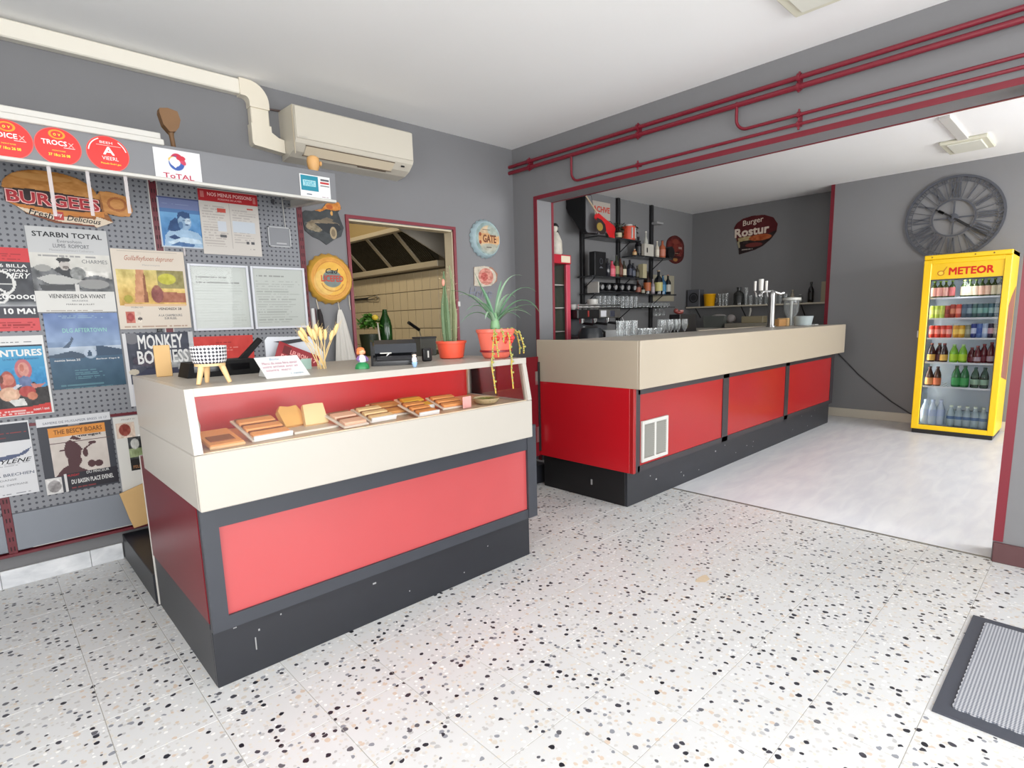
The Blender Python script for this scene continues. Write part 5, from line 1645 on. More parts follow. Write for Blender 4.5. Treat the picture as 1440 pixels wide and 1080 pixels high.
# ---------------------------------------------------------------- food in the case
ZC = .8975
M_bread = mat('toast_crust', (214, 150, 84), .7, var=.12, vscale=30)
M_crumb = mat('bread_crumb', (240, 206, 150), .75, var=.06, vscale=40)
M_fill = mat('filling_brown', (150, 84, 48), .6, var=.2, vscale=40)
M_tray = mat('white_food_tray', (236, 226, 212), .4)
M_or = mat('orange_pack', (236, 160, 96), .45)


def sandwich_tray(label, x, y, rz, w_=.13, d_=.15, top=M_bread, n=3, front=True, tilt=16):
    t = thing('sandwich_tray', label, 'food tray', (x, y, ZC), (math.radians(tilt), 0, rz), 'packed snacks in the counter showcase')
    obj('tray', MB().bbox(0, w_, 0, d_, 0, .008, .002), M_tray, t)
    if front:
        obj('label_strip', MB().bbox(.004, w_ - .004, -.004, .004, .002, .022, .001), mat('price_strip', (238, 236, 234), .4), t)
    for i in range(n):
        y0 = .008 + (d_ - .016) * i / n
        o = obj('slice', MB().bbox(.008, w_ - .008, y0, y0 + (d_ - .016) / n * .62, .008, .021, .003), top, t, smooth=40)
        obj('filling', MB().bbox(.010, w_ - .010, y0 + (d_ - .016) / n * .62, y0 + (d_ - .016) / n * .92, .008, .018, .003), M_fill, t)
    return t


t = thing('snack_box', 'flat orange snack packet with browned grill marks at the showcase corner', 'food packet', (.515, 2.02, ZC), (math.radians(10), 0, .05))
obj('packet', MB().bbox(0, .115, 0, .16, 0, .014, .004), M_or, t)
obj('grill_marks', MB().bbox(.014, .095, .03, .085, .0135, .017, .002), M_fill, t)
obj('front_edge', MB().bbox(.0, .115, -.004, .004, 0, .010, .002), mat('pale_edge', (240, 200, 150), .5), t)
sandwich_tray('tray of striped toasted sandwiches with a white price strip, next to the corner packet', .655, 2.03, .08, .15, .19, M_or, 3)
t = thing('bread_slices', 'two upright pale bread slices leaning together in the showcase', 'bread', (.83, 2.10, ZC), (0, 0, .05), None)
sl = [(0, 0), (.085, 0), (.09, .06), (.08, .085), (.045, .082), (.012, .09), (-.004, .07)]
q = MB().prism(sl, -.012, .012, 'xz')
o = obj('slice', q, mat('toast_gold', (226, 170, 90), .7, var=.1, vscale=25), t)
o.rotation_euler = (math.radians(-34), 0, math.radians(8))
o.location = (-.012, .05, .012)
o = obj('slice', MB().prism([(0, 0), (.092, 0), (.092, .085), (.06, .088), (.01, .086)], -.012, .012, 'xz'), M_crumb, t)
o.rotation_euler = (math.radians(-30), 0, math.radians(-4))
o.location = (.06, .03, .010)
obj('tray', MB().bbox(-.02, .16, -.05, .12, 0, .009, .002), M_tray, t)
lab = ['flat snack pack with pink lid just right of the two bread slices', 'second flat snack pack with a white strip right of the bread slices', 'golden folded toast pack in the middle of the showcase', 'toast pack with crumbly filling right of the golden toast', 'yellow topped pack before the plant stems', 'orange snack pack beside the pink card in the showcase']
pos = [(.985, 2.0, .10), (1.115, 2.03, .06), (1.215, 2.10, .0), (1.315, 1.985, .05), (1.385, 2.14, .0), (1.50, 2.06, -.05)]
cols = [mat('pink_lid', (236, 190, 160), .45), M_crumb, M_bread, mat('crumb_orange', (226, 150, 84), .7, var=.2, vscale=50), mat('yellow_fill', (236, 190, 70), .6, var=.1, vscale=30), M_or]
for i in range(6):
    sandwich_tray(lab[i], *pos[i], .115 + .012 * (i % 3), .155, cols[i], 2 + (i % 2), i in (1, 3, 4), 14)
tag(obj('price_card', MB().bbox(1.585, 1.635, 2.02, 2.023, ZC + .001, ZC + .055, .001), mat('pink_card', (232, 170, 164), .5)), 'small pink price card standing among the snacks near the plant stems', 'price card')
t = thing('crystal_bowl', 'low patterned dish of greenery under the trailing stems in the showcase', 'dish', (1.76, 2.06, ZC))
obj('dish', MB().lathe([(.035, 0), (.055, .008), (.068, .03), (.062, .03), (.05, .012)], 22, capt=False), mat('dish_ceramic', (200, 180, 140), .4, var=.2, vscale=60), t, smooth=50)
for k in range(9):
    a = k * .72
    blade(t, a, .055, .012, .02, .008, mat('herb_green', (140, 150, 70), .6), .022)

# ---------------------------------------------------------------- on top of the canopy shelf
t = thing('carved_hand', 'dark brown carved wooden bust on a stalk above the fascia', 'wood carving', (.822, 3.3, 2.149))
M_dw = mat('dark_carved_wood', (116, 84, 52), .6, var=.12, vscale=30)
obj('base', MB().prism([(.79, 3.27), (.90, 3.27), (.90, 3.33), (.79, 3.33)], 2.149, 2.175, 'xy'), mat('carving_base', (98, 62, 58), .6), t, True)
obj('stalk', MB().tube([(.835, 3.3, 2.17), (.83, 3.3, 2.24), (.828, 3.3, 2.27)], [.011, .011, .016], 10), M_dw, t, True, 50)
obj('head', MB().prism([(.795, 2.285), (.782, 2.34), (.785, 2.358), (.82, 2.366), (.862, 2.358), (.872, 2.32), (.862, 2.285), (.845, 2.262), (.82, 2.255)], 3.275, 3.325, 'xz'), M_dw, t, True)
t = thing('wooden_head', 'small pale carved wooden head on the fascia shelf under the air conditioner', 'wood carving', (1.632, 3.3, 2.149))
M_pw = mat('pale_carved_wood', (212, 164, 104), .55, var=.06, vscale=25)
obj('neck', MB().cyl((1.555, 3.3, 2.149), (1.555, 3.3, 2.20), .022, .026, 12), M_pw, t, True, 40)
obj('head', MB().lathe([(.024, 2.19), (.033, 2.21), (.036, 2.24), (.033, 2.262), (.018, 2.272), (.002, 2.273)], 16, (1.556, 3.3, 0)), M_pw, t, True, 50)
obj('ear', MB().ellipsoid((1.594, 3.285, 2.232), (.007, .012, .014), 10, 6), M_pw, t, True, 60)

# ---------------------------------------------------------------- kitchen things behind the doorway
t = thing('ladle', 'dark ladle hanging on a rail on the kitchen tiles', 'ladle', (3.27, 5.9, 1.58))
obj('handle', MB().bbox(3.245, 3.262, 5.80, 6.15, 1.560, 1.585, .003), M_black, t, True)
obj('loop', MB().tube([(3.253, 5.80, 1.585), (3.253, 5.60, 1.60), (3.253, 5.56, 1.575), (3.253, 5.60, 1.55), (3.253, 5.80, 1.56)], .006, 6), M_steel, t, True)
obj('hook', MB().cyl((3.25, 5.60, 1.578), (3.277, 5.60, 1.578), .006, n=8), M_steel, t, True)
t = thing('pan', 'steel pan with long black handle raised above the cash register', 'pan', (3.10, 4.56, 1.031))
obj('handle', MB().tube([(2.80, 4.30, 1.296), (2.935, 4.34, 1.228)], .015, 10), M_black, t, True, 40)
obj('shaft', MB().tube([(2.935, 4.34, 1.228), (3.0, 4.42, 1.18), (3.05, 4.47, 1.105)], .006, 8), M_steel, t, True)
obj('bowl', MB().lathe([(.07, 0), (.09, .006), (.10, .075), (.094, .075), (.08, .012)], 24, (3.10, 4.56, 1.032), capt=False), M_steel, t, True, 50)
wk = thing('kitchen_worktop', 'pale kitchen worktop under the extractor hood', 'worktop', (2.9, 5.6, 0))
obj('top', MB().bbox(2.55, 3.268, 4.43, 6.85, .99, 1.03, .003), M_steel, wk, True)
obj('cabinet', MB().box(2.6, 3.268, 4.45, 6.83, 0.001, .99), M_hood, wk, True)
t = thing('herb_pot', 'leafy green herbs in a dark pot inside the kitchen', 'herbs', (2.385, 4.26, 1.03))
obj('pot', MB().lathe([(.055, 1.031), (.07, 1.07), (.085, 1.21), (.078, 1.21)], 18, (2.385, 4.26, 0)), mat('dark_green_pot', (38, 50, 34), .4), t, True, 45)
M_herb = mat('herb_leaf', (70, 120, 34), .55, var=.25, vscale=30)
rh = random.Random(5)
lf = MB()
for k in range(240):
    a, b_, r = rh.uniform(0, 6.28), rh.uniform(0, 1.4), rh.uniform(.05, .105)
    c0 = Vector((2.39 + r * math.cos(a) * math.sin(b_) * 1.1, 4.26 + r * math.sin(a) * math.sin(b_), 1.25 + r * math.cos(b_) * 1.15))
    u_, v_ = Vector((rh.uniform(-1, 1), rh.uniform(-1, 1), rh.uniform(-.4, .6))).normalized() * .032, Vector((rh.uniform(-1, 1), rh.uniform(-1, 1), rh.uniform(-.4, .6))).normalized() * .018
    lf.add([c0 - u_, c0 + v_, c0 + u_, c0 - v_], [(0, 1, 2, 3)])
o = obj('leaves', lf, M_herb, t, True)
o['kind'] = 'stuff'
obj('flower', MB().ellipsoid((2.395, 4.17, 1.345), (.026, .024, .022)), mat('yellow_flower', (220, 190, 60), .6), t, True, 60)
t = thing('green_bottle', 'tall green glass bottle beside the herb pot inside the kitchen', 'bottle', (2.53, 4.24, 1.031))
obj('body', MB().lathe([(.05, 0), (.055, .01), (.055, .24), (.045, .29), (.024, .34), (.018, .38), (.014, .38)], 18), mat('green_bottle_glass', (26, 62, 24), .15), t, smooth=50)
t = thing('knife_steel', 'pale utensil standing in front of the green bottle in the kitchen', 'utensil', (2.4, 4.1, 1.03))
obj('blade', MB().tube([(2.40, 4.10, 1.031), (2.385, 4.10, 1.17), (2.375, 4.10, 1.30)], [.009, .008, .006], 8), mat('utensil_grey', (190, 184, 170), .4), t, True, 40)
sb = thing('kitchen_shelf', 'pale serving shelf just inside the kitchen doorway', 'shelf', (2.3, 4.2, 1.0))
obj('board', MB().bbox(1.7, 2.80, 3.95, 4.42, 1.0, 1.03, .003), mat('shelf_kraft', (176, 146, 104), .5), sb, True)
obj('support', MB().box(1.72, 2.78, 3.97, 4.40, 0.001, 1.0), M_hood, sb, True)

# ---------------------------------------------------------------- door mat
t = thing('door_mat', 'grey woven door mat with dark rubber border on the terrazzo', 'mat', (2.5, -.1, 0))
obj('border', MB().prism([(2.10, -.62), (2.916, -.62), (2.916, .279), (2.10, .279)], .0003, .007, 'xy'), mat('mat_rubber', (66, 69, 78), .55), t, True)
pile = bpy.data.materials.new('mat_pile')
pile.use_nodes = True
_nt = pile.node_tree
_b = _nt.nodes['Principled BSDF']
_g = _nt.nodes.new('ShaderNodeNewGeometry')
_m = _nt.nodes.new('ShaderNodeMapping')
_m.inputs['Rotation'].default_value = (0, 0, PI / 4)
_nt.links.new(_g.outputs['Position'], _m.inputs[0])
_v = _nt.nodes.new('ShaderNodeTexChecker')
_v.inputs[3].default_value = 145
_v.inputs[1].default_value = (*rgb((176, 178, 182)), 1)
_v.inputs[2].default_value = (*rgb((104, 108, 118)), 1)
_nt.links.new(_m.outputs[0], _v.inputs[0])
_nt.links.new(_v.outputs[0], _b.inputs['Base Color'])
_b.inputs['Roughness'].default_value = .95
rim = [(2.155, .232)]
pp = []
N = 46
for i in range(N):
    pp.append((2.155 + (2.865 - 2.155) * i / N, .232 + (.004 if i % 2 else 0)))
for i in range(N):
    pp.append((2.865 + (.004 if i % 2 else 0), .232 - (.232 + .57) * i / N))
for i in range(N):
    pp.append((2.865 - (2.865 - 2.155) * i / N, -.57))
for i in range(N):
    pp.append((2.155 - (.004 if i % 2 else 0), -.57 + (.57 + .232) * i / N))
obj('pile', MB().prism(pp, .006, .0115, 'xy'), pile, t, True)

# ================================================================== BAR ROOM
# generic bottle / can / glass builders; copies share mesh data
_parts = {}


def shared(key, maker, m, name, parent, smooth=40):
    if key not in _parts:
        o = obj(name, maker(), m, parent, smooth=smooth)
        _parts[key] = o.data
        return o
    o = bpy.data.objects.new(name, _parts[key])
    if o.data.materials and o.data.materials[0] is not m:
        o.material_slots[0].link = 'OBJECT'
        o.material_slots[0].material = m
    COL.objects.link(o)
    o.parent = parent
    return o


def C(c, rough=.3, tag_=''):
    return mat('colour_%s%s' % (c, tag_), c, rough, spec=.5)


def bottle(x, y, z, h, r, glass_c, label_c, cap_c, label, group, cat='bottle', name='bottle', lab=(.14, .5), shape='wine', clear=False):
    t = thing(name, label, cat, (x, y, z), (0, 0, 0), group)
    R, Hh = round(r, 4), round(h, 4)
    if shape == 'wine':
        pr = [(r * .92, 0), (r, .004), (r, h * .58), (r * .85, h * .66), (r * .42, h * .76), (r * .33, h * .80), (r * .33, h * .955)]
        cap = (.955, 1.0, .38)
    elif shape == 'soda':
        pr = [(r * .85, 0), (r, .01), (r * .93, h * .25), (r, h * .34), (r, h * .55), (r * .8, h * .70), (r * .42, h * .86), (r * .36, h * .92)]
        cap = (.92, 1.0, .44)
    else:
        pr = [(r * .9, 0), (r, .005), (r, h * .62), (r * .78, h * .70), (r * .36, h * .80), (r * .34, h * .93)]
        cap = (.93, 1.0, .46)
    gm = glass('bottle_glass_%s' % glass_c, rgb(glass_c), base=.03) if clear else mat('bottle_%s' % glass_c, glass_c, .12, spec=.6)
    shared(('b', shape, R, Hh), lambda: MB().lathe(pr, 14), gm, 'body', t)
    if label_c:
        a, b_ = lab
        shared(('l', shape, R, Hh, lab), lambda: MB().lathe([(r * 1.015, h * a), (r * 1.015, h * b_)], 14, capb=False, capt=False), C(label_c, .5), 'label_band', t)
    shared(('c', shape, R, Hh), lambda: MB().lathe([(r * cap[2], h * cap[0]), (r * cap[2], h * cap[1])], 12), C(cap_c, .4), 'cap', t)
    return t


def can(x, y, z, h, r, c1, c2, label, group):
    t = thing('drink_can', label, 'can', (x, y, z), (0, 0, 0), group)
    R, Hh = round(r, 4), round(h, 4)
    shared(('can', R, Hh), lambda: MB().lathe([(r * .8, 0), (r, .008), (r, h - .012), (r * .8, h - .002)], 14), C(c1, .3), 'body', t)
    shared(('canb', R, Hh), lambda: MB().lathe([(r * 1.012, h * .30), (r * 1.012, h * .68)], 14, capb=False, capt=False), C(c2, .35), 'print_band', t)
    shared(('cant', R, Hh), lambda: MB().lathe([(r * .8, h - .002), (r * .78, h), (r * .1, h - .001)], 14), M_steel, 'lid', t)
    return t


M_gl = glass('drinking_glass', (.93, .95, .95), base=.02)
_n = M_gl.node_tree
_df = _n.nodes.new('ShaderNodeBsdfDiffuse')
_df.inputs[0].default_value = (.7, .72, .72, 1)
_mx = _n.nodes.new('ShaderNodeMixShader')
_mx.inputs[0].default_value = .14
_n.links.new(_n.nodes['Material Output'].inputs[0].links[0].from_socket, _mx.inputs[1])
_n.links.new(_df.outputs[0], _mx.inputs[2])
_n.links.new(_mx.outputs[0], _n.nodes['Material Output'].inputs[0])


def tumbler(x, y, z, h, r, label, group, stem=False, inverted=False):
    t = thing('wine_glass' if stem else 'drinking_glass', label, 'glass', (x, y, z), (PI, 0, 0) if inverted else (0, 0, 0), group)
    if inverted:
        t.location.z = z + h
    R, Hh = round(r, 4), round(h, 4)
    if stem:
        shared(('st', R, Hh), lambda: MB().lathe([(.006, h * .42), (r * .7, h * .52), (r, h * .72), (r * .85, h)], 14, capt=False), M_gl, 'bowl', t)
        shared(('ss', R, Hh), lambda: MB().lathe([(r * .85, 0), (r * .8, .004), (.006, .010), (.005, h * .43)], 14), M_gl, 'foot', t)
    else:
        shared(('tb', R, Hh), lambda: MB().lathe([(r * .8, .008), (r, h)], 14, capt=False), M_gl, 'wall', t)
        shared(('tt', R, Hh), lambda: MB().lathe([(r * .8, 0), (r * .8, .009)], 14), glass('glass_base', (.85, .88, .88), base=.06), 'base', t)
    return t


ORD = ['first', 'second', 'third', 'fourth', 'fifth', 'sixth', 'seventh', 'eighth', 'ninth', 'tenth', 'eleventh', 'twelfth', 'thirteenth', 'fourteenth', 'fifteenth', 'sixteenth']

# ---- yellow display fridge
M_yel = mat('fridge_yellow', (250, 205, 16), .3, spec=.5)
fx, fy0, fy1 = 7.06, .665, 1.345
fg = thing('display_fridge', 'tall yellow glass-door drinks fridge with red METEOR lettering', 'fridge', (7.34, 1.005, 0))
P = lambda n, mb, m, sm=None: obj(n, mb, m, fg, True, sm)
P('plinth', MB().bbox(fx + .008, 7.60, fy0 + .01, fy1 - .01, .0013, .05, .003), M_black)
M_fin = mat('fridge_liner', (208, 218, 226), .4)
P('side_wall', MB().bbox(fx + .045, 7.62, fy0, fy0 + .028, .046, 1.822, .004), M_yel)
P('side_wall', MB().bbox(fx + .045, 7.62, fy1 - .028, fy1, .046, 1.822, .004), M_yel)
P('back_wall', MB().box(7.58, 7.62, fy0 + .02, fy1 - .02, .05, 1.80), M_fin)
P('liner_floor', MB().box(fx + .05, 7.58, fy0 + .028, fy1 - .028, .05, .09), M_fin)
P('liner_top', MB().box(fx + .05, 7.58, fy0 + .028, fy1 - .028, 1.585, 1.60), M_fin)
P('roof', MB().bbox(fx + .02, 7.62, fy0, fy1, 1.775, 1.825, .006), M_yel)
P('inner_side', MB().box(fx + .05, 7.58, fy0 + .028, fy0 + .032, .09, 1.585), M_fin)
P('inner_side', MB().box(fx + .05, 7.58, fy1 - .032, fy1 - .028, .09, 1.585), M_fin)
rk = MB()
for i in range(52):
    z = .13 + i * .0275
    rk.box(fx + .10, fx + .13, fy1 - .045, fy1 - .030, z, z + .012)
o = P('shelf_rack', rk, M_white)
o['kind'] = 'stuff'
# door: frame, header with lettering, pane, handle
dr = P('door_frame', MB().bbox(fx, fx + .042, fy0, fy0 + .055, .046, 1.775, .005), M_yel)
P('door_frame', MB().bbox(fx, fx + .042, fy1 - .066, fy1, .046, 1.775, .005), M_yel)
P('door_frame', MB().bbox(fx, fx + .042, fy0 + .05, fy1 - .06, .046, .094, .005), M_yel)
P('door_frame', MB().bbox(fx, fx + .042, fy0 + .05, fy1 - .06, 1.735, 1.778, .005), M_yel)
P('header_panel', MB().bbox(fx + .008, fx + .042, fy0 + .052, fy1 - .062, 1.582, 1.737, .002), mat('fridge_header_yellow', (246, 200, 20), .35))
P('top_rail', MB().bbox(fx - .004, fx + .042, fy0, fy1, 1.780, 1.822, .006), M_yel)
for y in (.80, .94, 1.28):
    P('screw', MB().cyl((fx - .005, y, 1.802), (fx - .003, y, 1.802), .007, n=8), mat('screw_brown', (120, 80, 20), .5))
pane = P('glass_pane', MB().add([(fx + .02, fy0 + .05, .09), (fx + .02, fy1 - .06, .09), (fx + .02, fy1 - .06, 1.585), (fx + .02, fy0 + .05, 1.585)], [(0, 3, 2, 1)]), glass('fridge_glass', (.96, .98, 1.0), base=.0))
P('gasket', MB().box(fx + .010, fx + .022, fy0 + .055, fy1 - .066, 1.572, 1.584).box(fx + .010, fx + .022, fy0 + .055, fy0 + .061, .094, 1.575).box(fx + .010, fx + .022, fy1 - .072, fy1 - .066, .094, 1.575).box(fx + .010, fx + .022, fy0 + .055, fy1 - .066, .094, .100), mat('gasket_grey', (70, 70, 74), .5))
P('handle', MB().bbox(fx + .005, fx + .03, fy1, fy1 + .012, 1.00, 1.07, .003), M_white)
P('hinge', MB().bbox(fx + .005, fx + .04, fy1 - .01, fy1 + .004, 1.74, 1.765, .002), M_steel)
sd = P('side_print', MB().prism([(fx + .06, .62), (7.58, .55), (7.58, 1.5), (fx + .25, 1.40), (fx + .06, 1.30)], fy0 - .0008, fy0 - .0002, 'xz'), mat('side_print', (150, 92, 76), .4, var=.5, vscale=9))
Mr = INK('meteor_red', (214, 40, 26))


def onfridge(mb, name, m):
    """mesh in the plane of the door header: (a, b) -> y = fy1 - a, z = b"""
    q = MB()
    q.add([(fx + .0066 - p[2], fy1 - p[0], p[1]) for p in mb.v], mb.f)
    return P(name, q, m)


co, fs = text_mesh('METEOR', .03)
mb = MB()
mb.add([(.208 + c[0] * .348, 1.618 + c[1] * .074, c[2]) for c in co], fs)
onfridge(mb, 'lettering', Mr)
ring = MB()
for i in range(24):
    a0, a1 = 2 * PI * i / 24, 2 * PI * (i + 1) / 24
    ring.add([(.145 + r * 1.15 * math.cos(a), 1.642 + r * math.sin(a), 0) for r, a in ((.018, a0), (.026, a0), (.026, a1), (.018, a1))], [(0, 1, 2, 3)])
ring.add([(.160, 1.662, 0), (.170, 1.654, 0), (.196, 1.705, 0), (.186, 1.700, 0)], [(0, 1, 2, 3)])
onfridge(ring, 'comet_emblem', mat('emblem_orange', (206, 128, 20), .4))
inner = MB()
inner.add([(.145 + .018 * 1.1 * math.cos(a), 1.642 + .017 * math.sin(a), 0) for a in np.linspace(0, 2 * PI, 19)[:-1]], [tuple(range(18))])
onfridge(inner, 'comet_disc', mat('emblem_yellow', (252, 216, 70), .4))
SH = [.09, .499, .749, .997, 1.197, 1.403]
for z in SH[1:]:
    s_ = MB().box(fx + .06, fx + .075, fy0 + .034, fy1 - .034, z - .016, z)
    for i in range(20):
        y = fy0 + .045 + i * (fy1 - fy0 - .09) / 19
        s_.box(fx + .075, 7.56, y - .002, y + .002, z - .008, z - .004)
    P('shelf', s_, mat('fridge_shelf_white', (226, 230, 234), .35))
# fridge is lit inside
fl_d = bpy.data.lights.new('fridge_lamp', 'AREA')
fl_d.shape, fl_d.size, fl_d.size_y, fl_d.energy, fl_d.color = 'RECTANGLE', .5, .03, 1.6, (.95, .98, 1)
fo = bpy.data.objects.new('fridge_lamp', fl_d)
fo.location, fo.rotation_euler = (fx + .085, 1.0, 1.57), (0, math.radians(-18), math.radians(0))
COL.objects.link(fo)
fl_d2 = bpy.data.lights.new('fridge_tube', 'AREA')
fl_d2.shape, fl_d2.size, fl_d2.size_y, fl_d2.energy, fl_d2.color = 'RECTANGLE', 1.4, .015, 3.0, (.95, .98, 1)
fo = bpy.data.objects.new('fridge_tube', fl_d2)
fo.location, fo.rotation_euler = (fx + .06, fy1 - .045, .85), (math.radians(90), math.radians(90), math.radians(-40))
COL.objects.link(fo)


def fy(u):          # u: 0 at the left end of the shelf seen from the door
    return fy1 - .085 - u * (fy1 - fy0 - .16)


fr_x = fx + .115
rows = ['the bottom shelf', 'the fifth shelf', 'the fourth shelf', 'the third shelf', 'the second shelf', 'the top shelf']


def fl_lab(kind, n, row, extra=''):
    return '%s, %s from left on %s of the fridge' % (kind, ORD[n], rows[row])


# top shelf: bottles in pink and cream cartons
for i, u in enumerate((0, .09, .18, .28, .46, .55, .64, .73, .82, .91, 1.0)):
    c = ('e8a8a0', 'e8a8a0', 'e8b0a4', 'c86a6a', 'e6dcc0', 'e6dcc0', 'e2c8b0', 'e6b8a0', 'e6c0a8', 'dfd6b8', 'dcd2b0')[i]
    bottle(fr_x, fy(u), SH[5], .165, .027, '3a4a20', c, ('a8c840', '7aa020')[i % 2], fl_lab('green-capped bottle with pale sleeve', i, 5), 'bottles on the top fridge shelf', shape='beer', lab=(.08, .60))
for i, u in enumerate((0, .08, .16, .24)):
    can(fr_x, fy(u), SH[4], .125, .025, ('b8cc50', 'b8cc50', 'b8cc50', 'a84030')[i], ('d4dc80', 'd4dc80', 'c8d060', '8a2a20')[i], fl_lab('lime green can' if i < 3 else 'rusty red can', i, 4), 'cans on the second fridge shelf')
for i, u in enumerate((.32, .41, .50, .58, .66, .74, .82, .90, .98)):
    c = [('a03828', 'd08060'), ('c84838', 'e89080'), ('46586a', '5a7080'), ('46586a', '8aa0a8'), ('3c5a5a', '6a9088'), ('4a6a70', '88b0a8'), ('3a5a60', '70a098'), ('446a78', '98b8b8'), ('4a6878', '90a8b0')][i]
    can(fr_x, fy(u), SH[4], .135, .024, *c, fl_lab('red can' if i < 2 else 'grey green can', i + 4, 4), 'cans on the second fridge shelf')
for i, u in enumerate((.02, .11, .20, .29, .40, .49, .585)):
    c = [('d83c28', 'f09080'), ('d83c28', 'f09080'), ('d83c28', 'f09080'), ('d83c28', 'f0a090'), ('d89a20', 'f0c850'), ('d8a020', 'f0d060'), ('8a8a70', 'a8a890')][i]
    can(fr_x, fy(u), SH[3], .125, .0265, *c, fl_lab(('bright red can', 'golden can', 'dull grey can')[0 if i < 4 else 1 if i < 6 else 2], i, 3), 'cans on the third fridge shelf')
for i, u in enumerate((.67, .755, .84, .92, 1.0)):
    c = [('2c3a80', 'c8d0e8'), ('5a78b8', '3a5aa8'), ('a8bcd8', 'd0dcec'), ('2a2040', 'd8a8b8'), ('8a8a80', 'b8b0a0')][i]
    can(fr_x, fy(u), SH[3], .140, .0255, *c, fl_lab(('navy and white can', 'mid blue can', 'silver blue can', 'black and pink can', 'grey beige can')[i], i + 7, 3), 'cans on the third fridge shelf')
for i, u in enumerate((.04, .155, .245)):
    bottle(fr_x + (.03 if i == 1 else 0), fy(u), SH[2], .19, .034, '30181a', 'e0b050' if i != 1 else '50282a', '702a28', fl_lab('dark cola bottle with golden label', i, 2), 'bottles on the fourth fridge shelf', shape='soda', lab=(.08, .40))
for i, u in enumerate((.40, .54)):
    bottle(fr_x, fy(u), SH[2], .18, .036, '78b030', 'b8dc30', 'a8d080', fl_lab('lime green bottle with yellow label', i + 3, 2), 'bottles on the fourth fridge shelf', shape='soda', lab=(.10, .46))
for i, u in enumerate((.67, .76, .85, .96)):
    bottle(fr_x + (.02 if i % 2 == 0 else 0), fy(u), SH[2], .15 + .018 * i, .032, '5c1620', ('70202a', 'b09aa8', '70202a', 'b09aa8')[i], '80202a', fl_lab('deep red bottle', i + 5, 2), 'bottles on the fourth fridge shelf', shape='soda', lab=(.10, .34))
for i, u in enumerate((.04, .17)):
    bottle(fr_x, fy(u), SH[1], .20, .034, '4a2818', ('e0a060', 'e07848')[i], '503028', fl_lab('brown bottle with orange label', i, 1), 'bottles on the fifth fridge shelf', shape='soda', lab=(.06, .42))
for i, u in enumerate((.47, .60)):
    bottle(fr_x, fy(u), SH[1], .215, .038, '1f7038', '3aa050', '185028', fl_lab('emerald green bottle', i + 2, 1), 'bottles on the fifth fridge shelf', shape='soda', lab=(.10, .44))
for i, u in enumerate((.76, .90)):
    bottle(fr_x, fy(u), SH[1], .205, .036, 'a8c0b0', '90b098', '2a4a4a', fl_lab('clear bottle with dark cap', i + 4, 1), 'bottles on the fifth fridge shelf', shape='soda', lab=(.16, .42), clear=True)
for i, (u, dx) in enumerate(((.02, 0), (.14, .0), (.26, .03))):
    bottle(fr_x + dx, fy(u), SH[0], .26, .04, 'c4d2e2', 'b4c4e0', 'c8d4e8', fl_lab('large clear water bottle', i, 0), 'water bottles on the lowest fridge shelf', shape='soda', lab=(.35, .62))
for i in range(5):
    bottle(fr_x, fy(.44 + .125 * i), SH[0], .215, .036, 'bccaca', '5878a0' if i < 4 else '6880a0', 'e4ecd8', fl_lab('small water bottle with blue label', i + 3, 0), 'water bottles on the lowest fridge shelf', shape='soda', lab=(.36, .50))
tag(obj('shrink_wrap', MB().bbox(fr_x - .045, fr_x + .05, fy(1.02) - .02, fy(.39), SH[0] + .001, SH[0] + .17, .012), glass('shrink_film', (.90, .95, .98), base=.02)), 'clear shrink film round the small water bottles at the fridge bottom', 'plastic film')

# ---- wall clock
ck = thing('wall_clock', 'big round openwork metal clock with roman numerals above the yellow fridge', 'clock', (CX - .012, 1.232, 2.238), FACE_B)
M_ck = mat('clock_slate_metal', (78, 81, 90), .5)
M_ckd = mat('clock_hand_black', (24, 24, 26), .4)
RC = .43


def annulus(r0, r1, z0, z1, n=72):
    mb = MB()
    vs, fs = [], []
    for i in range(n):
        a = 2 * PI * i / n
        for r, z in ((r0, z0), (r1, z0), (r1, z1), (r0, z1)):
            vs.append((r * math.cos(a), r * math.sin(a), z))
    for i in range(n):
        j = (i + 1) % n
        for k in range(4):
            fs.append((i * 4 + k, i * 4 + (k + 1) % 4, j * 4 + (k + 1) % 4, j * 4 + k))
    return mb.add(vs, fs)


def bar2(x0, y0, x1, y1, w_, z0=.0, z1=.008):
    d = Vector((x1 - x0, y1 - y0, 0)).normalized()
    nn = Vector((-d.y, d.x, 0)) * w_ * .5
    a, b_ = Vector((x0, y0, 0)), Vector((x1, y1, 0))
    q = [(a - nn), (b_ - nn), (b_ + nn), (a + nn)]
    return [(p.x, p.y) for p in q]


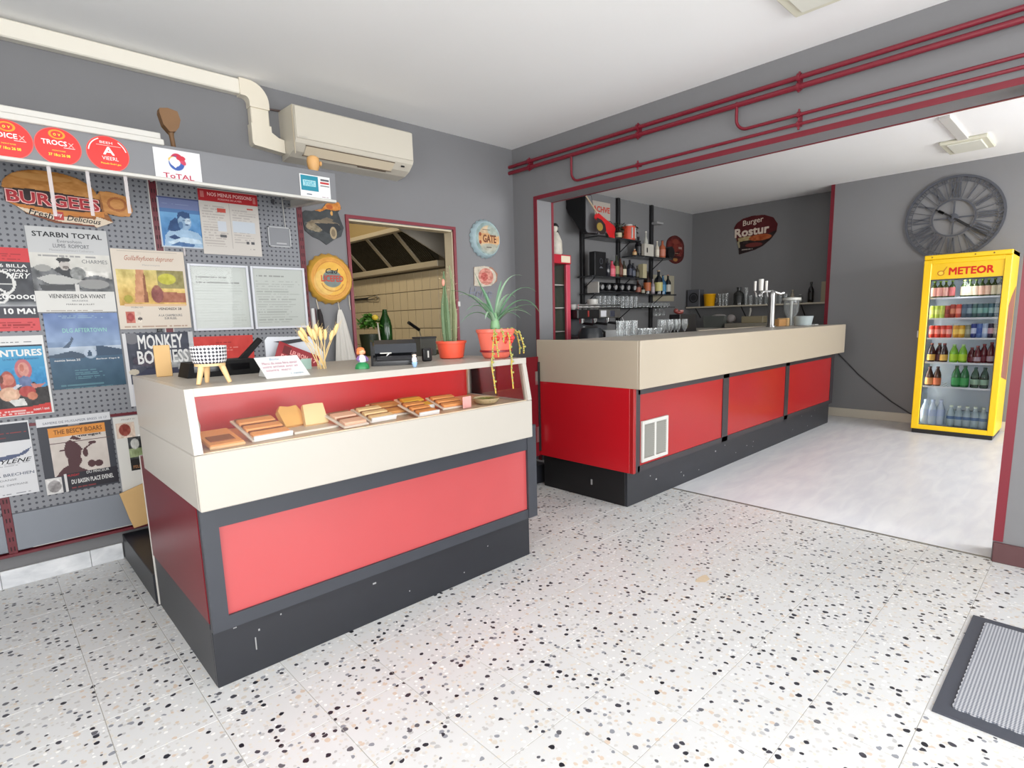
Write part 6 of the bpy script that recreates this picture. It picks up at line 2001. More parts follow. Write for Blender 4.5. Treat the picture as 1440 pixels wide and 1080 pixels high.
obj('outer_rim', annulus(RC - .022, RC, -.004, .014), M_ck, ck)
obj('minute_ring', annulus(RC - .062, RC - .056, .0, .006), M_ck, ck)
obj('inner_ring', annulus(.178, .192, .0, .012), M_ck, ck)
tk_ = MB()
for i in range(60):
    a = 2 * PI * i / 60
    tk_.prism(bar2((RC - .056) * math.cos(a), (RC - .056) * math.sin(a), (RC - .025) * math.cos(a), (RC - .025) * math.sin(a), .009 if i % 5 else .016), 0, .006, 'xy')
o = obj('minute_marks', tk_, M_ck, ck)
o['kind'] = 'stuff'
ROM = ['XII', 'I', 'II', 'III', 'IIII', 'V', 'VI', 'VII', 'VIII', 'IX', 'X', 'XI']
for k, s_ in enumerate(ROM):
    a = PI / 2 - 2 * PI * k / 12
    u_ = Vector((math.cos(a), math.sin(a)))          # outward
    v_ = Vector((math.sin(a), -math.cos(a)))          # clockwise (reading direction at the top)
    mb = MB()
    wds = {'I': .024, 'V': .052, 'X': .052}
    tot = sum(wds[c] for c in s_)
    x = -tot / 2
    r0, r1 = .205, RC - .072
    for c in s_:
        w_ = wds[c]
        def st(xa, ra, xb, rb, th):
            p0, p1 = u_ * ra + v_ * xa, u_ * rb + v_ * xb
            mb.prism(bar2(p0.x, p0.y, p1.x, p1.y, th), 0, .008, 'xy')
        if c == 'I':
            st(x + w_ / 2, r0, x + w_ / 2, r1, .013)
        elif c == 'V':
            st(x + .006, r1, x + w_ / 2, r0, .013)
            st(x + w_ - .006, r1, x + w_ / 2, r0, .007)
        else:
            st(x + .006, r1, x + w_ - .006, r0, .013)
            st(x + w_ - .006, r1, x + .006, r0, .007)
        x += w_
    obj('numeral', mb, M_ck, ck)
for k in range(12):
    a = PI / 2 - 2 * PI * (k + .5) / 12
    obj('spoke', MB().prism(bar2(.18 * math.cos(a), .18 * math.sin(a), (RC - .02) * math.cos(a), (RC - .02) * math.sin(a), .006), .0, .006, 'xy'), M_ck, ck)
for a in (0, PI / 2, PI, 3 * PI / 2):
    obj('cross_bar', MB().prism(bar2(.035 * math.cos(a), .035 * math.sin(a), .17 * math.cos(a), .17 * math.sin(a), .013), 0, .008, 'xy'), M_ck, ck)
obj('hub', MB().lathe([(.045, 0), (.045, .012), (.014, .016), (.014, .024)], 24), M_ck, ck, smooth=40)


def clk(deg):
    return PI / 2 - math.radians(deg)


a = clk(127)
obj('minute_hand', MB().prism([(p[0], p[1]) for p in bar2(-.09 * math.cos(a), -.09 * math.sin(a), .37 * math.cos(a), .37 * math.sin(a), .012)], .018, .021, 'xy').prism(bar2(.05 * math.cos(a), .05 * math.sin(a), .17 * math.cos(a), .17 * math.sin(a), .026), .018, .022, 'xy'), M_ckd, ck)
a = clk(303)
obj('hour_hand', MB().prism(bar2(-.05 * math.cos(a), -.05 * math.sin(a), .19 * math.cos(a), .19 * math.sin(a), .014), .014, .018, 'xy').prism(bar2(.10 * math.cos(a), .10 * math.sin(a), .16 * math.cos(a), .16 * math.sin(a), .030), .014, .018, 'xy'), M_ckd, ck)

tag(obj('power_cable', MB().tube([(CX - .012, 2.40, .93), (CX - .012, 2.19, .71), (CX - .013, 2.02, .53), (CX - .014, 1.84, .375), (CX - .015, 1.66, .23), (CX - .02, 1.47, .112), (CX - .03, 1.36, .08)], .007, 8), mat('cable_grey', (58, 58, 62), .5), smooth=40), 'dark cable drooping along the grey wall down to the yellow fridge', 'cable')

# ---- red drinks fridge in the corner behind the bar
rf = thing('red_fridge', 'narrow red glass-door fridge just behind the opening jamb', 'fridge', (4.35, 4.2, 0))
P = lambda n, mb, m, sm=None: obj(n, mb, m, rf, True, sm)
M_rf = mat('fridge_red', (190, 34, 52), .3)
x0, x1, y0 = 4.08, 4.66, 4.0
P('cabinet', MB().bbox(x0, x0 + .03, y0 + .03, 4.46, .04, 1.93, .003), M_rf)
P('cabinet', MB().bbox(x1 - .03, x1, y0 + .03, 4.46, .04, 1.93, .003), M_rf)
P('back_wall', MB().box(x0 + .03, x1 - .03, 4.42, 4.46, .04, 1.93), mat('red_fridge_liner', (120, 130, 118), .5))
P('crown', MB().bbox(x0, x1, y0 - .012, 4.46, 1.86, 1.952, .005), M_rf)
P('inner_lining', MB().box(x1 - .036, x1 - .031, y0 + .04, 4.42, .14, 1.86).box(x0 + .031, x0 + .036, y0 + .04, 4.42, .14, 1.86), mat('red_fridge_liner', (120, 130, 118)))
P('crown_plate', MB().bbox(x1 - .16, x1 - .02, y0 - .016, y0 - .011, 1.872, 1.94, .002), mat('pale_plate', (230, 216, 190), .4))
P('floor_panel', MB().bbox(x0, x1, y0, 4.46, .04, .14, .004), M_rf)
P('door_stile', MB().bbox(x1 - .065, x1, y0, y0 + .035, .14, 1.855, .005), mat('fridge_pink_edge', (206, 76, 96), .3))
P('door_stile', MB().bbox(x0, x0 + .08, y0, y0 + .035, .14, 1.855, .005), M_rf)
P('glass_pane', MB().add([(x0 + .06, y0 + .015, .14), (x1 - .08, y0 + .015, .14), (x1 - .08, y0 + .015, 1.86), (x0 + .06, y0 + .015, 1.86)], [(0, 1, 2, 3)]), M_glass)
for z in (1.15, 1.40, 1.64):
    P('shelf', MB().bbox(x0 + .04, x1 - .04, y0 + .05, 4.4, z, z + .012, .002), M_white)
tag(obj('amber_jar', MB().lathe([(.03, 0), (.045, .01), (.045, .07), (.03, .09)], 14, (4.50, 4.15, 1.653)), mat('amber', (190, 130, 60), .3), smooth=40), 'amber jar on the upper shelf of the narrow red fridge', 'jar')
tag(obj('white_cup', MB().lathe([(.02, 0), (.03, .05), (.03, .06)], 12, (4.40, 4.12, 1.413)), M_white, smooth=40), 'small white cup on the second shelf of the narrow red fridge', 'cup')
t = thing('bottle_doll', 'black and white bottle-shaped statuette on top of the narrow red fridge', 'statuette', (4.515, 4.08, 1.953))
obj('body', MB().lathe([(.06, 0), (.075, .02), (.07, .14), (.045, .20), (.03, .23)], 18), mat('doll_cream', (206, 200, 186), .5, var=.3, vscale=20), t, smooth=50)
obj('cloak', MB().prism([(.02, 0), (.10, 0), (.095, .06), (.075, .18), (.05, .25), (.02, .28)], .0, .06, 'xz'), mat('doll_black', (40, 38, 40), .6), t)
obj('head', MB().ellipsoid((-.01, 0, .27), (.034, .034, .045)), mat('doll_cream', (206, 200, 186)), t, smooth=60)
obj('hat', MB().lathe([(.04, .29), (.03, .31), (.012, .325)], 14), _mats['doll_black'], t, smooth=50)
tag(obj('side_board', MB().bbox(5.125, 5.165, 4.445, 4.468, 1.001, 1.74, .002), mat('beige_board', (176, 164, 146), .5)), 'narrow beige board on the wall just right of the narrow red fridge', 'board')

# ---- back counters (only their tops show over the bar)
wc = thing('back_counter', 'low dark back counter with coffee machine along the side wall behind the bar', 'counter', (5.9, 4.2, 0))
obj('cabinet', MB().bbox(4.86, 7.2, 3.86, 4.465, .0012, .96, .004), mat('bar_cabinet_dark', (52, 52, 54), .5), wc, True)
obj('top', MB().bbox(4.84, 7.25, 3.83, 4.465, .96, 1.0, .004), M_greytop, wc, True)
obj('corner_block', MB().bbox(4.46, 4.72, 3.54, 3.985, .0012, .9995, .004), _mats['bar_cabinet_dark'], wc, True)
wc = thing('end_counter', 'pale back counter below the shelf on the bar end wall', 'counter', (7.75, 3.4, 0))
obj('cabinet', MB().bbox(7.50, 8.025, 2.46, 4.45, .0012, 1.07, .004), _mats['bar_cabinet_dark'], wc, True)
obj('top', MB().bbox(7.46, 8.025, 2.46, 4.10, 1.07, 1.105, .004), M_cream, wc, True)

# ---- shelf uprights with shelves on the side wall
sr = thing('bottle_rack', 'black wall rack of three uprights carrying bottle shelves', 'shelf rack', (6.1, 4.44, 1.3))
P = lambda n, mb, m, sm=None: obj(n, mb, m, sr, True, sm)
M_blk = mat('rack_black', (26, 26, 28), .45)
M_shg = mat('shelf_dark_glass', (44, 46, 48), .25)
for x in (5.40, 6.12, 6.885):
    P('upright', MB().bbox(x - .024, x + .024, 4.425, 4.468, 1.12, 2.785, .003), M_blk)
for (xa, xb, z, m) in ((5.40, 6.27, 2.245, M_shg), (5.285, 6.42, 1.783, M_shg), (6.18, 7.05, 2.065, M_shg), (5.32, 7.15, 1.583, M_shg), (5.32, 6.30, 1.405, M_shg)):
    P('shelf_board', MB().bbox(xa, xb, 4.20, 4.43, z - .016, z, .003), m)
    for x in (5.40, 6.12, 6.885):
        if xa < x < xb:
            P('bracket', MB().tube([(x, 4.43, z - .14), (x, 4.26, z - .018)], .006, 6), M_blk)
P('shelf_board', MB().bbox(6.18, 7.12, 4.20, 4.43, 1.40, 1.412, .003), glass('glass_shelf', (.86, .90, .88), base=.05))
zt = [2.246, 1.784, 2.066, 1.584, 1.406]
YB_ = 4.30
# top shelf
bottle(5.93, YB_, zt[0], .155, .04, '20180f', 'b8b090', '202020', 'dark squat bottle with cream label on the top rack shelf', 'bottles on the bar rack', shape='beer')
t = thing('striped_tin', 'red and white striped tin on the top rack shelf', 'tin', (6.14, YB_, zt[0]))
obj('tin', MB().lathe([(.085, 0), (.085, .17)], 20), mat('tin_red', (206, 70, 44), .4), t, smooth=40)
for a in (-1.95, -1.25):
    obj('stripe', MB().box(.085 * math.cos(a) - .013, .085 * math.cos(a) + .013, .085 * math.sin(a) - .004, .085 * math.sin(a) + .01, .02, .15), M_white, t)
obj('lid', MB().lathe([(.05, .17), (.05, .195), (.02, .20)], 16), M_white, t, smooth=40)
t = thing('green_garland', 'dark green leafy garland trailing over the top rack shelf', 'garland', (5.9, 4.33, zt[0]))
gl_ = MB()
rg = random.Random(9)
for k in range(120):
    c0 = Vector((rg.uniform(5.75, 6.32), rg.uniform(4.27, 4.40), zt[0] + rg.uniform(.01, .06) + .14 * max(0, math.sin((k % 17) / 17 * PI))))
    u_ = Vector((rg.uniform(-1, 1), rg.uniform(-1, 1), rg.uniform(-1, 1))).normalized() * .03
    v_ = Vector((rg.uniform(-1, 1), rg.uniform(-1, 1), rg.uniform(-1, 1))).normalized() * .014
    gl_.add([c0 - u_, c0 + v_, c0 + u_, c0 - v_], [(0, 1, 2, 3)])
o = obj('leaves', gl_, mat('garland_green', (48, 56, 34), .6, var=.3, vscale=20), t, True)
o['kind'] = 'stuff'
# enamel sign
S = Poster('pale box sign with red capital lettering hanging by the rack top', 5.36, 5.90, 2.478, 2.685, y=4.405, paper=mat('box_sign', (176, 168, 158), .5), thick=.05, name='box_sign', cat='sign')
S.T('BRACHVE', .16, .98, .40, .74, INK('sign_red', (196, 70, 56)), .03)
obj('side_lamp', MB().bbox(0, .03, .02, .2, 0, .012, .002), mat('lamp_cream', (226, 210, 170), .5), S.t)
# tilted screen with flag
tv = thing('television', 'flat television tilted down high in the corner behind the bar', 'television', (5.2, 4.2, 2.4))
scr = [(5.14, 4.21, 2.655), (5.63, 4.21, 2.675), (5.63, 4.19, 2.25), (5.14, 4.19, 2.235)]
sm = MB()
sm.prism([(5.14, 2.66), (5.13, 2.29), (5.145, 2.255), (5.18, 2.238), (5.36, 2.243), (5.375, 2.27), (5.32, 2.45), (5.25, 2.67)], 4.185, 4.235, 'xz')
obj('housing', sm, M_black, tv, True)
obj('screen', MB().prism([(5.15, 2.655), (5.145, 2.29), (5.158, 2.265), (5.185, 2.252), (5.35, 2.257), (5.364, 2.275), (5.31, 2.45), (5.24, 2.66)], 4.182, 4.186, 'xz'), mat('screen_reflection', (118, 118, 120), .35), tv, True)  # grey reflection on the screen is put into its colour
obj('back_case', MB().prism([(4.236, 2.67), (4.46, 2.70), (4.46, 2.55), (4.236, 2.25)], 5.135, 5.25, 'yz'), M_black, tv, True)
fg_ = thing('flag', 'small red flag with dark round emblem hanging from a pale pole', 'flag', (5.5, 4.1, 2.3))
obj('pole', MB().cyl((5.146, 4.178, 2.645), (5.235, 4.085, 2.45), .009, n=8), mat('pole_cream', (206, 186, 156), .5), fg_, True)
rows = []
M_fl = mat('flag_red', (196, 14, 20), .6)
pts_t = [(5.215, 2.455), (5.29, 2.465), (5.40, 2.40), (5.52, 2.345), (5.595, 2.32)]
pts_b = [(5.205, 2.40), (5.30, 2.33), (5.38, 2.27), (5.48, 2.215), (5.585, 2.21)]
for j in range(6):
    f = j / 5
    rows.append([(a[0] * (1 - f) + b_[0] * f, 4.09 + .02 * math.sin(i * 1.7 + j * .4), a[1] * (1 - f) + b_[1] * f) for i, (a, b_) in enumerate(zip(pts_t, pts_b))])
obj('cloth', MB().sheet(rows), M_fl, fg_, True, 70)
obj('dark_patch', MB().prism([(5.20, 2.40), (5.28, 2.385), (5.345, 2.34), (5.365, 2.275), (5.33, 2.23), (5.26, 2.225), (5.20, 2.26), (5.185, 2.33)], 4.062, 4.064, 'xz'), mat('flag_black', (34, 18, 18), .6), fg_, True)
obj('emblem', MB().prism([(5.245 + .055 * math.cos(a), 2.305 + .045 * math.sin(a)) for a in np.linspace(0, 2 * PI, 19)[:-1]], 4.059, 4.061, 'xz'), mat('flag_gold', (150, 126, 50), .6), fg_, True)
# second shelf
t = thing('speaker_box', 'black box with pale emblem on the middle rack shelf', 'box', (5.455, YB_, zt[1]))
obj('box', MB().bbox(5.345, 5.555, 4.21, 4.30, zt[1], 2.06, .004), M_black, t, True)
em = annulus(.024, .028, 0, .001, 28)
em.v = [(5.46 + a, 4.2085 - c, 1.95 + b_ * 1.2) for a, b_, c in em.v]
obj('emblem', em, mat('emblem_grey', (96, 98, 104), .4), t, True)
obj('emblem_word', MB().prism([(5.425, 1.87), (5.455, 1.895), (5.50, 1.87)], 4.207, 4.2095, 'xz'), _mats['emblem_grey'], t, True)
sp_ = [(5.70, .22, .040, '2a2a30', None, '1c1c20', 'near-black tall bottle beside the pink one on the middle rack shelf'), (5.79, .20, .045, 'c84a5c', 'd86a78', '301c20', 'pink bottle on the middle rack shelf'), (5.885, .27, .036, '3a4030', '8a8458', '242024', 'olive bottle right of the pink one on the middle rack shelf'), (5.965, .24, .034, '50281c', '6a3a28', '2a2020', 'brown bottle on the middle rack shelf'), (6.045, .21, .032, '38362c', 'cfc4aa', '28241c', 'dark bottle with tall cream label on the middle rack shelf'), (6.17, .23, .038, '1a1c24', '2c3040', '16161a', 'black bottle just right of the centre upright'), (6.245, .19, .034, '20242c', '505664', '1c1c20', 'slim dark bottle with grey label right of the centre upright'), (6.335, .16, .03, '343028', '57503c', '242018', 'short brown bottle near the end of the middle rack shelf')]
for x, h, r, g_, l_, c_, lb in sp_:
    bottle(x, YB_, zt[1], h, r, g_, l_, c_, lb, 'bottles on the bar rack')
t = thing('carton', 'pale beige carton at the end of the middle rack shelf', 'carton', (6.43, YB_, zt[1] - .016))
obj('box', MB().bbox(6.40, 6.485, 4.25, 4.33, zt[1], zt[1] + .185, .003), mat('carton_beige', (176, 166, 132), .6), t, True)
tag(obj('wall_hook', MB().bbox(6.86, 7.02, 4.34, 4.43, 2.528, 2.556, .004), mat('hook_grey', (150, 150, 150), .4)), 'small grey metal bracket on the right-hand rack upright', 'bracket')
# raised shelf right
bottle(6.36, YB_, zt[2], .245, .045, '16161a', '1c1c20', '101012', 'fat black bottle on the upper right rack shelf', 'bottles on the bar rack')
t = thing('spirit_box', 'pale pair of labelled boxes on the upper right rack shelf', 'box', (6.47, YB_, zt[2]))
obj('box', MB().bbox(6.355, 6.47, 4.20, 4.25, zt[2], zt[2] + .15, .003), mat('box_grey_white', (186, 182, 172), .5), t, True)
obj('box', MB().bbox(6.472, 6.575, 4.205, 4.26, zt[2], zt[2] + .15, .003), mat('box_grey_white', (186, 182, 172)), t, True)
obj('black_mark', MB().box(6.40, 6.425, 4.198, 4.2, zt[2] + .04, zt[2] + .10), M_black, t, True)
bottle(6.545, 4.31, zt[2], .33, .03, 'b8b8b0', 'c8c6bc', 'd8d4c8', 'tall pale candle-like bottle behind the labelled boxes', 'bottles on the bar rack')
bottle(6.80, YB_, zt[2], .22, .030, 'c8c0b0', 'd8d0c0', 'e0d8c8', 'small whitish bottle on the upper right rack shelf', 'bottles on the bar rack')
bottle(6.93, YB_, zt[2], .24, .045, 'a85a3c', 'b87058', '6a3a2c', 'copper coloured bottle on the upper right rack shelf', 'bottles on the bar rack')
t = thing('round_tin', 'round black tin at the end of the upper right rack shelf', 'tin', (7.08, YB_, zt[2]))
obj('tin', MB().cyl((7.10, 4.26, zt[2] + .085), (7.10, 4.34, zt[2] + .085), .085, n=24), M_black, t, True, 40)
bottle(6.275, YB_, zt[2], .085, .028, 'b07850', 'c8a878', 'd8c8b0', 'tiny bottle at the left end of the upper right rack shelf', 'bottles on the bar rack', shape='beer')
# third shelf: lying bottles in a wine holder, standing bottles
wr = thing('bottle_holder', 'black wire holder of lying bottles on the long rack shelf', 'bottle holder', (5.85, YB_, zt[3]))
obj('frame', MB().bbox(5.42, 6.26, 4.215, 4.225, zt[3], zt[3] + .02, .002).bbox(5.42, 6.26, 4.36, 4.37, zt[3], zt[3] + .02, .002), M_blk, wr, True)
obj('frame_end', MB().bbox(5.405, 5.425, 4.21, 4.38, zt[3], zt[3] + .13, .003), M_white, wr, True)
M_lyb = mat('lying_bottle', (34, 35, 38), .12, spec=.7)
for i in range(6):
    x = 5.50 + i * .135
    t = thing('wine_bottle', 'dark bottle lying in the wire holder, %s from left' % ORD[i], 'bottle', (x, 4.22, zt[3] + .07), (math.radians(-82), 0, 0), 'lying bottles on the long rack shelf')
    shared('lyb', lambda: MB().lathe([(.03, 0), (.046, .006), (.048, .05), (.048, .13), (.02, .18), (.016, .21)], 16), M_lyb, 'body', t)
    shared('lyc', lambda: MB().lathe([(.028, -.001), (.028, .001)], 14), mat('capsule_grey', (150, 150, 150), .35), 'punt', t)
for x, h, r, g_, l_, c_, lb in ((6.34, .17, .042, '30201c', '8a4a38', '602820', 'small dark bottle with reddish neck on the long rack shelf'), (6.455, .11, .03, '282420', '9a9684', '302c28', 'short dark bottle with pale label on the long rack shelf'), (6.555, .30, .05, '24140e', 'a8582c', '1c1410', 'tall black bottle with orange label on the long rack shelf'), (6.69, .20, .028, '8a8088', 'a8a0a4', '989090', 'slim greyish bottle on the long rack shelf'),
                              (6.83, .32, .056, '14181c', 'c0b878', 'a89070', 'large black bottle with yellow green label on the long rack shelf'), (6.94, .26, .045, '2a5a7c', '38789c', '202830', 'blue bottle on the long rack shelf'), (7.07, .27, .042, '181a1c', 'b0b0a8', '9a6a50', 'black bottle with white label at the shelf end')):
    bottle(x, 4.29, zt[3], h, r, g_, l_, c_, lb, 'bottles on the bar rack')
# glasses on the lowest shelf
for i in range(9):
    tumbler(5.50 + i * .095, 4.27, zt[4], .145, .038, 'tall clear glass on the lowest rack shelf, %s from left' % ORD[i], 'tall glasses on the lowest rack shelf')
for i in range(9):
    tumbler(6.36 + i * .085, 4.27, 1.412, .055, .034, 'small clear tumbler on the glass rack shelf, %s from left' % ORD[i], 'small tumblers on the glass rack shelf')
for i, x in enumerate((6.78, 6.88, 6.98)):
    tumbler(x, 4.30, 1.29, .11, .035, 'stemmed glass hanging under the glass rack shelf, %s from left' % ORD[i], 'hanging stem glasses', True, True)
tag(obj('wall_panel', MB().bbox(6.93, 7.51, 4.452, 4.469, 1.50, 1.865, .003), mat('panel_cream', (164, 158, 138), .5)), 'cream panel fixed to the wall behind the rack end', 'panel')

# ---- coffee machine
cm = thing('coffee_machine', 'chrome and black espresso machine at the end of the bar', 'coffee machine', (5.0, 4.0, 1.0))
P = lambda n, mb, m, sm=None: obj(n, mb, m, cm, True, sm)
M_cmd = mat('coffee_grey', (96, 98, 102), .35, .3)
P('base', MB().bbox(4.70, 5.46, 3.86, 4.34, 1.001, 1.10, .008), M_cmd)
P('back_body', MB().bbox(4.70, 5.46, 4.12, 4.34, 1.10, 1.384, .008), M_cmd)
P('head', MB().bbox(4.68, 5.06, 3.92, 4.34, 1.285, 1.385, .01), M_black)
P('head', MB().bbox(5.06, 5.48, 3.94, 4.34, 1.285, 1.385, .01), M_steel)
P('drip_tray', MB().bbox(4.92, 5.44, 3.845, 4.10, 1.06, 1.15, .006), mat('tray_pale_steel', (196, 198, 198), .35, .1))
P('cup_rail', MB().tube([(4.70, 3.93, 1.40), (5.46, 3.93, 1.40)], .007, 8).tube([(4.70, 3.93, 1.43), (5.46, 3.93, 1.43)], .007, 8), M_chrome)
P('red_lamp', MB().box(4.84, 4.865, 3.914, 3.92, 1.305, 1.37), mat('red_light', (150, 50, 44), .4))
for x in (4.80, 5.02, 5.25):
    g_ = P('group_head', MB().cyl((x, 3.97, 1.29), (x, 3.97, 1.235), .035, .032, 16), M_chrome, 40)
    q = MB().cyl((x, 3.95, 1.235), (x, 3.80, 1.222), .014, .017, 10)
    P('portafilter', q, M_black, 40)
P('steam_wand', MB().tube([(5.44, 3.90, 1.29), (5.45, 3.86, 1.22), (5.44, 3.84, 1.12)], .006, 8), M_chrome, 40)
P('display', MB().bbox(5.10, 5.20, 3.936, 3.941, 1.30, 1.37, .002), mat('white_panel', (216, 216, 220), .3))
P('display', MB().bbox(5.27, 5.36, 3.936, 3.941, 1.30, 1.37, .002), mat('dark_panel', (60, 62, 74), .3))
gr = thing('coffee_grinder', 'dark round-bellied jug machine in front of the espresso machine', 'coffee grinder', (4.55, 3.55, 1.0))
obj('belly', MB().lathe([(.10, 1.0), (.13, 1.02), (.13, 1.12), (.10, 1.19), (.05, 1.21)], 22, (4.62, 3.70, 0)), mat('jug_dark', (46, 50, 54), .3), gr, True, 45)
obj('handle', MB().tube([(4.74, 3.68, 1.17), (4.80, 3.66, 1.14), (4.80, 3.66, 1.06), (4.74, 3.68, 1.03)], .014, 8), M_black, gr, True, 45)
for i in range(5):
    x = 4.72 + i * .10
    t = thing('cup', 'white espresso cup stacked on the coffee machine, %s from left' % ORD[i], 'cup', (x, 4.02, 1.386), (0, 0, 0), 'cups on the coffee machine')
    shared('cupb', lambda: MB().lathe([(.022, 0), (.034, .02), (.040, .055), (.036, .055)], 16, capt=False), mat('cup_white', (206, 204, 200), .3), 'bowl', t)
    shared('cuph', lambda: MB().tube([(.036, 0, .045), (.055, 0, .040), (.052, 0, .02), (.032, 0, .018)], .004, 6), _mats['cup_white'], 'handle', t)
t = thing('hopper', 'pale bean hopper jar at the end of the espresso machine', 'jar', (5.13, 4.05, 1.386))
obj('jar', MB().lathe([(.05, 0), (.06, .02), (.065, .115), (.055, .12)], 18, (0.06, .08, 0)), mat('hopper_pale', (196, 194, 188), .3), t, smooth=45)

# ---- glasses and bowls standing on the bar's working level
wsh = thing('work_shelf', 'steel working shelf just below the bar top', 'shelf', (4.4, 2.9, 1.0))
obj('board', MB().bbox(3.80, 6.9, 2.715, 3.02, 1.055, 1.075, .003), M_steel, wsh, True)
obj('support', MB().box(3.85, 6.85, 2.96, 3.0, .001, 1.055), M_dark, wsh, True)
for i in range(6):
    tumbler(3.90 + .05 * i, 2.80 + .06 * (i % 2), 1.0755, .187, .024, 'tall glass on the working shelf near the coffee machine, %s from left' % ORD[i], 'tall glasses on the working shelf')
for i in range(5):
    tumbler(4.215 + .055 * i, 2.78 + .07 * (i % 2), 1.0755, .115, .032, 'wide tumbler on the working shelf, %s from left' % ORD[i], 'wide tumblers on the working shelf')
for i in range(7):
    tumbler(4.50 + .062 * i, 2.77 + .07 * (i % 2), 1.0755, .185, .030, 'stem glass on the working shelf by the black box, %s from left' % ORD[i], 'stem glasses on the working shelf', True)
t = thing('ice_bowl', 'low clear bowl on the working shelf among the glasses', 'bowl', (4.33, 2.94, 1.0755))
obj('bowl', MB().lathe([(.05, 0), (.09, .03), (.11, .06), (.105, .06)], 22, capt=False), M_gl, t, smooth=50)
t = thing('black_box', 'black box with a small red toy on top behind the glasses', 'box', (5.1, 2.92, 1.0755))
obj('box', MB().bbox(4.94, 5.26, 2.86, 2.98, 1.076, 1.305, .004), M_black, t, True)
t = thing('red_toy', 'small dark red and black toy lying on the black box', 'toy', (5.0, 2.91, 1.305))
obj('body', MB().ellipsoid((5.01, 2.91, 1.321), (.06, .03, .016)).ellipsoid((4.95, 2.91, 1.338), (.028, .022, .024)), mat('toy_dark_red', (104, 38, 32), .5), t, True, 60)
obj('top', MB().ellipsoid((5.03, 2.90, 1.336), (.035, .02, .012)), mat('toy_dull', (150, 104, 96), .5), t, True, 60)

# ---- shelf along the bar end wall and its things
es = thing('wall_shelf', 'long cream shelf fixed along the bar end wall', 'shelf', (7.9, 3.5, 1.4))
obj('board', MB().bbox(7.83, 8.028, 2.50, 4.44, 1.392, 1.413, .003), mat('shelf_cream', (190, 182, 164), .5), es, True)
for y in (2.8, 3.6, 4.3):
    obj('bracket', MB().tube([(8.025, y, 1.25), (7.87, y, 1.388)], .008, 6), M_blk, es, True)
XE = 7.91
t = thing('radio', 'dark grey radio with a round loudspeaker at the left end of the wall shelf', 'radio', (XE, 4.36, 1.413))
obj('case', MB().bbox(7.86, 7.99, 4.235, 4.435, 1.4135, 1.665, .006), mat('radio_grey', (84, 85, 90), .5), t, True)
q = annulus(.055, .075, 0, .004, 32); q.v = [(7.859 - c, 4.33 - a, 1.545 + b_) for a, b_, c in q.v]
obj('speaker_ring', q, M_black, t, True)
q = annulus(.001, .045, 0, .002, 24); q.v = [(7.859 - c, 4.33 - a, 1.545 + b_) for a, b_, c in q.v]
obj('speaker_cone', q, mat('cone_dark', (36, 36, 40), .6), t, True)
t = thing('yellow_bucket', 'small bright yellow bucket on the wall shelf beside the radio', 'bucket', (XE, 4.10, 1.413))
obj('pail', MB().lathe([(.068, 0), (.072, .005), (.085, .165), (.088, .168), (.088, .178), (.08, .178)], 22, capt=False), mat('bucket_yellow', (228, 166, 10), .4), t, smooth=45)
obj('handle', MB().tube([(0, -.09, .12), (0, -.115, .11), (0, -.115, .06), (0, -.09, .05)], .005, 6), M_white, t)
obj('contents', MB().lathe([(.001, .17), (.08, .165)], 16), mat('bucket_dark', (110, 60, 20), .8), t)
for i, y in enumerate((3.93, 3.88, 3.83)):
    tumbler(XE - .02, y, 1.4135, .17, .026, 'slim tall glass right of the yellow bucket, %s from left' % ORD[i], 'slim glasses on the wall shelf')
bottle(XE, 3.66, 1.4135, .25, .07, '2c2e2c', '1e201e', '161616', 'stout dark flagon in the middle of the wall shelf', None, shape='beer')
for i, y in enumerate((3.55, 3.475, 3.40, 3.335, 3.27, 3.205, 3.14, 3.075, 3.01)):
    tumbler(XE - .03 * (i % 2), y, 1.4135, (.24 if i == 0 else .125), .03, 'plain clear glass in the row on the wall shelf, %s from left' % ORD[i], 'glass row on the wall shelf')
for i, (y, h, r, g_, l_, c_, lb) in enumerate(((2.93, .175, .022, '8a8272', 'b8ac94', 'a09880', 'narrow beige bottle on the wall shelf right of the beer tap'), (2.83, .11, .03, '6a6a66', '8c8c86', 'c0c0bc', 'short grey jar on the wall shelf right of the beer tap'), (2.70, .26, .035, '161616', '201e1c', '0e0e0e', 'slim black bottle on the wall shelf behind the clear dispenser'))):
    bottle(XE, y, 1.4135, h, r, g_, l_, c_, lb, None, shape='beer')
tag(obj('beige_carton', MB().bbox(7.88, 7.97, 2.50, 2.57, 1.4135, 1.67, .003), mat('carton_beige2', (150, 140, 116), .6)), 'upright beige carton at the far right end of the wall shelf', 'carton')
# end counter things
z = 1.1055
t = thing('utensil_tub', 'grey plastic tub with bags on the end counter', 'tub', (7.62, 3.86, z))
obj('tub', MB().prism([(3.73, z), (3.99, z), (4.02, z + .165), (3.69, z + .165)], 7.56, 7.80, 'yz'), mat('tub_grey', (92, 96, 92), .5), t, True)
obj('bag', MB().ellipsoid((7.66, 3.82, z + .165), (.06, .10, .025)).ellipsoid((7.69, 3.66, z + .12), (.05, .07, .06)), mat('bag_pale', (150, 144, 142), .4, var=.2, vscale=20), t, True, 60)
t = thing('sandwich_press', 'steel tray with a small beige box on the end counter', 'tray', (7.65, 3.3, z))
obj('tray', MB().bbox(7.50, 7.95, 2.99, 3.66, z, z + .060, .005), mat('tray_dull', (150, 144, 130), .4, .3), t, True)
tag(obj('beige_box', MB().bbox(7.58, 7.80, 3.17, 3.46, z + .0605, z + .15, .005), mat('box_beige', (140, 130, 104), .5)), 'low beige box standing on the steel tray of the end counter', 'box')
t = thing('white_dispenser', 'small tap-like grey dispenser behind the beige box', 'dispenser', (7.84, 3.48, z + .0605))
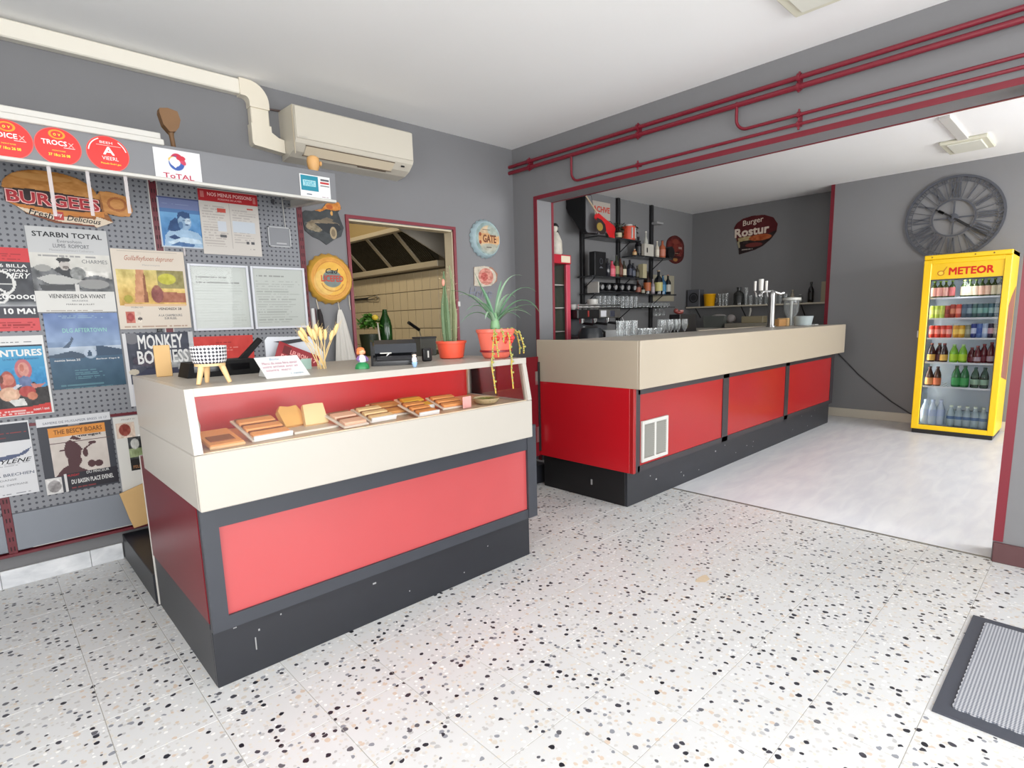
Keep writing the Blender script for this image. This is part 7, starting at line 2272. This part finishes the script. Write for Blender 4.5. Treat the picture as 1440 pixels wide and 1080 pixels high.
obj('body', MB().bbox(7.82, 7.88, 3.46, 3.55, z + .0605, z + .15, .004), mat('disp_grey', (130, 126, 112), .4), t, True)
obj('neck', MB().tube([(7.85, 3.47, z + .15), (7.85, 3.455, z + .22), (7.85, 3.46, z + .26)], .014, 8), mat('disp_pale', (170, 168, 160), .4), t, True)
# things on the bar top and beer tap
bt = thing('beer_tap', 'chrome beer tap column with three white handles on the bar', 'beer tap', (6.24, 2.52, 1.1437))
obj('column', MB().lathe([(.05, 0), (.05, .012), (.038, .016), (.038, .34), (.041, .36), (.026, .385)], 24), mat('tap_steel', (150, 150, 150), .28, metal=1.0), bt, smooth=45)
obj('cross_pipe', MB().tube([(-.10, .10, .33), (-.07, .07, .375), (0, 0, .38), (.06, -.06, .35), (.09, -.09, .36)], .014, 10), M_chrome, bt, smooth=45)
for k, (dx, hh) in enumerate(((-.13, .10), (-.085, .12), (-.045, .10))):
    obj('spout', MB().tube([(dx, -dx, .38), (dx - .02, -dx - .02, .36), (dx - .03, -dx - .03, .32)], .008, 8), M_chrome, bt, smooth=45)
    obj('handle', MB().cyl((dx, -dx, .39), (dx, -dx, .39 + hh), .012 if k != 1 else .022, .014 if k != 1 else .026, 12), mat('tap_white', (222, 220, 214), .3), bt, smooth=45)
t = thing('napkin_box', 'small kraft napkin box on the bar beside the beer tap', 'box', (6.60, 2.5, 1.1437))
obj('box', MB().bbox(6.42, 6.60, 2.50, 2.62, 1.144, 1.222, .004), mat('kraft_box', (168, 124, 74), .6, var=.1, vscale=20), t, True)
obj('napkins', MB().bbox(6.61, 6.66, 2.48, 2.60, 1.144, 1.232, .004), mat('kraft_pale', (196, 160, 110), .6), t, True)
t = thing('pale_bowl', 'pale grey blue bowl on the bar below the clear dispenser', 'bowl', (6.72, 2.36, 1.1437))
obj('bowl', MB().lathe([(.075, 0), (.085, .006), (.102, .10), (.105, .105), (.098, .105), (.085, .02)], 26, capt=False), mat('bowl_blue_grey', (172, 184, 186), .35), t, smooth=45)
obj('mat_ring', MB().lathe([(.095, 0), (.095, .006)], 26), mat('ring_grey', (120, 120, 116), .5), t)
t = thing('drinks_dispenser', 'clear drinks dispenser with white lid behind the pale bowl', 'dispenser', (6.90, 2.56, 1.1437))
obj('tank', MB().lathe([(.045, .0), (.048, .10), (.078, .16), (.084, .29)], 26, capt=False), M_gl, t, smooth=45)
obj('lid', MB().lathe([(.092, .285), (.10, .292), (.10, .315), (.03, .325), (.001, .325)], 26), mat('lid_pale', (206, 206, 200), .4), t, smooth=45)
obj('core', MB().lathe([(.014, .0), (.014, .24), (.022, .285)], 16), mat('core_pale', (200, 200, 196), .3), t, smooth=45)
tag(obj('white_paper', MB().bbox(6.93, 7.03, 2.30, 2.42, 1.144, 1.152, .001), M_paper), 'small white paper pad at the far end of the bar', 'paper')
